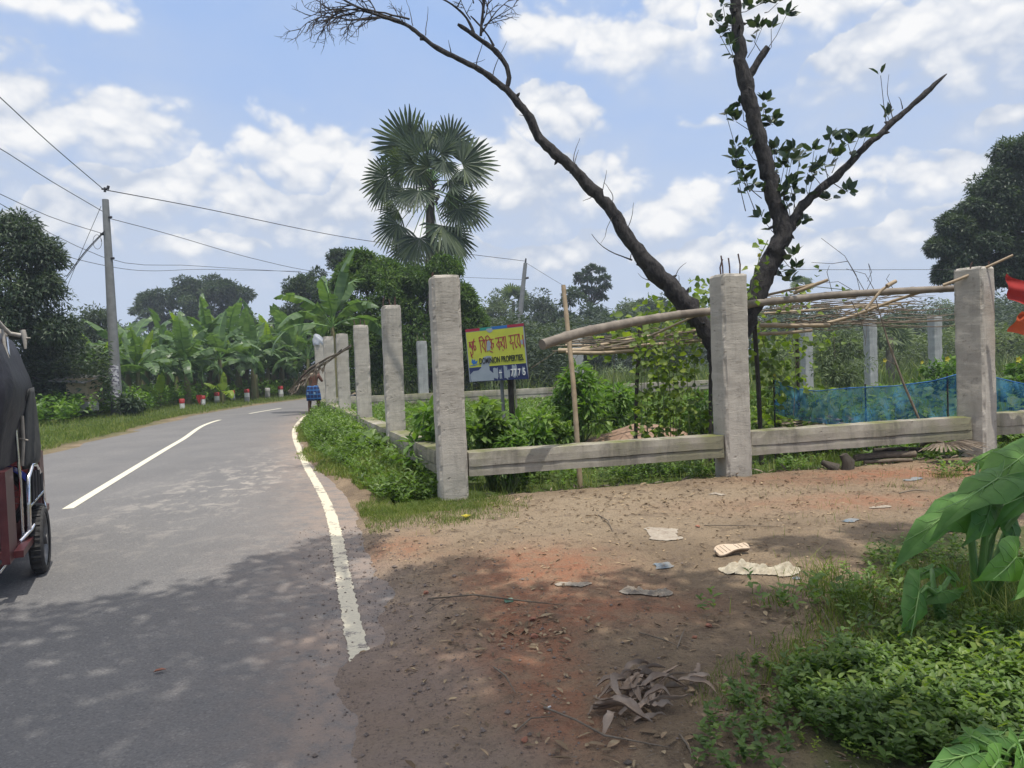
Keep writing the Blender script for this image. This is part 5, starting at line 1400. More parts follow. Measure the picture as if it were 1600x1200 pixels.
mb = MB(); mb.tube([top2, top2+[.05, 0, .35]], [.07, .06], 6); c = P(819, 435, d2); mb.tube([c+[.1, 0, 0], c+[.35, 0, .05]], .08, 6)
mb.build('insulator', M['black'], p2_)
def cable(pts, label, r=.012, n=26):
    """pts: list of world points; sags smoothly through them"""
    pts = np.array(pts, float)
    if pts[0][1] < 27 and pts[0][0] < -8:      # carry the span on past the viewpoint to the next pole of the line
        u_ = pts[0]-pts[1]; u_ /= np.linalg.norm(u_); pts = np.concatenate([[pts[0]+u_*26-[0, 0, 1.2]], pts])
    s_ = np.concatenate([[0], np.cumsum(np.linalg.norm(np.diff(pts, axis=0), axis=1))]); n = n+10; t = np.linspace(0, s_[-1], n)
    tg = np.gradient(pts, s_, axis=0); i = np.clip(np.searchsorted(s_, t, 'right')-1, 0, len(pts)-2)
    h = (s_[i+1]-s_[i])[:, None]; u = ((t-s_[i])/(s_[i+1]-s_[i]))[:, None]
    q = (2*u**3-3*u**2+1)*pts[i]+(u**3-2*u**2+u)*h*tg[i]+(-2*u**3+3*u**2)*pts[i+1]+(u**3-u**2)*h*tg[i+1]
    d_ = np.linalg.norm(q-CP, axis=1)
    mb = MB().tube(q, r*np.ones(len(q)), 5)
    return tag(mb.build('power_cable', M['cable']), label, 'cable', 'cables strung to the electric poles')
cable([P(-60, 98, 20), P(0, 152, 22.5), P(80, 226, 26), P(163, 297, 29)], 'upper cable running from the top left sky to the electric pole top', .016)
cable([P(166, 297, 29), P(300, 322, 35), P(560, 374, 46), P(700, 393, 51), P(821, 408, 56)], 'top cable from the electric pole past the fan palm to the distant leaning pole', .02)
cable([P(821, 410, 56), P(870, 440, 58), P(960, 485, 64), P(1010, 505, 68)], 'cable falling to the right from the distant leaning pole', .014)
cable([P(-60, 200, 20), P(0, 232, 22.5), P(80, 283, 26), P(160, 330, 29)], 'second cable coming down from the left edge to the electric pole', .014)
cable([P(170, 341, 29), P(250, 362, 33), P(400, 405, 40), P(500, 425, 46), P(640, 430, 52), P(819, 437, 56)], 'second level cable from the electric pole toward the distant pole, behind the palm', .014)
cable([P(-60, 275, 20), P(0, 303, 23), P(90, 343, 26.5), P(164, 366, 29)], 'third cable from the left edge meeting the electric pole below its insulators', .012)
cable([P(-60, 285, 26), P(0, 318, 28), P(80, 365, 31), P(168, 404, 34), P(300, 415, 40), P(480, 426, 48)], 'low thin cable passing behind the electric pole from the left edge', .013)
cable([P(64, 384, 30), P(120, 405, 33), P(180, 418, 35), P(320, 421, 42), P(470, 424, 50)], 'lowest thin cable passing behind the electric pole above the bananas', .013)
for i, (xa, ya, xb, yb, xc, yc, lb) in enumerate([(163, 361, 140, 385, 104, 432, 'thick service cable dropping left from the electric pole to the trees'),
        (162, 364, 138, 390, 101, 440, 'thin service cable under the thick one, dropping left from the electric pole'),
        (158, 322, 135, 375, 96, 470, 'steep service cable from high on the electric pole into the dark trees')]):
    cable([P(xa, ya, 28.8), P(xb, yb, 30), P(xc, yc, 33)], lb, [.02, .013, .010][i])
mb = MB(); th = np.linspace(0, 6.8, 20); c = P(152, 378, 28.6)
mb.tube([c+[.16*math.cos(a)*(1+.1*a/6), 0, .28*math.sin(a)] for a in th], .009, 4)
tag(mb.build('cable_coil', M['cable']), 'small loop of slack cable hanging left of the electric pole', 'cable')
cable([P(1198, 421, 10.3), P(1330, 421.5, 10.5), P(1520, 421, 10.6)], 'thin straight wire stretched from the forked tree to the red cloth post', .0035, 12)
# guide posts
GPS = [(285, 641, 33.0, 1, 'nearest red and white guide post at the bend'), (317, 632, 35.5, 2, 'second guide post from the left, with a red rag beside it'), (339, 627, 37.5, 1, 'third red and white guide post from the left'),
       (364, 624, 39.5, 1, 'fourth and smallest looking red and white guide post'), (386, 622, 38.5, 1, 'fifth red and white guide post from the left, leaning a little'), (418, 620, 42, 0, 'faded grey guide post without red paint'),
       (439, 617, 43, 1, 'farthest red and white guide post before the carrying man')]
for (px, py, d, kd, lb) in GPS:
    q = P(px, py, d); g0 = gz(q[0], q[1]); s_ = d/F
    t = thing('guide_post', lb, 'guide post', q, 0, 'painted guide posts along the outer bend')
    ht = 18*s_ if px == 285 else 14*s_; r = 3.9*s_*(1 if px != 364 else .85)
    ln = np.array([rng.uniform(-.05, .05), 0, 1.0])
    MB().tube([[q[0], q[1], min(g0, q[2])-.1], q+ln*ht*.10, q+ln*ht*.6], [r, r, r], 12).build('shaft', M['white'] if kd else M['mortar'], t)
    MB().tube([q+ln*ht*.6, q+ln*ht*.97, q+ln*ht], [r*1.04, r*1.04, r*.7], 12).build('top_band', M['red'] if kd else M['mortar'], t)
    MB().tube([[q[0], q[1], min(g0, q[2])-.12], q+ln*ht*.12], [r*1.05, r*1.05], 12).build('foot_band', M['red'] if px == 285 else M['mortar'], t)
def rag(px, py, d, w_, h, mat, label, name='red_rag', cat='cloth'):
    """small crumpled hanging cloth"""
    n, k = 9, 9; c = P(px, py, d); V = []
    for j in range(k):
        for i in range(n):
            u, v = i/(n-1)-.5, j/(k-1); sh = (1-.35*v+.2*math.sin(v*5))
            V.append(c+[u*w_*sh, .08*w_*math.sin(u*14+v*3)+rng.normal(0, .01*w_), -v*h*(1+.15*math.sin(u*9))])
    i0 = (np.arange(k-1)[:, None]*n+np.arange(n-1)).ravel()
    o = MB().add(V, np.stack([i0, i0+1, i0+n+1, i0+n], 1), smooth=True).build(name, mat)
    return tag(o, label, cat)
rag(311, 617, 35.3, .25, .42, M['red'], 'small red rag caught in the weeds beside a guide post')
rag(119, 629, 29.5, .22, .65, M['redcloth'], 'bright red cloth hanging low near the woven hut')
# hut
hq = tree_at(110, 27.6); hut = thing('woven_hut', 'small woven bamboo hut with rusty tin roof half hidden behind the trees', 'hut', hq)
c = P(116, 612, 27.4); MB().box([c[0], c[1]+.7, c[2]], (.75, 1.3, 1.0), .1).build('wall', M['matwall'], hut)
c = P(106, 593, 27.4); MB().box([c[0]+.1, c[1]+.6, c[2]+.02], (1.3, 1.8, .04), .1, M=np.array(Matrix.Rotation(.10, 3, 'Y') @ Matrix.Rotation(.12, 3, 'X'))).build('roof', M['tin'], hut)
c = P(128, 634, 27.2); MB().box([c[0], c[1]+.3, c[2]-.05], (.7, .4, .36), .1).build('plinth', M['mortar'], hut)

# ------------------------------------------------------------------ the sale sign
def sign():
    d = 12.3; TL, TR, BL, BR = P(727, 515, d+.1), P(818, 505, d-.15), P(734, 597, d+.1), P(826, 592, d-.15)
    t = thing('sale_sign', 'torn yellow and navy plot sale board tilted behind the corner post', 'sign', (TL+BR)/2*[1, 1, 0])
    U = TR-TL; Vd = BL-TL; N = np.cross(Vd, U); N /= np.linalg.norm(N)
    if N[1] > 0: N = -N
    N0 = N
    def pt(u, v, e=0.0): return TL*(1-u)*(1-v)+TR*u*(1-v)+BL*(1-u)*v+BR*u*v+N*e
    def slab(poly, e0, e1, name, mat, par=t):
        n = len(poly); V = [pt(u, v, e1) for u, v in poly]+[pt(u, v, e0) for u, v in poly]
        mb = MB(); mb.add(V[:n], [tuple(range(n))]); mb.add(V[n:], [tuple(range(n))[::-1]])
        for i in range(n): j = (i+1) % n; mb.add([V[i], V[j], V[n+j], V[n+i]], [(0, 1, 2, 3)])
        return mb.build(name, mat, par)
    slab([(0, 0), (1, 0), (1, 1), (0, 1)], -.012, 0, 'sheet', M['grey_paint'])
    slab([(.005, .06), (.985, .06), (.98, .715), (.015, .73)], .0005, .003, 'yellow_panel', M['signyellow'])
    slab([(.0, .0), (.25, .0), (.25, .05), (.0, .05)], .0005, .003, 'colour_band', M['signred'])
    slab([(.25, .0), (.45, .0), (.45, .05), (.25, .05)], .0005, .003, 'colour_band', M['signteal'])
    slab([(.45, .0), (.72, .0), (.72, .05), (.45, .05)], .0005, .003, 'colour_band', M['signblue'])
    slab([(.72, .0), (1., .0), (1., .05), (.72, .05)], .0005, .003, 'colour_band', M['signred'])
    slab([(.012, .73), (.98, .715), (1., 1.), (.02, 1.)], .0005, .003, 'navy_panel', M['signnavy'])
    # worn through patches of the printed film
    slab([(.02, .86), (.08, .80), (.17, .79), (.22, .74), (.24, .62), (.27, .55), (.34, .53), (.41, .54), (.405, .62), (.36, .70), (.36, .80), (.42, .86), (.42, .99), (.03, .995)], .0035, .005, 'bare_patch', M['grey_paint'])
    slab([(.36, .03), (.46, .02), (.47, .08), (.42, .11), (.37, .08)], .0035, .005, 'bare_patch', M['grey_paint'])
    slab([(.355, .27), (.39, .24), (.42, .30), (.40, .43), (.34, .44)], .006, .0075, 'bare_patch', M['grey_paint'])
    slab([(.92, .30), (.985, .28), (.985, .38), (.93, .37)], .0035, .005, 'bare_patch', M['grey_paint'])
    for (u0, u1, a, b_) in [(.42, .50, .76, .97), (.52, .56, .78, .98), (.60, .66, .74, .99), (.66, .70, .80, .95), (.74, .82, .73, .96), (.90, .95, .78, .92)]:
        n = 5; us = np.linspace(u0, u1, n)
        slab([(u, a+rng.uniform(-.02, .03)) for u in us]+[(u, b_+rng.uniform(-.05, .01)) for u in us[::-1]], .0035, .005, 'bare_patch', M['grey_paint'])
    # logo: two small dark blue birds over a wave
    slab([(.06, .63), (.075, .56), (.10, .60), (.12, .57), (.13, .62), (.17, .60), (.15, .66), (.09, .675)], .0035, .005, 'emblem', M['signblue'])
    slab([(.03, .685), (.12, .68), (.21, .665), (.12, .695), (.04, .70)], .0035, .005, 'emblem', M['signblue'])
    # lettering
    def stroke(pts, w_=.011, mat=M['signred'], name='letter'):
        pts = np.array(pts, float); mb = MB()
        for a, b_ in zip(pts[:-1], pts[1:]):
            A_, B_ = pt(*a), pt(*b_); dv_ = B_-A_; L_ = np.linalg.norm(dv_)+1e-9; dv_ /= L_; s__ = np.cross(dv_, N)*w_*.5
            A_ = A_-dv_*w_*.3; B_ = B_+dv_*w_*.3
            q = [A_-s__, B_-s__, B_+s__, A_+s__]; e0, e1 = .0055, .007
            V = [p+N*e1 for p in q]+[p+N*e0 for p in q]
            mb.add(V, [(0, 1, 2, 3), (0, 4, 5, 1), (1, 5, 6, 2), (2, 6, 7, 3), (3, 7, 4, 0)])
        return mb
    def letters(word, name='lettering', mat=M['signred'], w_=.014):
        mb = MB()
        for st in word:
            s2 = stroke(st, w_)
            for V, (Fc, r_, mi, sm) in zip(s2.v, s2.f): pass
            # merge
            off = mb.n
            for V in s2.v: mb.v.append(V)
            for (Fc, r_, mi, sm) in s2.f: mb.f.append((Fc+off, r_, mi, sm))
            mb.n += s2.n
        return mb.build(name, mat, t)
    H, Bt = .25, .44                    # head line and foot line of the Bengali line
    letters([[(.045, H), (.155, H-.01)], [(.055, H+.01), (.085, .33), (.055, .34), (.05, .29), (.07, .30), (.10, .40)], [(.105, H), (.10, .46)], [(.06, .43), (.07, .50), (.10, .47)], [(.06, .50), (.085, .54)],
             [(.12, H), (.12, .34), (.135, .41), (.16, .38), (.15, .32), (.13, .33)], [(.12, H-.01), (.14, .19)]])                       # plot
    letters([[(.22, H-.01), (.345, H-.02)], [(.235, H), (.245, .46)], [(.235, H-.01), (.225, .18), (.27, .16), (.31, .23)], [(.31, H-.02), (.265, .33), (.315, .42)], [(.315, H-.02), (.32, .45)],
             [(.345, H-.02), (.35, .45)], [(.345, H-.03), (.34, .18), (.375, .155), (.415, .22)], [(.355, H-.01), (.47, H-.02)], [(.43, H-.02), (.435, .42)], [(.435, H+.0), (.39, .33), (.435, .40)], [(.435, .30), (.465, .31), (.46, .38)], [(.40, .45), (.44, .47)]])   # bikri
    letters([[(.50, H-.03), (.68, H-.045)], [(.555, H-.03), (.56, .44)], [(.555, .27), (.515, .34), (.56, .41)], [(.56, .30), (.59, .29), (.595, .36), (.58, .38)], [(.64, H-.04), (.60, .33), (.645, .40)], [(.645, H-.04), (.65, .43)], [(.615, .44), (.62, .455)], [(.675, H-.045), (.68, .42)]])   # kora
    letters([[(.73, H-.05), (.915, H-.065)], [(.76, H-.05), (.77, .29), (.745, .31), (.76, .35), (.80, .32), (.79, .40), (.80, .45)], [(.835, H-.05), (.825, .34), (.845, .43), (.86, .40)], [(.90, H-.06), (.865, .32), (.905, .40)], [(.91, H-.065), (.915, .43)]])   # hobe
    letters([[(.965, .21), (.975, .42)]])
    def latin(txt, u, v, hgt, wsc, mat, rot_extra=0.0):
        cu = bpy.data.curves.new('txt', 'FONT'); cu.body = txt; cu.size = 1.0; cu.extrude = .004; cu.offset = .012
        o = bpy.data.objects.new('txt', cu); COL.objects.link(o); dg = bpy.context.evaluated_depsgraph_get(); me = bpy.data.meshes.new_from_object(o.evaluated_get(dg))
        bpy.data.objects.remove(o); V = np.zeros(len(me.vertices)*3); me.vertices.foreach_get('co', V); V = V.reshape(-1, 3)
        W_ = V[:, 0].max()-V[:, 0].min(); eu = U/np.linalg.norm(U); ev = -Vd/np.linalg.norm(Vd)
        o0 = pt(u, v); k = hgt/.72
        Wp = o0+(V[:, :1]-V[:, 0].min())*eu*(wsc/W_)+V[:, 1:2]*ev*k+N*(.006+V[:, 2:3])
        Wl = Wp-np.array(t.location)
        me.vertices.foreach_set('co', Wl.astype(np.float32).ravel()); me.update(); me.materials.clear(); me.materials.append(mat)
        ob = bpy.data.objects.new('lettering', me); COL.objects.link(ob); ob.parent = t
    wl = np.linalg.norm(U)
    latin('DOMINION PROPERTIES.', .20, .672, .10, wl*.755, M['signblack'])
    latin('-', .515, .89, .10, wl*.05, M['white'])
    latin('77', .715, .93, .12, wl*.10, M['white'])
    latin('7', .835, .93, .12, wl*.045, M['white'])
    latin('5', .915, .925, .12, wl*.045, M['white'])
    # frame edge and legs
    for a, b_ in (((1.0, 0), (1.0, 1.0)), ((0, 0), (0, 1.0))):
        MB().tube([pt(*a, -.02), pt(*b_, -.02)], .014, 6).build('frame_bar', M['darkwood'], t)
    for (px0, px1, mat, r, e) in ((783, 790, 'polegrey', .03, 0), (797, 802, 'darkwood', .05, .02), (803, 812, 'cream', .018, 0)):
        a, b_ = P(px0, 588, d+.1), P(px1, 650, d+.1); b_[2] = gz(b_[0], b_[1])-.1
        a2 = a+(a-b_)*.2
        MB().tube([b_, a2], [r, r], 8).build('leg', M[mat], t)
sign()

# ------------------------------------------------------------------ bamboo, trellis, net
def bamboo(mb, pts, r0_, r1_, node=.32, n=10, bend=True):
    pts = np.array(pts, float); s_ = np.concatenate([[0], np.cumsum(np.linalg.norm(np.diff(pts, axis=0), axis=1))]); L_ = s_[-1]
    t = np.unique(np.concatenate([np.arange(0, L_, node/6), np.arange(node, L_, node)-.012, np.arange(node, L_, node), np.arange(node, L_, node)+.012, [L_]])); t = t[(t >= 0) & (t <= L_)]
    q = np.stack([np.interp(t, s_, pts[:, j]) for j in range(3)], 1)
    ker = np.ones(5)/5
    for j in range(3): q[:, j] = np.convolve(np.pad(q[:, j], 2, 'edge'), ker, 'valid')
    r = r0_+(r1_-r0_)*t/L_; ph = np.abs((t/node) % 1.0); nd = np.minimum(ph, 1-ph)*node < .008
    r = r*np.where(nd & (t > .05), 1.10, 1.0)
    mb.tube(q, r, n)
big = MB(); bamboo(big, [P(843, 540, 8.2), P(905, 520, 8.6), P(990, 503, 9.2), P(1060, 492, 9.75), P(1115, 486, 10.05), P(1185, 473, 10.4), P(1300, 461, 10.6), P(1420, 454, 10.6), P(1530, 449, 10.6)], .060, .048, .42, 14)
tag(big.build('bamboo_pole', M['bamboo']), 'long thick grey bamboo pole lying slanted behind the rebar post, its open end at left', 'bamboo pole')
st_ = MB(); q = P(905, 690, 9.6); q[2] = gz(q[0], q[1])-.2; bamboo(st_, [q, P(896, 600, 9.7), P(880, 444, 9.9)], .036, .030, .36, 10)
tag(st_.build('bamboo_stake', M['bamboo_tan']), 'upright bamboo stake standing between the sale sign and the stick trellis', 'stake')
def trellis(label, poles, area, nst, dz, loc, posts, hang):
    t = thing('trellis', label, 'trellis', loc)
    for (pts, r) in poles:
        mb = MB(); bamboo(mb, [P(*p) for p in pts], r, r*.8, .4, 8); mb.build('pole', M['bamboo_tan'], t)
    for (pts, r) in posts:
        mb = MB(); pp = [P(*p) for p in pts]; pp[0][2] = gz(pp[0][0], pp[0][1])-.1; mb.tube(pp, r, 7, wob=.1); mb.build('upright', M['darkwood'], t)
    for i in range(nst):
        a, b_ = area(); mid = (a+b_)/2+rng.normal(0, .05, 3)
        MB().tube([a, mid, b_], [.009, .008, .004], 5).build('stick', M['stick'], t)
    for (ax, ay, bx, by, d) in hang:
        a, b_ = P(ax, ay, d), P(bx, by, d); MB().tube([a, (a+b_)/2+rng.normal(0, .02, 3), b_], .004, 4).build('string', M['dry'], t)
    return t
def areaL():
    u, v = rng.uniform(0, 1), rng.uniform(0, 1); x = 850+u*270; d = 10.8+v*3.2
    a = P(x, 548-(x-850)*.10-(d-10.8)*4+rng.uniform(-6, 6), d); an = rng.uniform(-.4, .4)+(1.5 if rng.random() < .35 else 0); L_ = rng.uniform(.6, 1.7)
    return a, a+[math.cos(an)*L_, math.sin(an)*L_, rng.normal(0, .07)]
trellis('stick trellis with tan bamboo rails between the sale sign and the rebar post', [([(868, 548, 11), (930, 547, 11), (1010, 540, 11.4), (1110, 530, 12)], .035), ([(880, 551, 10.8), (935, 552, 10.8), (995, 548, 10.9)], .03), ([(905, 545, 12.5), (1000, 535, 12.8), (1115, 512, 13)], .025),
     ([(935, 540, 11.5), (1000, 527, 11.8), (1118, 512, 12.2)], .025), ([(940, 545, 11), (1010, 528, 10.8), (1115, 480, 10.2)], .02), ([(880, 540, 13.5), (1000, 540, 13.8), (1140, 534, 14)], .025)],
     areaL, 70, 0, tree_at(990, 11.5), [([(990, 690, 11), (995, 600, 11), (1000, 506, 11)], .03), ([(1108, 690, 11.5), (1110, 600, 11.5), (1112, 510, 11.5)], .03)],
     [(1008, 520, 1012, 690, 10.6), (1028, 530, 1030, 690, 10.6), (1050, 525, 1052, 690, 10.5), (960, 545, 958, 620, 11), (905, 552, 835, 640, 11), (870, 548, 830, 575, 11), (1070, 530, 1060, 690, 10.6)])
def areaR():
    u, v = rng.uniform(0, 1)**1.3, rng.uniform(0, 1); x = 1185+u*230; d = 10.9+v*3.6
    a = P(x, 512-(x-1185)*.02-(d-10.9)*13+rng.uniform(-5, 5), d); an = rng.uniform(-.45, .35)+(1.5 if rng.random() < .3 else 0); L_ = rng.uniform(.5, 1.6)
    return a, a+[math.cos(an)*L_, math.sin(an)*L_, rng.normal(0, .05)]
trellis('dense mat of dry sticks raised on poles right of the forked tree', [([(1183, 508, 10.9), (1240, 509, 10.9), (1300, 508, 10.9)], .035), ([(1183, 522, 10.9), (1230, 520, 10.9), (1270, 516, 10.9)], .028),
     ([(1270, 511, 11), (1330, 495, 11), (1390, 472, 10.8), (1440, 456, 10.6)], .026), ([(1180, 465, 11), (1225, 455, 10.8), (1275, 443, 10.6)], .02), ([(1235, 460, 10.7), (1265, 448, 10.6), (1297, 436, 10.5)], .028),
     ([(1350, 487, 10.4), (1378, 452, 10.4), (1400, 440, 10.4)], .022), ([(1383, 450, 10.35), (1392, 441, 10.35), (1402, 439, 10.4)], .034), ([(1300, 480, 12), (1350, 477, 12), (1410, 475, 12)], .015), ([(1190, 490, 12), (1300, 482, 12.4), (1390, 478, 12.6)], .018)],
     areaR, 120, 0, tree_at(1300, 11.5), [([(1190, 700, 11), (1185, 600, 11), (1178, 500, 11)], .035), ([(1248, 640, 13), (1246, 560, 13), (1244, 500, 13)], .03)],
     [(1236, 512, 1243, 560, 10.9), (1243, 560, 1240, 650, 10.9), (1300, 505, 1305, 560, 11.5), (1350, 490, 1352, 540, 12)])
mb = MB()
bamboo(mb, [P(1470, 447, 10.3), P(1500, 436, 10.2), P(1545, 416, 10.1), P(1584, 398, 10)], .022, .015, .3, 8)
tag(mb.build('bamboo_stick', M['bamboo_tan']), 'thin bamboo stick resting on top of the red cloth post, pointing up right', 'stick')
mb = MB(); q = P(1436, 655, 10.35); mb.tube([q, P(1412, 600, 10.4), P(1388, 535, 10.5), P(1368, 466, 10.6)], [.02, .018, .014, .008], 6, wob=.1)
for (a, b_) in (((1388, 535), (1396, 552)), ((1400, 570), (1380, 560)), ((1376, 490), (1366, 480))): mb.tube([P(*a, 10.5), P(*b_, 10.45)], [.008, .003], 4)
tag(mb.build('leaning_stick', M['stick']), 'slanting dry stick leaning on the beam in front of the blue net', 'stick')
mb = MB()
for i, (x0, y0, x1, y1, x2, y2) in enumerate([(1355, 462, 1320, 400, 1283, 372), (1345, 460, 1338, 430, 1325, 408), (1325, 408, 1300, 412, 1268, 410), (1370, 460, 1352, 428, 1322, 420), (1350, 462, 1362, 438, 1357, 412), (1357, 412, 1362, 425, 1355, 440),
                                              (1300, 455, 1292, 425, 1296, 415), (1335, 455, 1310, 440, 1290, 442), (1395, 450, 1385, 436, 1390, 428), (1330, 470, 1345, 500, 1352, 530)]):
    mb.tube([P(x0, y0, 10.6), P(x1, y1, 10.6), P(x2, y2, 10.6)], [.005, .004, .003], 4)
tag(mb.build('dry_tendrils', M['twig']), 'tangle of dry vine tendrils standing above the horizontal pole', 'vine')
# vines on strings and over the trellises
def vine(label, strands, n, leaf=.10, spread=.12, mat='vine'):
    t = thing('climbing_vine', label, 'vine', P(*strands[0][-1])*[1, 1, 0]); lv, st2 = MB(), MB()
    for s3_ in strands:
        pp = np.array([P(*p) for p in s3_]); L_ = np.linalg.norm(np.diff(pp, axis=0), axis=1).sum(); m_ = max(4, int(n*L_))
        st2.tube(pp, .006, 5); u = rng.uniform(0, len(pp)-1, m_); i = np.minimum(u.astype(int), len(pp)-2); f = (u-i)[:, None]
        c = pp[i]*(1-f)+pp[i+1]*f+rng.normal(0, spread, (m_, 3)); D = rdir(m_, -.7, .3); N = rng.normal(0, .5, (m_, 3))+[0, -.7, .8]
        lv.leaves(c, D, N, leaf*rng.uniform(.6, 1.2, m_), leaf*.95, rng.uniform(0, 1, m_), oval=True, droop=.15)
    lv.build('leaves', M[mat], t); st2.build('stems', M['stem'], t)
vine('light green vines climbing strings in front of the forked tree base', [[(1000, 520, 10.5), (1002, 600, 10.5), (1003, 690, 10.4)], [(1038, 520, 10.5), (1036, 690, 10.4)], [(1084, 540, 10.8), (1088, 690, 10.8)], [(1010, 525, 10.5), (1011, 600, 10.5), (1012, 690, 10.4)], [(1028, 530, 10.5), (1030, 690, 10.5)], [(1045, 540, 10.6), (1048, 690, 10.5)], [(1058, 520, 10.5), (1056, 690, 10.5)], [(1072, 560, 10.7), (1078, 690, 10.6)]], 55, .095, .11)
vine('bright vine leaves spread over the left trellis top beside the tree', [[(960, 515, 12.5), (1040, 500, 12.5), (1120, 490, 12.5)], [(1000, 490, 13), (1080, 470, 13), (1125, 465, 13)], [(1050, 520, 12), (1115, 540, 12)], [(1085, 475, 12.5), (1120, 505, 12)], [(930, 545, 12), (1000, 535, 12), (1070, 520, 12)], [(1100, 460, 11), (1120, 480, 11)]], 75, .14, .18)
vine('yellow green vine climbing the forked tree behind the rebars', [[(1170, 470, 10.1), (1178, 430, 10.1), (1190, 395, 10.1)], [(1160, 480, 10.3), (1180, 440, 10.2)], [(1190, 395, 10.1), (1200, 375, 10.1)]], 26, .12, .07)
vine('vine hanging from the right trellis beside the rebar post down to the herbs', [[(1190, 520, 11), (1200, 570, 11.2), (1210, 640, 11.3)], [(1215, 530, 11.5), (1222, 600, 11.6)], [(1190, 560, 11), (1240, 600, 12), (1260, 640, 12)], [(1180, 510, 12), (1240, 530, 13), (1300, 540, 13)], [(1225, 560, 12), (1232, 640, 12)]], 50, .12, .17)
vine('pale vine leaves over the horizontal pole above the right trellis', [[(1225, 465, 11), (1275, 448, 11), (1340, 455, 11)], [(1200, 478, 11.5), (1260, 470, 12)]], 24, .09, .10)
# blue net
def netmat():
    mt, b = newmat('blue_net'); uvn = b.n('ShaderNodeTexCoord').outputs['Object']
    fold = b.noise(b.vm('MULTIPLY', uvn, (6, 6, 1)), 1.4, 5, .6)
    c = b.mix(b.mr(fold, .3, .7), (.03, .14, .32), (.09, .28, .46))
    d_ = b.n('ShaderNodeBsdfDiffuse', {'Color': c}); tl = b.n('ShaderNodeBsdfTranslucent', {'Color': c}); m1 = b.n('ShaderNodeMixShader', {0: .4, 1: d_.outputs[0], 2: tl.outputs[0]})
    tp = b.n('ShaderNodeBsdfTransparent', {'Color': (.75, .85, .95, 1)})
    finish(b, b.n('ShaderNodeMixShader', {0: b.mr(fold, .25, .75, .40, .72), 1: tp.outputs[0], 2: m1.outputs[0]}).outputs[0]); return mt
def net(label, tops_, bots, d0, d1):
    n, k = 90, 14; V = []; xs = np.linspace(tops_[0][0], tops_[-1][0], n)
    ty = np.interp(xs, [p[0] for p in tops_], [p[1] for p in tops_]); by = np.interp(xs, [p[0] for p in bots], [p[1] for p in bots]); dd = np.linspace(d0, d1, n)
    for j in range(k):
        v = j/(k-1)
        for i in range(n):
            w_ = .05*math.sin(i*.55+2*v)+.04*math.sin(i*.21+v*5)+.03*math.sin(i*1.3-v*3)
            V.append(P(xs[i], ty[i]*(1-v)+by[i]*v, dd[i]+w_*(1+v)))
    i0 = (np.arange(k-1)[:, None]*n+np.arange(n-1)).ravel()
    t = thing('fishing_net', label, 'net', V[n//2]*np.array([1, 1, 0]))
    MB().add(V, np.stack([i0, i0+1, i0+n+1, i0+n], 1), smooth=True).build('mesh_cloth', netmat(), t)
    MB().tube(V[:n], .008, 5).build('top_rope', M['signblue'], t)
    for f in (0, .33, .62, .97):
        a = V[int(f*(n-1))]; MB().tube([[a[0], a[1]+.03, gz(a[0], a[1])-.1], a+[0, .03, .05]], .014, 6).build('stake', M['darkwood'], t)
net('blue fishing net strung as a low fence behind the beam on the right', [(1210, 594), (1240, 607), (1275, 611), (1330, 606), (1400, 603), (1460, 595), (1505, 582), (1530, 584), (1600, 600), (1650, 600)],
    [(1210, 646), (1240, 655), (1330, 668), (1420, 664), (1500, 655), (1600, 648), (1650, 648)], 11.6, 11.2)
mb = MB()
q = P(1270, 600, 12.2); hp = []
n = 700; c = np.array([q[0], q[1], .15]); pts = c+rng.normal(0, 1, (n, 3))*[.35, .25, .13]; pts[:, 2] = np.abs(pts[:, 2])+.05
mb.leaves(pts, rdir(n, -.2, .2), rng.normal(0, .5, (n, 3))+[0, 0, 1], .18, .05, rng.uniform(0, 1, n))
tag(mb.build('dry_heap', M['dry_grey']), 'heap of dry brown trash and leaves behind the left end of the blue net', 'heap')
# earth mound
mc = P(1000, 660, 14.6); n = 60
g1, g2 = np.meshgrid(np.linspace(-1, 1, n), np.linspace(-1, 1, n)); rr = np.sqrt(g1**2+g2**2)
hh = np.clip(1-rr**1.7, 0, 1)**.9*(.38+.1*g1)*(.75+.5*fbm(g1*2+5, g2*2+5, 4))+fbm(g1*14, g2*14, 6)*.02
Vm = np.column_stack([(mc[0]+g1*1.35).ravel(), (mc[1]+g2*1.0).ravel(), (hh-.22).ravel()+.0])
i0 = (np.arange(n-1)[:, None]*n+np.arange(n-1)).ravel()
Vm[:, 2] = np.where(rr.ravel() >= .999, -.35, Vm[:, 2]+.09)
M['redsoil'] = simple('red_soil', (.31, .205, .14), (.22, .14, .095), 5, .95, bmp=1, bd=.02)
tag(MB().add(Vm, np.stack([i0, i0+1, i0+n+1, i0+n], 1), smooth=True).build('earth_mound', M['redsoil']), 'low mound of bare reddish earth behind the front tie beam', 'mound')
# red washing at the right edge
def cloth(pxs, d, mat, label, sag=.05, name='hanging_cloth'):
    (a, b_, c_, e_) = pxs; n, k = 22, 16; V = []
    A_, B_, C_, E_ = [P(*p, d) for p in (a, b_, c_, e_)]
    for j in range(k):
        for i in range(n):
            u, v = i/(n-1), j/(k-1); q = A_*(1-u)*(1-v)+B_*u*(1-v)+E_*(1-u)*v+C_*u*v
            V.append(q+[0, .05*math.sin(u*15+v*2)+.03*math.sin(v*9+u*4), -sag*math.sin(u*math.pi)*(1-v)+.012*v*math.sin(u*17+1)])
    i0 = (np.arange(k-1)[:, None]*n+np.arange(n-1)).ravel()
    return tag(MB().add(V, np.stack([i0, i0+1, i0+n+1, i0+n], 1), smooth=True).build(name, mat), label, 'cloth')
cloth([(1573, 427), (1680, 458), (1690, 520), (1580, 468)], 9.8, M['redcloth'], 'dark red cloth hanging from the right hand post top')
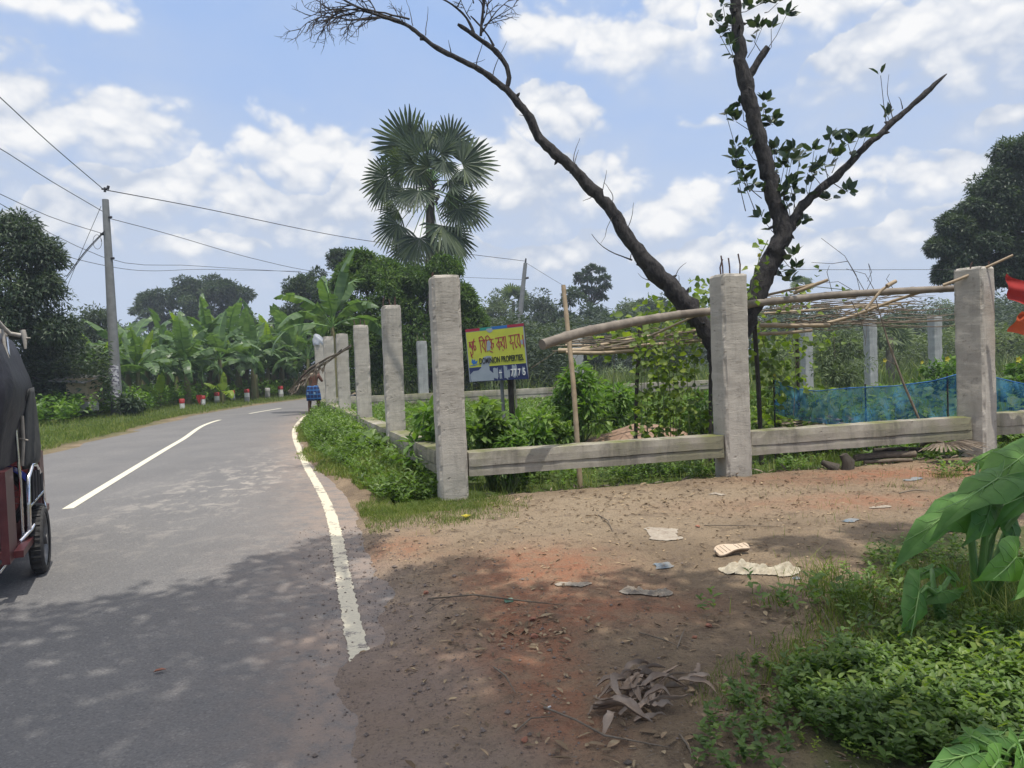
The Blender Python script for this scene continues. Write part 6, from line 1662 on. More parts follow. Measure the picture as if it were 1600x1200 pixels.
cloth([(1598, 486), (1690, 500), (1690, 545), (1578, 519)], 9.9, M['orangecloth'], 'orange red cloth hanging lower behind the dark red one', .02)

# ------------------------------------------------------------------ litter in the yard
def drape(px, py, w_, h_, mat, label, name, cat, rz=0.0, hgt=.02, seed=0, shape=None):
    r = np.random.default_rng(seed); n = 80; g1, g2 = np.meshgrid(np.linspace(-1, 1, n), np.linspace(-1, 1, n)); c = GG(px, py)
    X_ = g1*w_/2; Y_ = g2*h_/2; th = np.arctan2(g2, g1); rad = .62+.38*fbm(np.cos(th)*1.6+seed, np.sin(th)*1.6+seed*2, 3)
    rad = rad*(.72+.28*np.sign(np.sin(th*2+seed))*np.abs(np.sin(th*2+seed))**.5); rr_ = np.sqrt(g1**2+g2**2); keep = (rr_ < rad*1.25)
    Z_ = (np.abs(fbm(g1*2.2+g2*1.5+seed, g2*5-g1*2, 5, 5)-.5)*2.4)*hgt*1.3*np.clip((rad*1.25-rr_)*3.5, 0, 1)+.003
    xx = c[0]+X_*math.cos(rz)-Y_*math.sin(rz); yy = c[1]+X_*math.sin(rz)+Y_*math.cos(rz)
    Z_ = Z_+ground_z(xx, yy)+.004
    i0 = (np.arange(n-1)[:, None]*n+np.arange(n-1)).ravel(); kf = keep.ravel()
    Fc = np.stack([i0, i0+1, i0+n+1, i0+n], 1); Fc = Fc[kf[Fc].all(1)]
    return tag(MB().add(np.column_stack([xx.ravel(), yy.ravel(), Z_.ravel()]), Fc, smooth=True).build(name, mat), label, cat)
drape(1192, 893, .62, .42, M['cream'], 'crumpled cream cloth lying on the bare soil below the shoe sole', 'crumpled_cloth', 'cloth', .2, .06, 3)
drape(1038, 836, .55, .50, M['dirtycloth'], 'dirty beige rag pressed in the soil, farther back than the cream cloth', 'dirty_rag', 'cloth', .1, .02, 5)
drape(1008, 927, .36, .20, M['dirtycloth'], 'small dirty rag twisted on the soil in front of the blue film', 'dirty_rag', 'cloth', -.2, .04, 8)
drape(896, 914, .26, .14, M['dirtycloth'], 'small pale scrap of cloth left of the twisted rag', 'cloth_scrap', 'cloth', .1, .015, 9)
drape(1037, 884, .28, .13, M['bluefilm'], 'torn blue plastic film on the soil between two rags', 'plastic_film', 'plastic', .2, .01, 11)
drape(1328, 815, .26, .14, M['bluefilm'], 'faint blue plastic scrap in the middle of the yard at right', 'plastic_film', 'plastic', .1, .01, 12)
drape(1427, 750, .30, .2, M['bluefilm'], 'small blue plastic scrap near the debris below the right post', 'plastic_film', 'plastic', .1, .01, 13)
drape(1375, 793, .22, .16, M['dirtycloth'], 'pale paper scrap lying farther right on the yard', 'paper_scrap', 'paper', .1, .01, 14)
drape(1488, 830, .26, .14, M['bluefilm'], 'blue grey plastic scrap partly behind the taro leaves', 'plastic_film', 'plastic', .1, .01, 15)
drape(1120, 772, .20, .12, M['dirtycloth'], 'tiny pale scrap at the foot of the rebar post', 'cloth_scrap', 'cloth', .1, .012, 16)
drape(1245, 905, .10, .05, M['bluefilm'], 'tiny blue scrap right of the cream cloth', 'plastic_film', 'plastic', .1, .01, 17)
# shoe sole
def sole():
    c = GG(1144, 868); t = thing('shoe_sole', 'worn tan shoe sole lying upside down on the bare soil', 'shoe', c)
    L_ = .31; n = 28; ang = .33
    u = np.linspace(0, 1, n); wid = .043+.012*np.cos((u-.18)*2*np.pi*.95)*1.1; wid *= np.sqrt(np.clip(1-(2*u-1)**8, 0, 1)); cen = .012*np.sin(u*np.pi*1.4)
    ex = np.array([math.cos(ang), math.sin(ang), .10]); ey = np.array([-math.sin(ang), math.cos(ang), .55]); ey /= np.linalg.norm(ey); ez = np.cross(ex, ey); ez /= np.linalg.norm(ez)
    o = c-ex*L_/2+[0, 0, .055]
    ring = [o+ex*L_*a+ey*(ce+w_) for a, w_, ce in zip(u, wid, cen)]+[o+ex*L_*a+ey*(ce-w_) for a, w_, ce in zip(u[::-1], wid[::-1], cen[::-1])]
    ring = np.array(ring); m_ = len(ring); th_ = .03
    mb = MB(); cenp = ring.mean(0)
    def lay(off, sc): return cenp+(ring-cenp)*sc+ez*off
    L0, L1, L2, L3 = lay(-th_, .92), lay(-.004, 1.0), lay(0.004, .985), lay(.0075, .93)
    j = np.arange(m_); q4 = lambda a: np.stack([a*m_+j, a*m_+(j+1) % m_, (a+1)*m_+(j+1) % m_, (a+1)*m_+j], 1)
    mb.add(np.concatenate([L1, L2, L3]), np.concatenate([q4(0), q4(1)]), smooth=True); mb.add(L3, [tuple(range(m_))])
    mb.build('tread', M['sole'], t)
    m2 = MB().add(np.concatenate([L0, L1]), q4(0), smooth=True); m2.add(L0, [tuple(range(m_))[::-1]]); m2.build('side_wall', M['soledark'], t)
    gr = MB()
    for f in (.12, .24, .36, .62, .74, .86):
        i = int(f*(n-1)); a_ = o+ex*L_*u[i]+ey*(cen[i]+wid[i]*.7)+ez*.009; b_ = o+ex*L_*(u[i]+.07)+ey*(cen[i]-wid[i]*.7)+ez*.009; gr.tube([a_, b_], .0016, 4)
    gr.build('grooves', M['soledark'], t)
sole()
# pile of dead banana leaves
def husks():
    c = GG(1000, 1098); t = thing('dead_leaf_pile', 'pile of curled dead grey brown banana leaves in the foreground', 'leaf pile', c)
    spec = []
    for i in range(34):
        cx, cy = 1000+rng.normal(0, 34), 1090+rng.normal(0, 20); an = rng.normal(.45, .55); L_ = rng.uniform(30, 80)
        cx -= (cy-1090)*.9
        spec.append((cx-math.cos(an)*L_/2, cy+math.sin(an)*L_*.3, cx+math.cos(an)*L_/2, cy-math.sin(an)*L_*.3, rng.uniform(.008, .022)))
    spec += [(928, 1112, 1020, 1140, .026), (925, 1116, 990, 1098, .03), (975, 1085, 1010, 1062, .022), (1015, 1085, 1040, 1050, .026), (1000, 1095, 1075, 1080, .02)]
    for i, (x0, y0, x1, y1, w_) in enumerate(spec):
        a, b_ = GG(x0, y0), GG(x1, y1); n = 14; u = np.linspace(0, 1, n); dv_ = b_-a; S = np.array([-dv_[1], dv_[0], 0]); S /= np.linalg.norm(S)+1e-9
        V = []; tw = rng.uniform(-2.2, 2.2); z0 = rng.uniform(.008, .045); cu_ = rng.normal(0, .03); cup = rng.uniform(.3, 1.1); lift = rng.uniform(0, .05)
        for k in range(n):
            w2 = w_*math.sin(math.pi*min(1, .10+u[k]*.88))**.7*(1+.25*math.sin(u[k]*17+i)); an = tw*u[k]+.5*math.sin(i+u[k]*4)
            p = a+dv_*u[k]+S*cu_*math.sin(u[k]*math.pi)+np.array([0, 0, z0+lift*math.sin(u[k]*math.pi)+.006*math.sin(u[k]*11+i)])
            for s2, lz in ((-1, cup), (-.45, .1), (.1, .12), (.55, .1), (1, cup*.8)):
                V.append(p+S*s2*w2*math.cos(an)+np.array([0, 0, max(-.8*z0, w2*(lz+.6*s2*math.sin(an)))]))
        i0 = (np.arange(n-1)[:, None]*5+np.arange(4)).ravel()
        mb = MB().add(V, np.stack([i0, i0+1, i0+6, i0+5], 1), rng.uniform(0, .7), smooth=True); mb.build('dead_leaf', M['dry_grey'], t)
husks()
# sticks
def stick(pts, r, label, mat='stick', name='dry_stick'):
    pp = [GG(*p)+[0, 0, r+.004+(.02 if 0 < i < len(pts)-1 else 0)] for i, p in enumerate(pts)]
    return tag(MB().tube(pp, [r]*(len(pp)-1)+[r*.4], 6, wob=.15).build(name, M[mat]), label, 'stick')
stick([(668, 938), (740, 936), (800, 944), (880, 948)], .006, 'long thin dry branch across the reddish soil near the green wrapper')
stick([(665, 958), (690, 945), (707, 934)], .005, 'short forked twig crossing the long thin branch')
stick([(772, 1045), (790, 1065), (806, 1086)], .005, 'straight pale stick in the lower middle of the soil', 'dry')
stick([(850, 1108), (900, 1135), (945, 1160), (1050, 1172)], .005, 'long tan straw stretching right below the dead leaf pile', 'dry')
stick([(805, 1146), (830, 1132), (866, 1122)], .004, 'curved thin twig left of the long tan straw')
stick([(998, 990), (1040, 1008), (1060, 1012)], .004, 'thin straw right of centre on the dark soil', 'dry')
stick([(1058, 1015), (1066, 1000), (1070, 985)], .004, 'thin twig meeting the straw at its right end', 'dry')
stick([(1062, 1150), (1075, 1175), (1085, 1192)], .004, 'short tan stick at the bottom edge right of the leaf pile', 'dry')
stick([(935, 806), (950, 818), (958, 832)], .006, 'pale stick lying in front of the corner beam', 'dry')
stick([(1100, 822), (1150, 826), (1220, 824)], .005, 'straight pale straw behind the shoe sole', 'dry')
stick([(1405, 772), (1430, 770), (1452, 769)], .008, 'pale stick in the far right part of the yard', 'dry')
stick([(1265, 975), (1285, 960), (1300, 985), (1312, 1018)], .006, 'bent dark vine stem on the soil near the weeds')
stick([(1245, 1018), (1270, 1008), (1310, 1015)], .006, 'dark twig lying at the upper edge of the weed carpet')
# green wrapper, butt, rag bits
c = GG(795, 941); t = MB().box(c+[0, 0, .014], (.055, .034, .016), .3); tag(t.build('wrapper', M['greenpack']), 'small green and white wrapper on the reddish soil', 'wrapper')
c = GG(853, 1109); tag(MB().tube([c+[0, 0, .006], c+[.022, .018, .006]], .0045, 8).build('cigarette_butt', M['white']), 'tiny white cigarette butt beside the long tan straw', 'butt')
mb = MB(); c = GG(728, 812)
for i in range(4): a = i*1.5; mb.leaves(np.array([c+[0, 0, .02]]), np.array([[math.cos(a), math.sin(a), .5]]), np.array([[0, 0, 1.]]), .06, .05, .5, oval=True)
tag(mb.build('fallen_flower', M['yellow']), 'wilted yellow flower on the soil in front of the corner post', 'flower')
mb = MB(); c = GG(1347, 1024)
a = np.linspace(0, 2*np.pi, 21); mb.tube([c+[.035*math.cos(x), .032*math.sin(x), .03] for x in a], .004, 6, cap=False)
tag(mb.build('plastic_ring', M['cream']), 'small cream plastic ring lying on top of the weed carpet', 'ring')
# brick chips and stones
def chips(spots_, mat, name, lab, cat, grp_, smin, smax):
    for (px, py, s_, lb) in spots_:
        c = GG(px, py); mb = MB(); d_ = rdir(26); import_ = None
        bm = bpy.data.meshes.new(name)
        import bmesh
        b_ = bmesh.new()
        for v in d_: b_.verts.new(Vector(v*s_*rng.uniform(.6, 1.0)*[1, .8, .55]))
        bmesh.ops.convex_hull(b_, input=b_.verts); bmesh.ops.delete(b_, geom=[v for v in b_.verts if not v.link_faces], context='VERTS')
        b_.to_mesh(bm); b_.free(); bm.materials.append(mat); o = bpy.data.objects.new(name, bm); COL.objects.link(o); o.location = Vector(c)+Vector((0, 0, s_*.3)); o.rotation_euler = (0, 0, rng.uniform(0, 6))
        tag(o, lb, cat, grp_)
chips([(833, 970, .030, 'brick piece on the soil right of centre, near the green wrapper'), (835, 996, .030, 'flat tan chip just below the brick piece'), (820, 1158, .022, 'small brick chip near the bottom edge'), (1108, 980, .03, 'stone chip beside the dark soil right of the rag'),
       (666, 928, .03, 'grey chip at the left end of the long thin branch'), (1090, 824, .03, 'brown lump behind the shoe sole'), (1085, 997, .02, 'little reddish chip in the middle of the yard')], M['brick'], 'brick_chip', '', 'brick chip', 'brick chips in the yard', 0, 0)
# loose stuff nobody could count: fallen leaves, straw bits, gravel
yard = lambda x, y: (sdist(dRR, nRR, x, y) > .15) & (fence_side(x, y) < -.1)
mb = MB(); q = pick(3200, -1.6, 6.5, 2.4, 11, yard); n = len(q); a = rng.uniform(0, 6.28, n)
mb.leaves(q+[0, 0, .006], np.column_stack([np.cos(a), np.sin(a), rng.uniform(-.05, .25, n)]), rng.normal(0, .3, (n, 3))+[0, 0, 1], rng.uniform(.015, .06, n), rng.uniform(.008, .022, n), rng.uniform(0, 1, n), oval=True, fold=.3)
for (px, py, s_) in [(830, 995, .3), (1080, 800, .5), (1310, 960, .3), (1250, 1110, .3), (1020, 780, .8), (880, 780, .6), (1180, 760, .8), (950, 1180, .4)]:
    c = GG(px, py); n = 70; qq = np.column_stack([c[0]+rng.normal(0, s_, n), c[1]+rng.normal(0, s_*.5, n)]); qq = np.column_stack([qq, ground_z(qq[:, 0], qq[:, 1])+.006]); a = rng.uniform(0, 6.28, n)
    mb.leaves(qq, np.column_stack([np.cos(a), np.sin(a), rng.uniform(0, .3, n)]), rng.normal(0, .3, (n, 3))+[0, 0, 1], rng.uniform(.02, .09, n), rng.uniform(.01, .03, n), rng.uniform(0, 1, n), oval=True, fold=.3)
stuff(mb, 'leaf_litter', M['litter'], 'dead leaves and bits scattered over the bare soil', 'leaf litter')
mb = MB(); q = pick(6500, -1.6, 6, 2.3, 9, yard); n = len(q); a = rng.uniform(0, 6.28, n); L_ = rng.uniform(.01, .05, n)[:, None]; D = np.column_stack([np.cos(a), np.sin(a), rng.uniform(0, .1, n)]); S = np.column_stack([-np.sin(a), np.cos(a), np.zeros(n)])*.0014
V = np.stack([q+[0, 0, .004], q+D*L_+S+[0, 0, .006], q+D*L_-S+[0, 0, .003]], 1).reshape(-1, 3); mb.add(V, np.arange(n)[:, None]*3+np.array([[0, 1, 2]]), rng.uniform(0, .5, n))
stuff(mb, 'straw_bits', M['dry'], 'straw and chaff strewn over the bare soil', 'straw')
mb = MB(); okg = lambda x, y: (sdist(dRR, nRR, x, y) > -.35) & (sdist(dRR, nRR, x, y) < 3.5)
q = pick(4200, -2.2, 3.2, 2.3, 7.5, lambda x, y: okg(x, y) & (rng.uniform(0, 1, len(x)) < np.exp(-np.abs(sdist(dRR, nRR, x, y)-.25)*1.3)))
n = len(q); s_ = rng.gamma(1.6, .0020, n)+.0014
oct_ = np.array([(1, 0, 0), (-1, 0, 0), (0, 1, 0), (0, -1, 0), (0, 0, .7), (0, 0, -.7)], float); fc = np.array([(0, 2, 4), (2, 1, 4), (1, 3, 4), (3, 0, 4), (2, 0, 5), (1, 2, 5), (3, 1, 5), (0, 3, 5)])
jt = rng.uniform(.6, 1.3, (n, 6, 1)); q[:, 2] = np.maximum(q[:, 2], np.where(sdist(dRR, nRR, q[:, 0], q[:, 1]) < .5, road_z(q[:, 0], q[:, 1]), -1))
V = (q[:, None, :]+oct_[None]*s_[:, None, None]*jt+np.array([0, 0, 1])*s_[:, None, None]*.4).reshape(-1, 3)
mb.add(V, (np.arange(n)[:, None, None]*6+fc[None]).reshape(-1, 3), np.repeat(rng.uniform(0, 1, n), 8))
M['gravel'] = simple('gravel', (.17, .135, .11), (.30, .24, .20), 30, .95, attr=.5)
stuff(mb, 'gravel', M['gravel'], 'small stones and grit scattered on the road edge and soil', 'gravel')
c = GG(240, 1068); c[2] = float(road_z(c[:1], c[1:2])[0]); mb = MB(); mb.leaves(np.array([c+[0, 0, .008]]), np.array([[1, .3, .1]]), np.array([[0, 0, 1.]]), .07, .03, .1, oval=True, fold=.3)
tag(mb.build('fallen_leaf', M['brick']), 'single reddish brown leaf lying on the shaded road', 'leaf')
# debris under the beam at right: logs, stump, dry palm leaf
def log(p_, r, label, mat='bark'):
    pp = [P(*x) for x in p_]
    for a in pp: a[2] = max(a[2], gz(a[0], a[1])+r*.8)
    return tag(MB().tube(pp, r, 9, wob=.12).build('log', M[mat]), label, 'log')
log([(1335, 716, 10.0), (1380, 711, 10.0), (1430, 709, 10.0)], .05, 'thick log under the beam, left of the dried palm leaf', 'stick')
log([(1350, 722, 9.9), (1400, 719, 9.9), (1425, 722, 9.9)], .025, 'thin stick in front of the thick log under the beam', 'stick')
log([(1365, 704, 10.3), (1410, 702, 10.3), (1440, 703, 10.3)], .035, 'second log behind the thick one under the beam', 'bark')
mb = MB(); c = P(1322, 722, 9.6); c[2] = gz(c[0], c[1]); mb.tube([c+[0, 0, -.05], c+[.02, 0, .10], c+[-.03, 0, .20]], [.09, .075, .045], 9, wob=.3); mb.tube([c+[-.12, 0, 0], c+[-.3, .05, .1]], [.07, .03], 7, wob=.3)
tag(mb.build('stump', M['bark']), 'gnarled grey stump end left of the logs under the beam', 'stump')
t = thing('dry_palm_leaf', 'dried grey fan palm leaf lying under the beam beside the right post', 'palm leaf', tree_at(1500, 9.9))
lf, st = MB(), MB(); fan_leaf(lf, st, P(1440, 700, 10.4)+[0, 0, .05], P(1475, 692, 9.9), .55, np.array([0, -.8, .6]), 22, R(150), .25)
for k in range(len(lf.v)): lf.v[k][:, 2] = np.maximum(lf.v[k][:, 2], .02)
lf.build('blade', M['dry'], t); st.build('petiole', M['dry'], t)
mb = MB(); n = 260; c0 = tree_at(1300, 10.0); q = np.column_stack([c0[0]+rng.uniform(-1.6, 2.6, n), c0[1]+rng.uniform(-.35, .3, n)+0, np.zeros(n)]); q[:, 1] += (q[:, 0]-c0[0])*.24; q[:, 2] = ground_z(q[:, 0], q[:, 1])+.01
a = rng.uniform(0, 6.28, n); mb.leaves(q, np.column_stack([np.cos(a), np.sin(a), rng.uniform(0, .4, n)]), rng.normal(0, .5, (n, 3))+[0, 0, 1], rng.uniform(.06, .22, n), .03, rng.uniform(0, 1, n), oval=True, fold=.3)
c0 = tree_at(820, 9.1); q = np.column_stack([c0[0]+rng.uniform(-.6, 2.6, n), np.zeros(n), np.zeros(n)]); q[:, 1] = c0[1]+(q[:, 0]-c0[0])*.24+rng.normal(0, .10, n)-.25; q[:, 2] = ground_z(q[:, 0], q[:, 1])+.01
mb.leaves(q, np.column_stack([np.cos(a), np.sin(a), rng.uniform(0, .3, n)]), rng.normal(0, .5, (n, 3))+[0, 0, 1], rng.uniform(.05, .16, n), .02, rng.uniform(0, 1, n), oval=True, fold=.3)
stuff(mb, 'dry_debris', M['dry'], 'dry leaves and trash along the yard edge under the front beam', 'debris')

# ------------------------------------------------------------------ three wheeler at the left edge
def rickshaw():
    hd = math.atan2(.45, .9); org = np.array([-4.4, 5.86, 0])
    t = thing('three_wheeler', 'maroon three wheeler with black canvas hood at the left edge of the road', 'three wheeler', org, hd)
    B_ = lambda mb, name, mat, par=t: mb.build(name, M[mat], par, world=False)
    def loc(p): p = np.array(p)-org; c, s = math.cos(-hd), math.sin(-hd); return np.array([p[0]*c-p[1]*s, p[0]*s+p[1]*c, p[2]])
    def turn(mb, c):
        for q_ in range(len(mb.v)): v = mb.v[q_]-c; mb.v[q_] = np.column_stack([-v[:, 1], v[:, 0], v[:, 2]])+c
    def wheel(c, R_, w_, name='wheel', par=t, face=False):
        mb = MB(); a = np.linspace(0, 2*np.pi, 41)[:-1]; c = np.array(c, float)
        prof = [(R_*.80, -w_*.42), (R_*.92, -w_*.5), (R_*.985, -w_*.32), (R_, 0), (R_*.985, w_*.32), (R_*.92, w_*.5), (R_*.80, w_*.42)]
        V = np.array([[c[0]+x, c[1]+r*math.cos(th)*(1+(.012 if k_ % 2 and 1 < i_ < 5 else 0)), c[2]+r*math.sin(th)*(1+(.012 if k_ % 2 and 1 < i_ < 5 else 0))] for i_, (r, x) in enumerate(prof) for k_, th in enumerate(a)])
        j = np.arange(40); mb.add(V, np.concatenate([np.stack([i*40+j, i*40+(j+1) % 40, (i+1)*40+(j+1) % 40, (i+1)*40+j], 1) for i in range(6)]), smooth=True)
        for k_ in range(40):
            th = a[k_]; mb.box(c+[0, R_*1.003*math.cos(th), R_*1.003*math.sin(th)], (w_*.62, .012, .018), M=np.array(Matrix.Rotation(th, 3, 'X') @ Matrix.Rotation(.3 if k_ % 2 else -.3, 3, 'X')))
        if face: turn(mb, c)
        wo_ = B_(mb, name, 'rubber', par)
        rm = MB(); V = np.array([[c[0]+x, c[1]+r*math.cos(th), c[2]+r*math.sin(th)] for (r, x) in ((R_*.81, -w_*.36), (R_*.72, -w_*.30), (R_*.70, 0), (R_*.72, w_*.30), (R_*.81, w_*.36)) for th in a])
        rm.add(V, np.concatenate([np.stack([i*40+j, i*40+(j+1) % 40, (i+1)*40+(j+1) % 40, (i+1)*40+j], 1) for i in range(4)]), smooth=True)
        for k_ in range(18): th = k_*2*np.pi/18; rm.tube([c+[w_*.2*(-1)**k_, 0, 0], c+[0, R_*.72*math.cos(th), R_*.72*math.sin(th)]], .0035, 4)
        rm.tube([c-[w_*.5, 0, 0], c+[w_*.5, 0, 0]], .045, 12)
        if face: turn(rm, c)
        B_(rm, 'rim', 'rimgrey', wo_); return wo_
    wheel((.46, 0, .275), .275, .105); wheel((-.46, 0, .275), .275, .105); wheel((0, 2.05, .275), .275, .085)
    sc_ = loc(P(-8, 780, 6.0)); wheel(sc_, .25, .085, 'spare_wheel', face=True)
    # blue mudguard over the spoked wheel
    mb = MB(); th = np.linspace(-.1, 2.2, 18); V = []
    for a in th:
        for x, dr in ((-.065, -.012), (-.03, .012), (.03, .012), (.065, -.012)): V.append([sc_[0]+(.275+dr)*math.cos(.55+a), sc_[1]+x, sc_[2]+(.275+dr)*math.sin(.55+a)])
    i0 = (np.arange(17)[:, None]*4+np.arange(3)).ravel(); mb.add(V, np.stack([i0, i0+1, i0+5, i0+4], 1), smooth=True); B_(mb, 'mudguard', 'blue')
    # floor, side body, far body
    mb = MB(); mb.box((0, .35, .34), (.78, 2.1, .06)); mb.box((0, -.35, .33), (.9, .9, .05)); B_(mb, 'floor', 'maroon')
    mb = MB(); mb.box((.365, -.80, .63), (.05, .34, .66)); mb.box((-.365, 0, .62), (.05, 1.9, .62)); mb.box((.37, .30, .42), (.05, .55, .20)); mb.box((.33, 1.35, .62), (.04, .3, .55)); mb.box((0, .98, .72), (.7, .05, .7)); mb.box((.375, .60, .72), (.05, .14, .80)); B_(mb, 'body', 'maroon')
    mb = MB(); mb.tube([[.42, .18, .45], [.43, .2, .75], [.40, .22, .95]], [.045, .04, .03], 8); B_(mb, 'side_post', 'maroon')
    mb = MB(); mb.tube([[.39, -.35, .30], [.395, -.35, .8], [.38, -.35, 1.5], [.36, -.35, 1.95]], .012, 8); B_(mb, 'pillar', 'chrome')
    mb = MB(); mb.box((0, -.55, .74), (.66, .42, .12)); mb.box((0, .55, .78), (.5, .3, .1)); B_(mb, 'seat', 'red')
    # nose
    mb = MB(); V = []
    for (y, w_, z0, z1) in ((1.2, .34, .42, 1.15), (1.55, .30, .45, 1.1), (1.85, .22, .55, 1.02), (2.05, .12, .65, .92)): V += [[-w_, y, z0], [w_, y, z0], [w_, y, z1], [-w_, y, z1]]
    Fc = []
    for i in range(3):
        for k_ in range(4): Fc.append((i*4+k_, i*4+(k_+1) % 4, (i+1)*4+(k_+1) % 4, (i+1)*4+k_))
    Fc += [(0, 3, 2, 1), (12, 13, 14, 15)]; mb.add(V, Fc); B_(mb, 'nose', 'maroon')
    mb = MB(); mb.tube([[0, 2.03, .86], [0, 2.1, .86]], [.08, .07], 12); B_(mb, 'headlight', 'chrome')
    mb = MB(); mb.tube([[0, 1.8, 1.0], [0, 2.05, .3]], .02, 8); mb.tube([[-.28, 1.5, 1.12], [.28, 1.5, 1.12]], .014, 8); B_(mb, 'fork', 'chrome')
    # chrome corner guard with its grille
    hp = [P(*p) for p in [(14, 853, 5.62), (30, 847, 5.66), (48, 828, 5.8), (58, 812, 6.0), (70, 794, 6.3), (68, 770, 6.28), (62, 740, 6.2), (56, 726, 6.1), (50, 727, 5.95), (44, 747, 5.8), (45, 790, 5.78), (46, 829, 5.79)]]
    def loc(p): p = np.array(p)-org; c, s = math.cos(-hd), math.sin(-hd); return np.array([p[0]*c-p[1]*s, p[0]*s+p[1]*c, p[2]])
    mb = MB(); mb.tube([loc(p) for p in hp], .0165, 10); mb.tube([loc(P(46, 792, 5.78)), loc(P(67, 768, 6.2))], .011, 8); B_(mb, 'corner_guard', 'chrome')
    for k_ in range(4):
        x = 50+k_*4.6; d_ = 5.9+k_*.1
        MB().tube([loc(P(x, 737-k_*1.5+(k_ == 3)*6, d_)), loc(P(x+2, 789-k_*4.5, d_))], .014, 7).build('guard_bar', M['black'], t, world=False)
    mb = MB(); mb.tube([loc(P(50, 790, 6)), loc(P(66, 792, 6.2))], .03, 8); B_(mb, 'bracket', 'black')
    mb = MB(); mb.tube([loc(P(-20, 905, 5.1)), loc(P(-2, 893, 5.2)), loc(P(7, 881, 5.3))], .02, 8); B_(mb, 'step', 'chrome')
    mb = MB(); mb.tube([loc(P(29, 727, 6.3)), loc(P(29, 752, 6.3))], [.035, .035], 10); B_(mb, 'tail_lamp', 'red')
    # hood of black canvas with grey flap
    def loft(secs, n, mat, name, wav=.02):
        mb = MB(); V = []
        for si, (z, x0, x1, y0, y1) in enumerate(secs):
            for k_ in range(n):
                a = 2*np.pi*k_/n; ca, sa = math.cos(a), math.sin(a); e = .35
                x = (x0+x1)/2+(x1-x0)/2*np.sign(ca)*abs(ca)**e; y = (y0+y1)/2+(y1-y0)/2*np.sign(sa)*abs(sa)**e
                w_ = 1+wav*math.sin(a*9+si*.9)+wav*.7*math.sin(a*17-si*1.7)
                V.append([x*w_, y, z])
        j = np.arange(n); Fc = np.concatenate([np.stack([i*n+j, i*n+(j+1) % n, (i+1)*n+(j+1) % n, (i+1)*n+j], 1) for i in range(len(secs)-1)])
        mb.add(V, Fc, smooth=True); mb.add(V[-n:], [list(range(n))]); return B_(mb, name, mat)
    loft([(.96, -.40, .355, -1.0, .46), (1.15, -.41, .375, -1.0, .48), (1.4, -.42, .43, -1.0, .48), (1.55, -.42, .445, -1.0, .48), (1.64, -.42, .425, -1.0, .46), (1.8, -.40, .385, -1.0, .40), (1.93, -.38, .34, -.98, .34), (1.99, -.33, .28, -.9, .28)], 72, 'canvas', 'hood', .016)
    # grey flap hanging behind the corner, tied at the foot
    mb = MB(); n, k2 = 14, 16; V = []
    for j in range(k2):
        v = j/(k2-1); z = 1.50-.66*v
        pxr = np.interp(v, [0, .3, .75, .92, 1], [52, 57, 63, 62, 46]); pxl = np.interp(v, [0, .25, .6, 1], [44, 34, 33, 36])
        for i in range(n):
            u = i/(n-1); px = pxl+(pxr-pxl)*u; d_ = 5.86+.35*u+.03*math.sin(u*11+v*3); py = 608+(734-608)*v-(3*u)
            V.append(loc(P(px, py, d_-.03*math.sin(u*3.1)*(1+v))))
    i0 = (np.arange(k2-1)[:, None]*n+np.arange(n-1)).ravel(); mb.add(V, np.stack([i0, i0+1, i0+n+1, i0+n], 1), smooth=True)
    fo = B_(mb, 'side_flap', 'canvas2')
    sm = fo.modifiers.new('thickness', 'SOLIDIFY'); sm.thickness = .006
    mb = MB(); mb.tube([loc(P(34, 650, 5.78)), loc(P(36, 690, 5.77)), loc(P(34, 728, 5.76))], .016, 7, wob=.2); mb.tube([loc(P(30, 685, 5.75)), loc(P(44, 688, 5.78))], .006, 5); B_(mb, 'tie_rope', 'tan')
    # rolled cloth, sacking and rope on top
    mb = MB()
    for (x, y, r, z) in ((.18, -.3, .07, 1.99), (.22, .05, .06, 1.98), (.14, .25, .06, 1.99), (.05, -.5, .07, 2.0), (-.1, -.2, .08, 2.01)):
        th = np.linspace(0, np.pi, 7); mb.tube([[x+.03*math.sin(a*2), y+.16*math.cos(a), z] for a in th], [r*max(.25, math.sin(a)) for a in th], 9, wob=.25)
    B_(mb, 'rolled_sacking', 'tan')
    mb = MB(); mb.tube([loc(P(-10, 495, 5.5)), loc(P(5, 512, 5.6)), loc(P(15, 521, 5.65)), loc(P(32, 524, 5.7))], .017, 7); mb.tube([loc(P(4, 512, 5.6)), loc(P(7, 540, 5.6)), loc(P(12, 560, 5.6))], .012, 6, wob=.2); B_(mb, 'rope', 'rope')
    mb = MB(); mb.tube([loc(P(35, 516, 5.9)), loc(P(38, 526, 5.9)), loc(P(40, 545, 5.9))], [.02, .018, .008], 8, wob=.3); mb.tube([loc(P(38, 529, 5.9)), loc(P(48, 528, 5.9))], [.012, .003], 6); B_(mb, 'cloth_scrap', 'rope')
rickshaw()

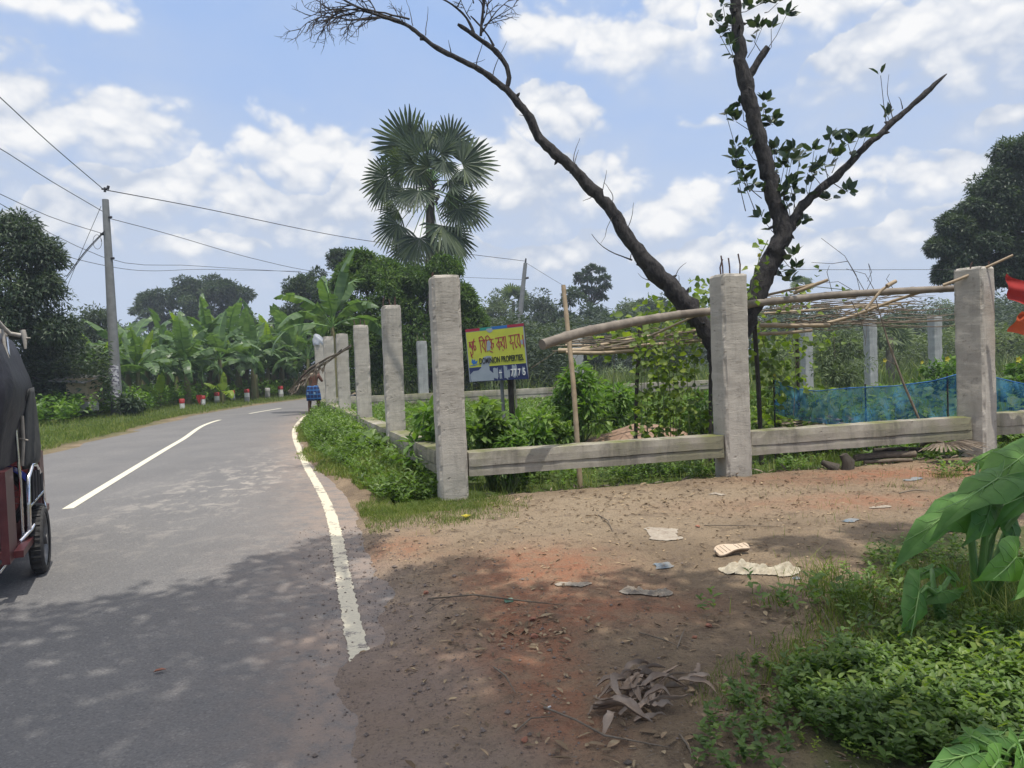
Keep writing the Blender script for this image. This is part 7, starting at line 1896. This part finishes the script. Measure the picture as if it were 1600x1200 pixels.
# ------------------------------------------------------------------ the man carrying branches
def person():
    base = np.array(P(491, 655, 23.0)); base[2] = gz(base[0], base[1]); s_ = 1.0
    t = thing('person', 'shirtless person in blue checked wrap carrying a bundle of branches on the shoulder', 'person', base, R(12))
    J = {'hip': (0, 0, .93), 'waist': (0, 0, 1.06), 'chest': (.01, .03, 1.26), 'sh': (.01, .03, 1.40), 'neck': (.02, .06, 1.475), 'head0': (.03, .09, 1.53), 'head1': (.03, .09, 1.62), 'head2': (.02, .08, 1.68),
         'rs': (.19, .02, 1.39), 're': (.30, .02, 1.20), 'rw': (.20, .10, 1.42), 'rh': (.19, .12, 1.49),
         'ls': (-.18, .02, 1.38), 'le': (-.33, .02, 1.24), 'lw': (-.22, .10, 1.44), 'lh': (-.20, .12, 1.50),
         'rp': (.09, 0, .90), 'rk': (.16, .10, .50), 'ra': (.20, -.10, .10), 'rf': (.24, .06, .03), 'lp': (-.09, 0, .90), 'lk': (-.12, .05, .50), 'la': (-.14, .02, .09), 'lf': (-.15, .18, .03)}
    Rr = {'hip': .135, 'waist': .12, 'chest': .145, 'sh': .12, 'neck': .055, 'head0': .070, 'head1': .088, 'head2': .07, 'rs': .065, 're': .042, 'rw': .03, 'rh': .035, 'ls': .065, 'le': .042, 'lw': .03, 'lh': .035,
          'rp': .095, 'rk': .058, 'ra': .036, 'rf': .034, 'lp': .095, 'lk': .058, 'la': .036, 'lf': .034}
    E = [('hip', 'waist'), ('waist', 'chest'), ('chest', 'sh'), ('sh', 'neck'), ('neck', 'head0'), ('head0', 'head1'), ('head1', 'head2'), ('sh', 'rs'), ('rs', 're'), ('re', 'rw'), ('rw', 'rh'), ('sh', 'ls'), ('ls', 'le'), ('le', 'lw'), ('lw', 'lh'),
         ('hip', 'rp'), ('rp', 'rk'), ('rk', 'ra'), ('ra', 'rf'), ('hip', 'lp'), ('lp', 'lk'), ('lk', 'la'), ('la', 'lf')]
    # fingers curled over the load
    for sd_, h in (('r', 'rh'), ('l', 'lh')):
        o = np.array(J[h])
        for k_ in range(4):
            a, b_, c = f'{sd_}f{k_}a', f'{sd_}f{k_}b', f'{sd_}f{k_}c'; x = (k_-1.5)*.019
            J[a] = tuple(o+[x, .02, .045]); J[b_] = tuple(o+[x, -.01, .072-.003*k_]); J[c] = tuple(o+[x, -.045, .06-.002*k_]); Rr[a] = Rr[b_] = .009; Rr[c] = .008; E += [(h, a), (a, b_), (b_, c)]
        sg = 1 if sd_ == 'l' else -1
        J[sd_+'ta'] = tuple(o+[.035*sg, -.01, .02]); J[sd_+'tb'] = tuple(o+[.045*sg, -.035, .045]); Rr[sd_+'ta'] = .011; Rr[sd_+'tb'] = .009; E += [(h, sd_+'ta'), (sd_+'ta', sd_+'tb')]
    names = list(J); me = bpy.data.meshes.new('body'); me.from_pydata([J[k_] for k_ in names], [(names.index(a), names.index(b_)) for a, b_ in E], [])
    o = bpy.data.objects.new('body', me); COL.objects.link(o); o.parent = t
    sk = o.modifiers.new('skin', 'SKIN'); sk.use_smooth_shade = True
    for i, k_ in enumerate(names): v = me.skin_vertices[0].data[i]; v.radius = (Rr[k_]*(1.15 if k_ in ('chest', 'waist', 'hip', 'sh') else 1), Rr[k_]*(.8 if k_ in ('chest', 'waist', 'sh') else 1)); v.use_root = (k_ == 'hip')
    o.modifiers.new('sub', 'SUBSURF').levels = 2; o.modifiers['sub'].render_levels = 2
    me.materials.append(M['skin'])
    def ell(c, r, mat, name, zmin=-9):
        mb = MB(); n, k2 = 16, 10; V = [[c[0]+r[0]*math.sin(b_)*math.cos(a), c[1]+r[1]*math.sin(b_)*math.sin(a), max(zmin, c[2]+r[2]*math.cos(b_))] for b_ in np.linspace(.02, np.pi-.02, k2) for a in np.arange(n)*2*np.pi/n]
        j = np.arange(n); mb.add(V, np.concatenate([np.stack([i*n+j, i*n+(j+1) % n, (i+1)*n+(j+1) % n, (i+1)*n+j], 1) for i in range(k2-1)]), smooth=True); return mb.build(name, mat, t, world=False)
    ell((.03, .07, 1.635), (.098, .10, .095), M['hair'], 'hair', 1.57)
    mt, b = newmat('blue_check'); oc = b.n('ShaderNodeTexCoord').outputs['Object']; sx_ = b.n('ShaderNodeSeparateXYZ', {0: oc})
    wv = lambda s, f: b.mr(b.math('SINE', b.math('MULTIPLY', s, f)), .55, .75)
    c = b.mix(wv(sx_.outputs[0], 60), (.012, .025, .09), (.03, .09, .24)); c = b.mix(wv(sx_.outputs[2], 48), c, (.03, .13, .33)); c = b.mix(b.math('MULTIPLY', wv(sx_.outputs[0], 30), wv(sx_.outputs[2], 24)), c, (.17, .28, .38))
    finish(b, b.n('ShaderNodeBsdfPrincipled', {'Base Color': c, 'Roughness': .9}).outputs[0])
    # folded up wrap: waist tube splitting over two thighs
    def ring(c, rx, ry, n=28, ph=0): return [[c[0]+rx*math.cos(a)*(1+.05*math.sin(a*7+ph)), c[1]+ry*math.sin(a)*(1+.05*math.sin(a*6+ph)), c[2]+.008*math.sin(a*5)] for a in np.arange(n)*2*np.pi/n]
    mb = MB(); rs_ = [ring((0, 0, 1.08), .155, .125), ring((0, 0, 1.02), .175, .14, ph=1), ring((0, 0, .92), .195, .155, ph=2), ring((.01, .01, .80), .215, .16, ph=3), ring((.02, .02, .68), .215, .15, ph=4), ring((.03, .02, .62), .215, .145, ph=5)]
    V = np.concatenate(rs_); n = 28; j = np.arange(n); mb.add(V, np.concatenate([np.stack([i*n+j, i*n+(j+1) % n, (i+1)*n+(j+1) % n, (i+1)*n+j], 1) for i in range(5)]), smooth=True)
    ob = mb.build('wrap', mt, t, world=False); sm = ob.modifiers.new('thickness', 'SOLIDIFY'); sm.thickness = .008
    # the load
    bt = thing('branch_bundle', 'long bundle of cut branches with dry leaves on the person\'s shoulder', 'branches', base)
    a0, a1 = P(456, 612, 23.4), P(549, 541, 16.2); ms = P(487, 578, 21.9)
    for k_ in range(6):
        of = rng.normal(0, .035, 3); mid = ms+of
        pts = [a0+rng.normal(0, .10, 3)+(ms-a0)*rng.uniform(0, .3), P(472, 592, 23.1)+of, mid, P(515, 562, 19.0)+of, a1+rng.normal(0, .04, 3)-(a1-ms)*rng.uniform(0, .3)]
        MB().tube(pts, [.008, .018, .026, .024, .014], 6, wob=.15).build('branch', M['bark' if k_ % 2 else 'stick'], bt)
    mb = MB(); n = 60; u = rng.uniform(0, .75, n)[:, None]; c = a0*(1-u)+(a1)*u; c[:, 2] += (.08*np.sin(u[:, 0]*3.1)); c += rng.normal(0, .05, (n, 3))
    mb.leaves(c, np.column_stack([rng.uniform(-1, -.2, n), rng.normal(0, .3, n), rng.uniform(-1.2, -.2, n)]), rng.normal(0, 1, (n, 3))+[0, -1, 0], rng.uniform(.10, .28, n), .05, rng.uniform(0, 1, n), oval=True)
    mb.build('dry_leaves', M['dry'], bt)
person()

# ------------------------------------------------------------------ light haze of the humid air
mt, b = newmat('humid_air')
b.n('ShaderNodeOutputMaterial', {'Volume': b.n('ShaderNodeVolumePrincipled', {'Color': (.80, .88, 1.0, 1), 'Density': .0011, 'Anisotropy': .2}).outputs[0]})
hz_ = MB().box((0, 150, 9.0), (1100, 1100, 23.0)).build('haze', mt); tag(hz_, kind='stuff')
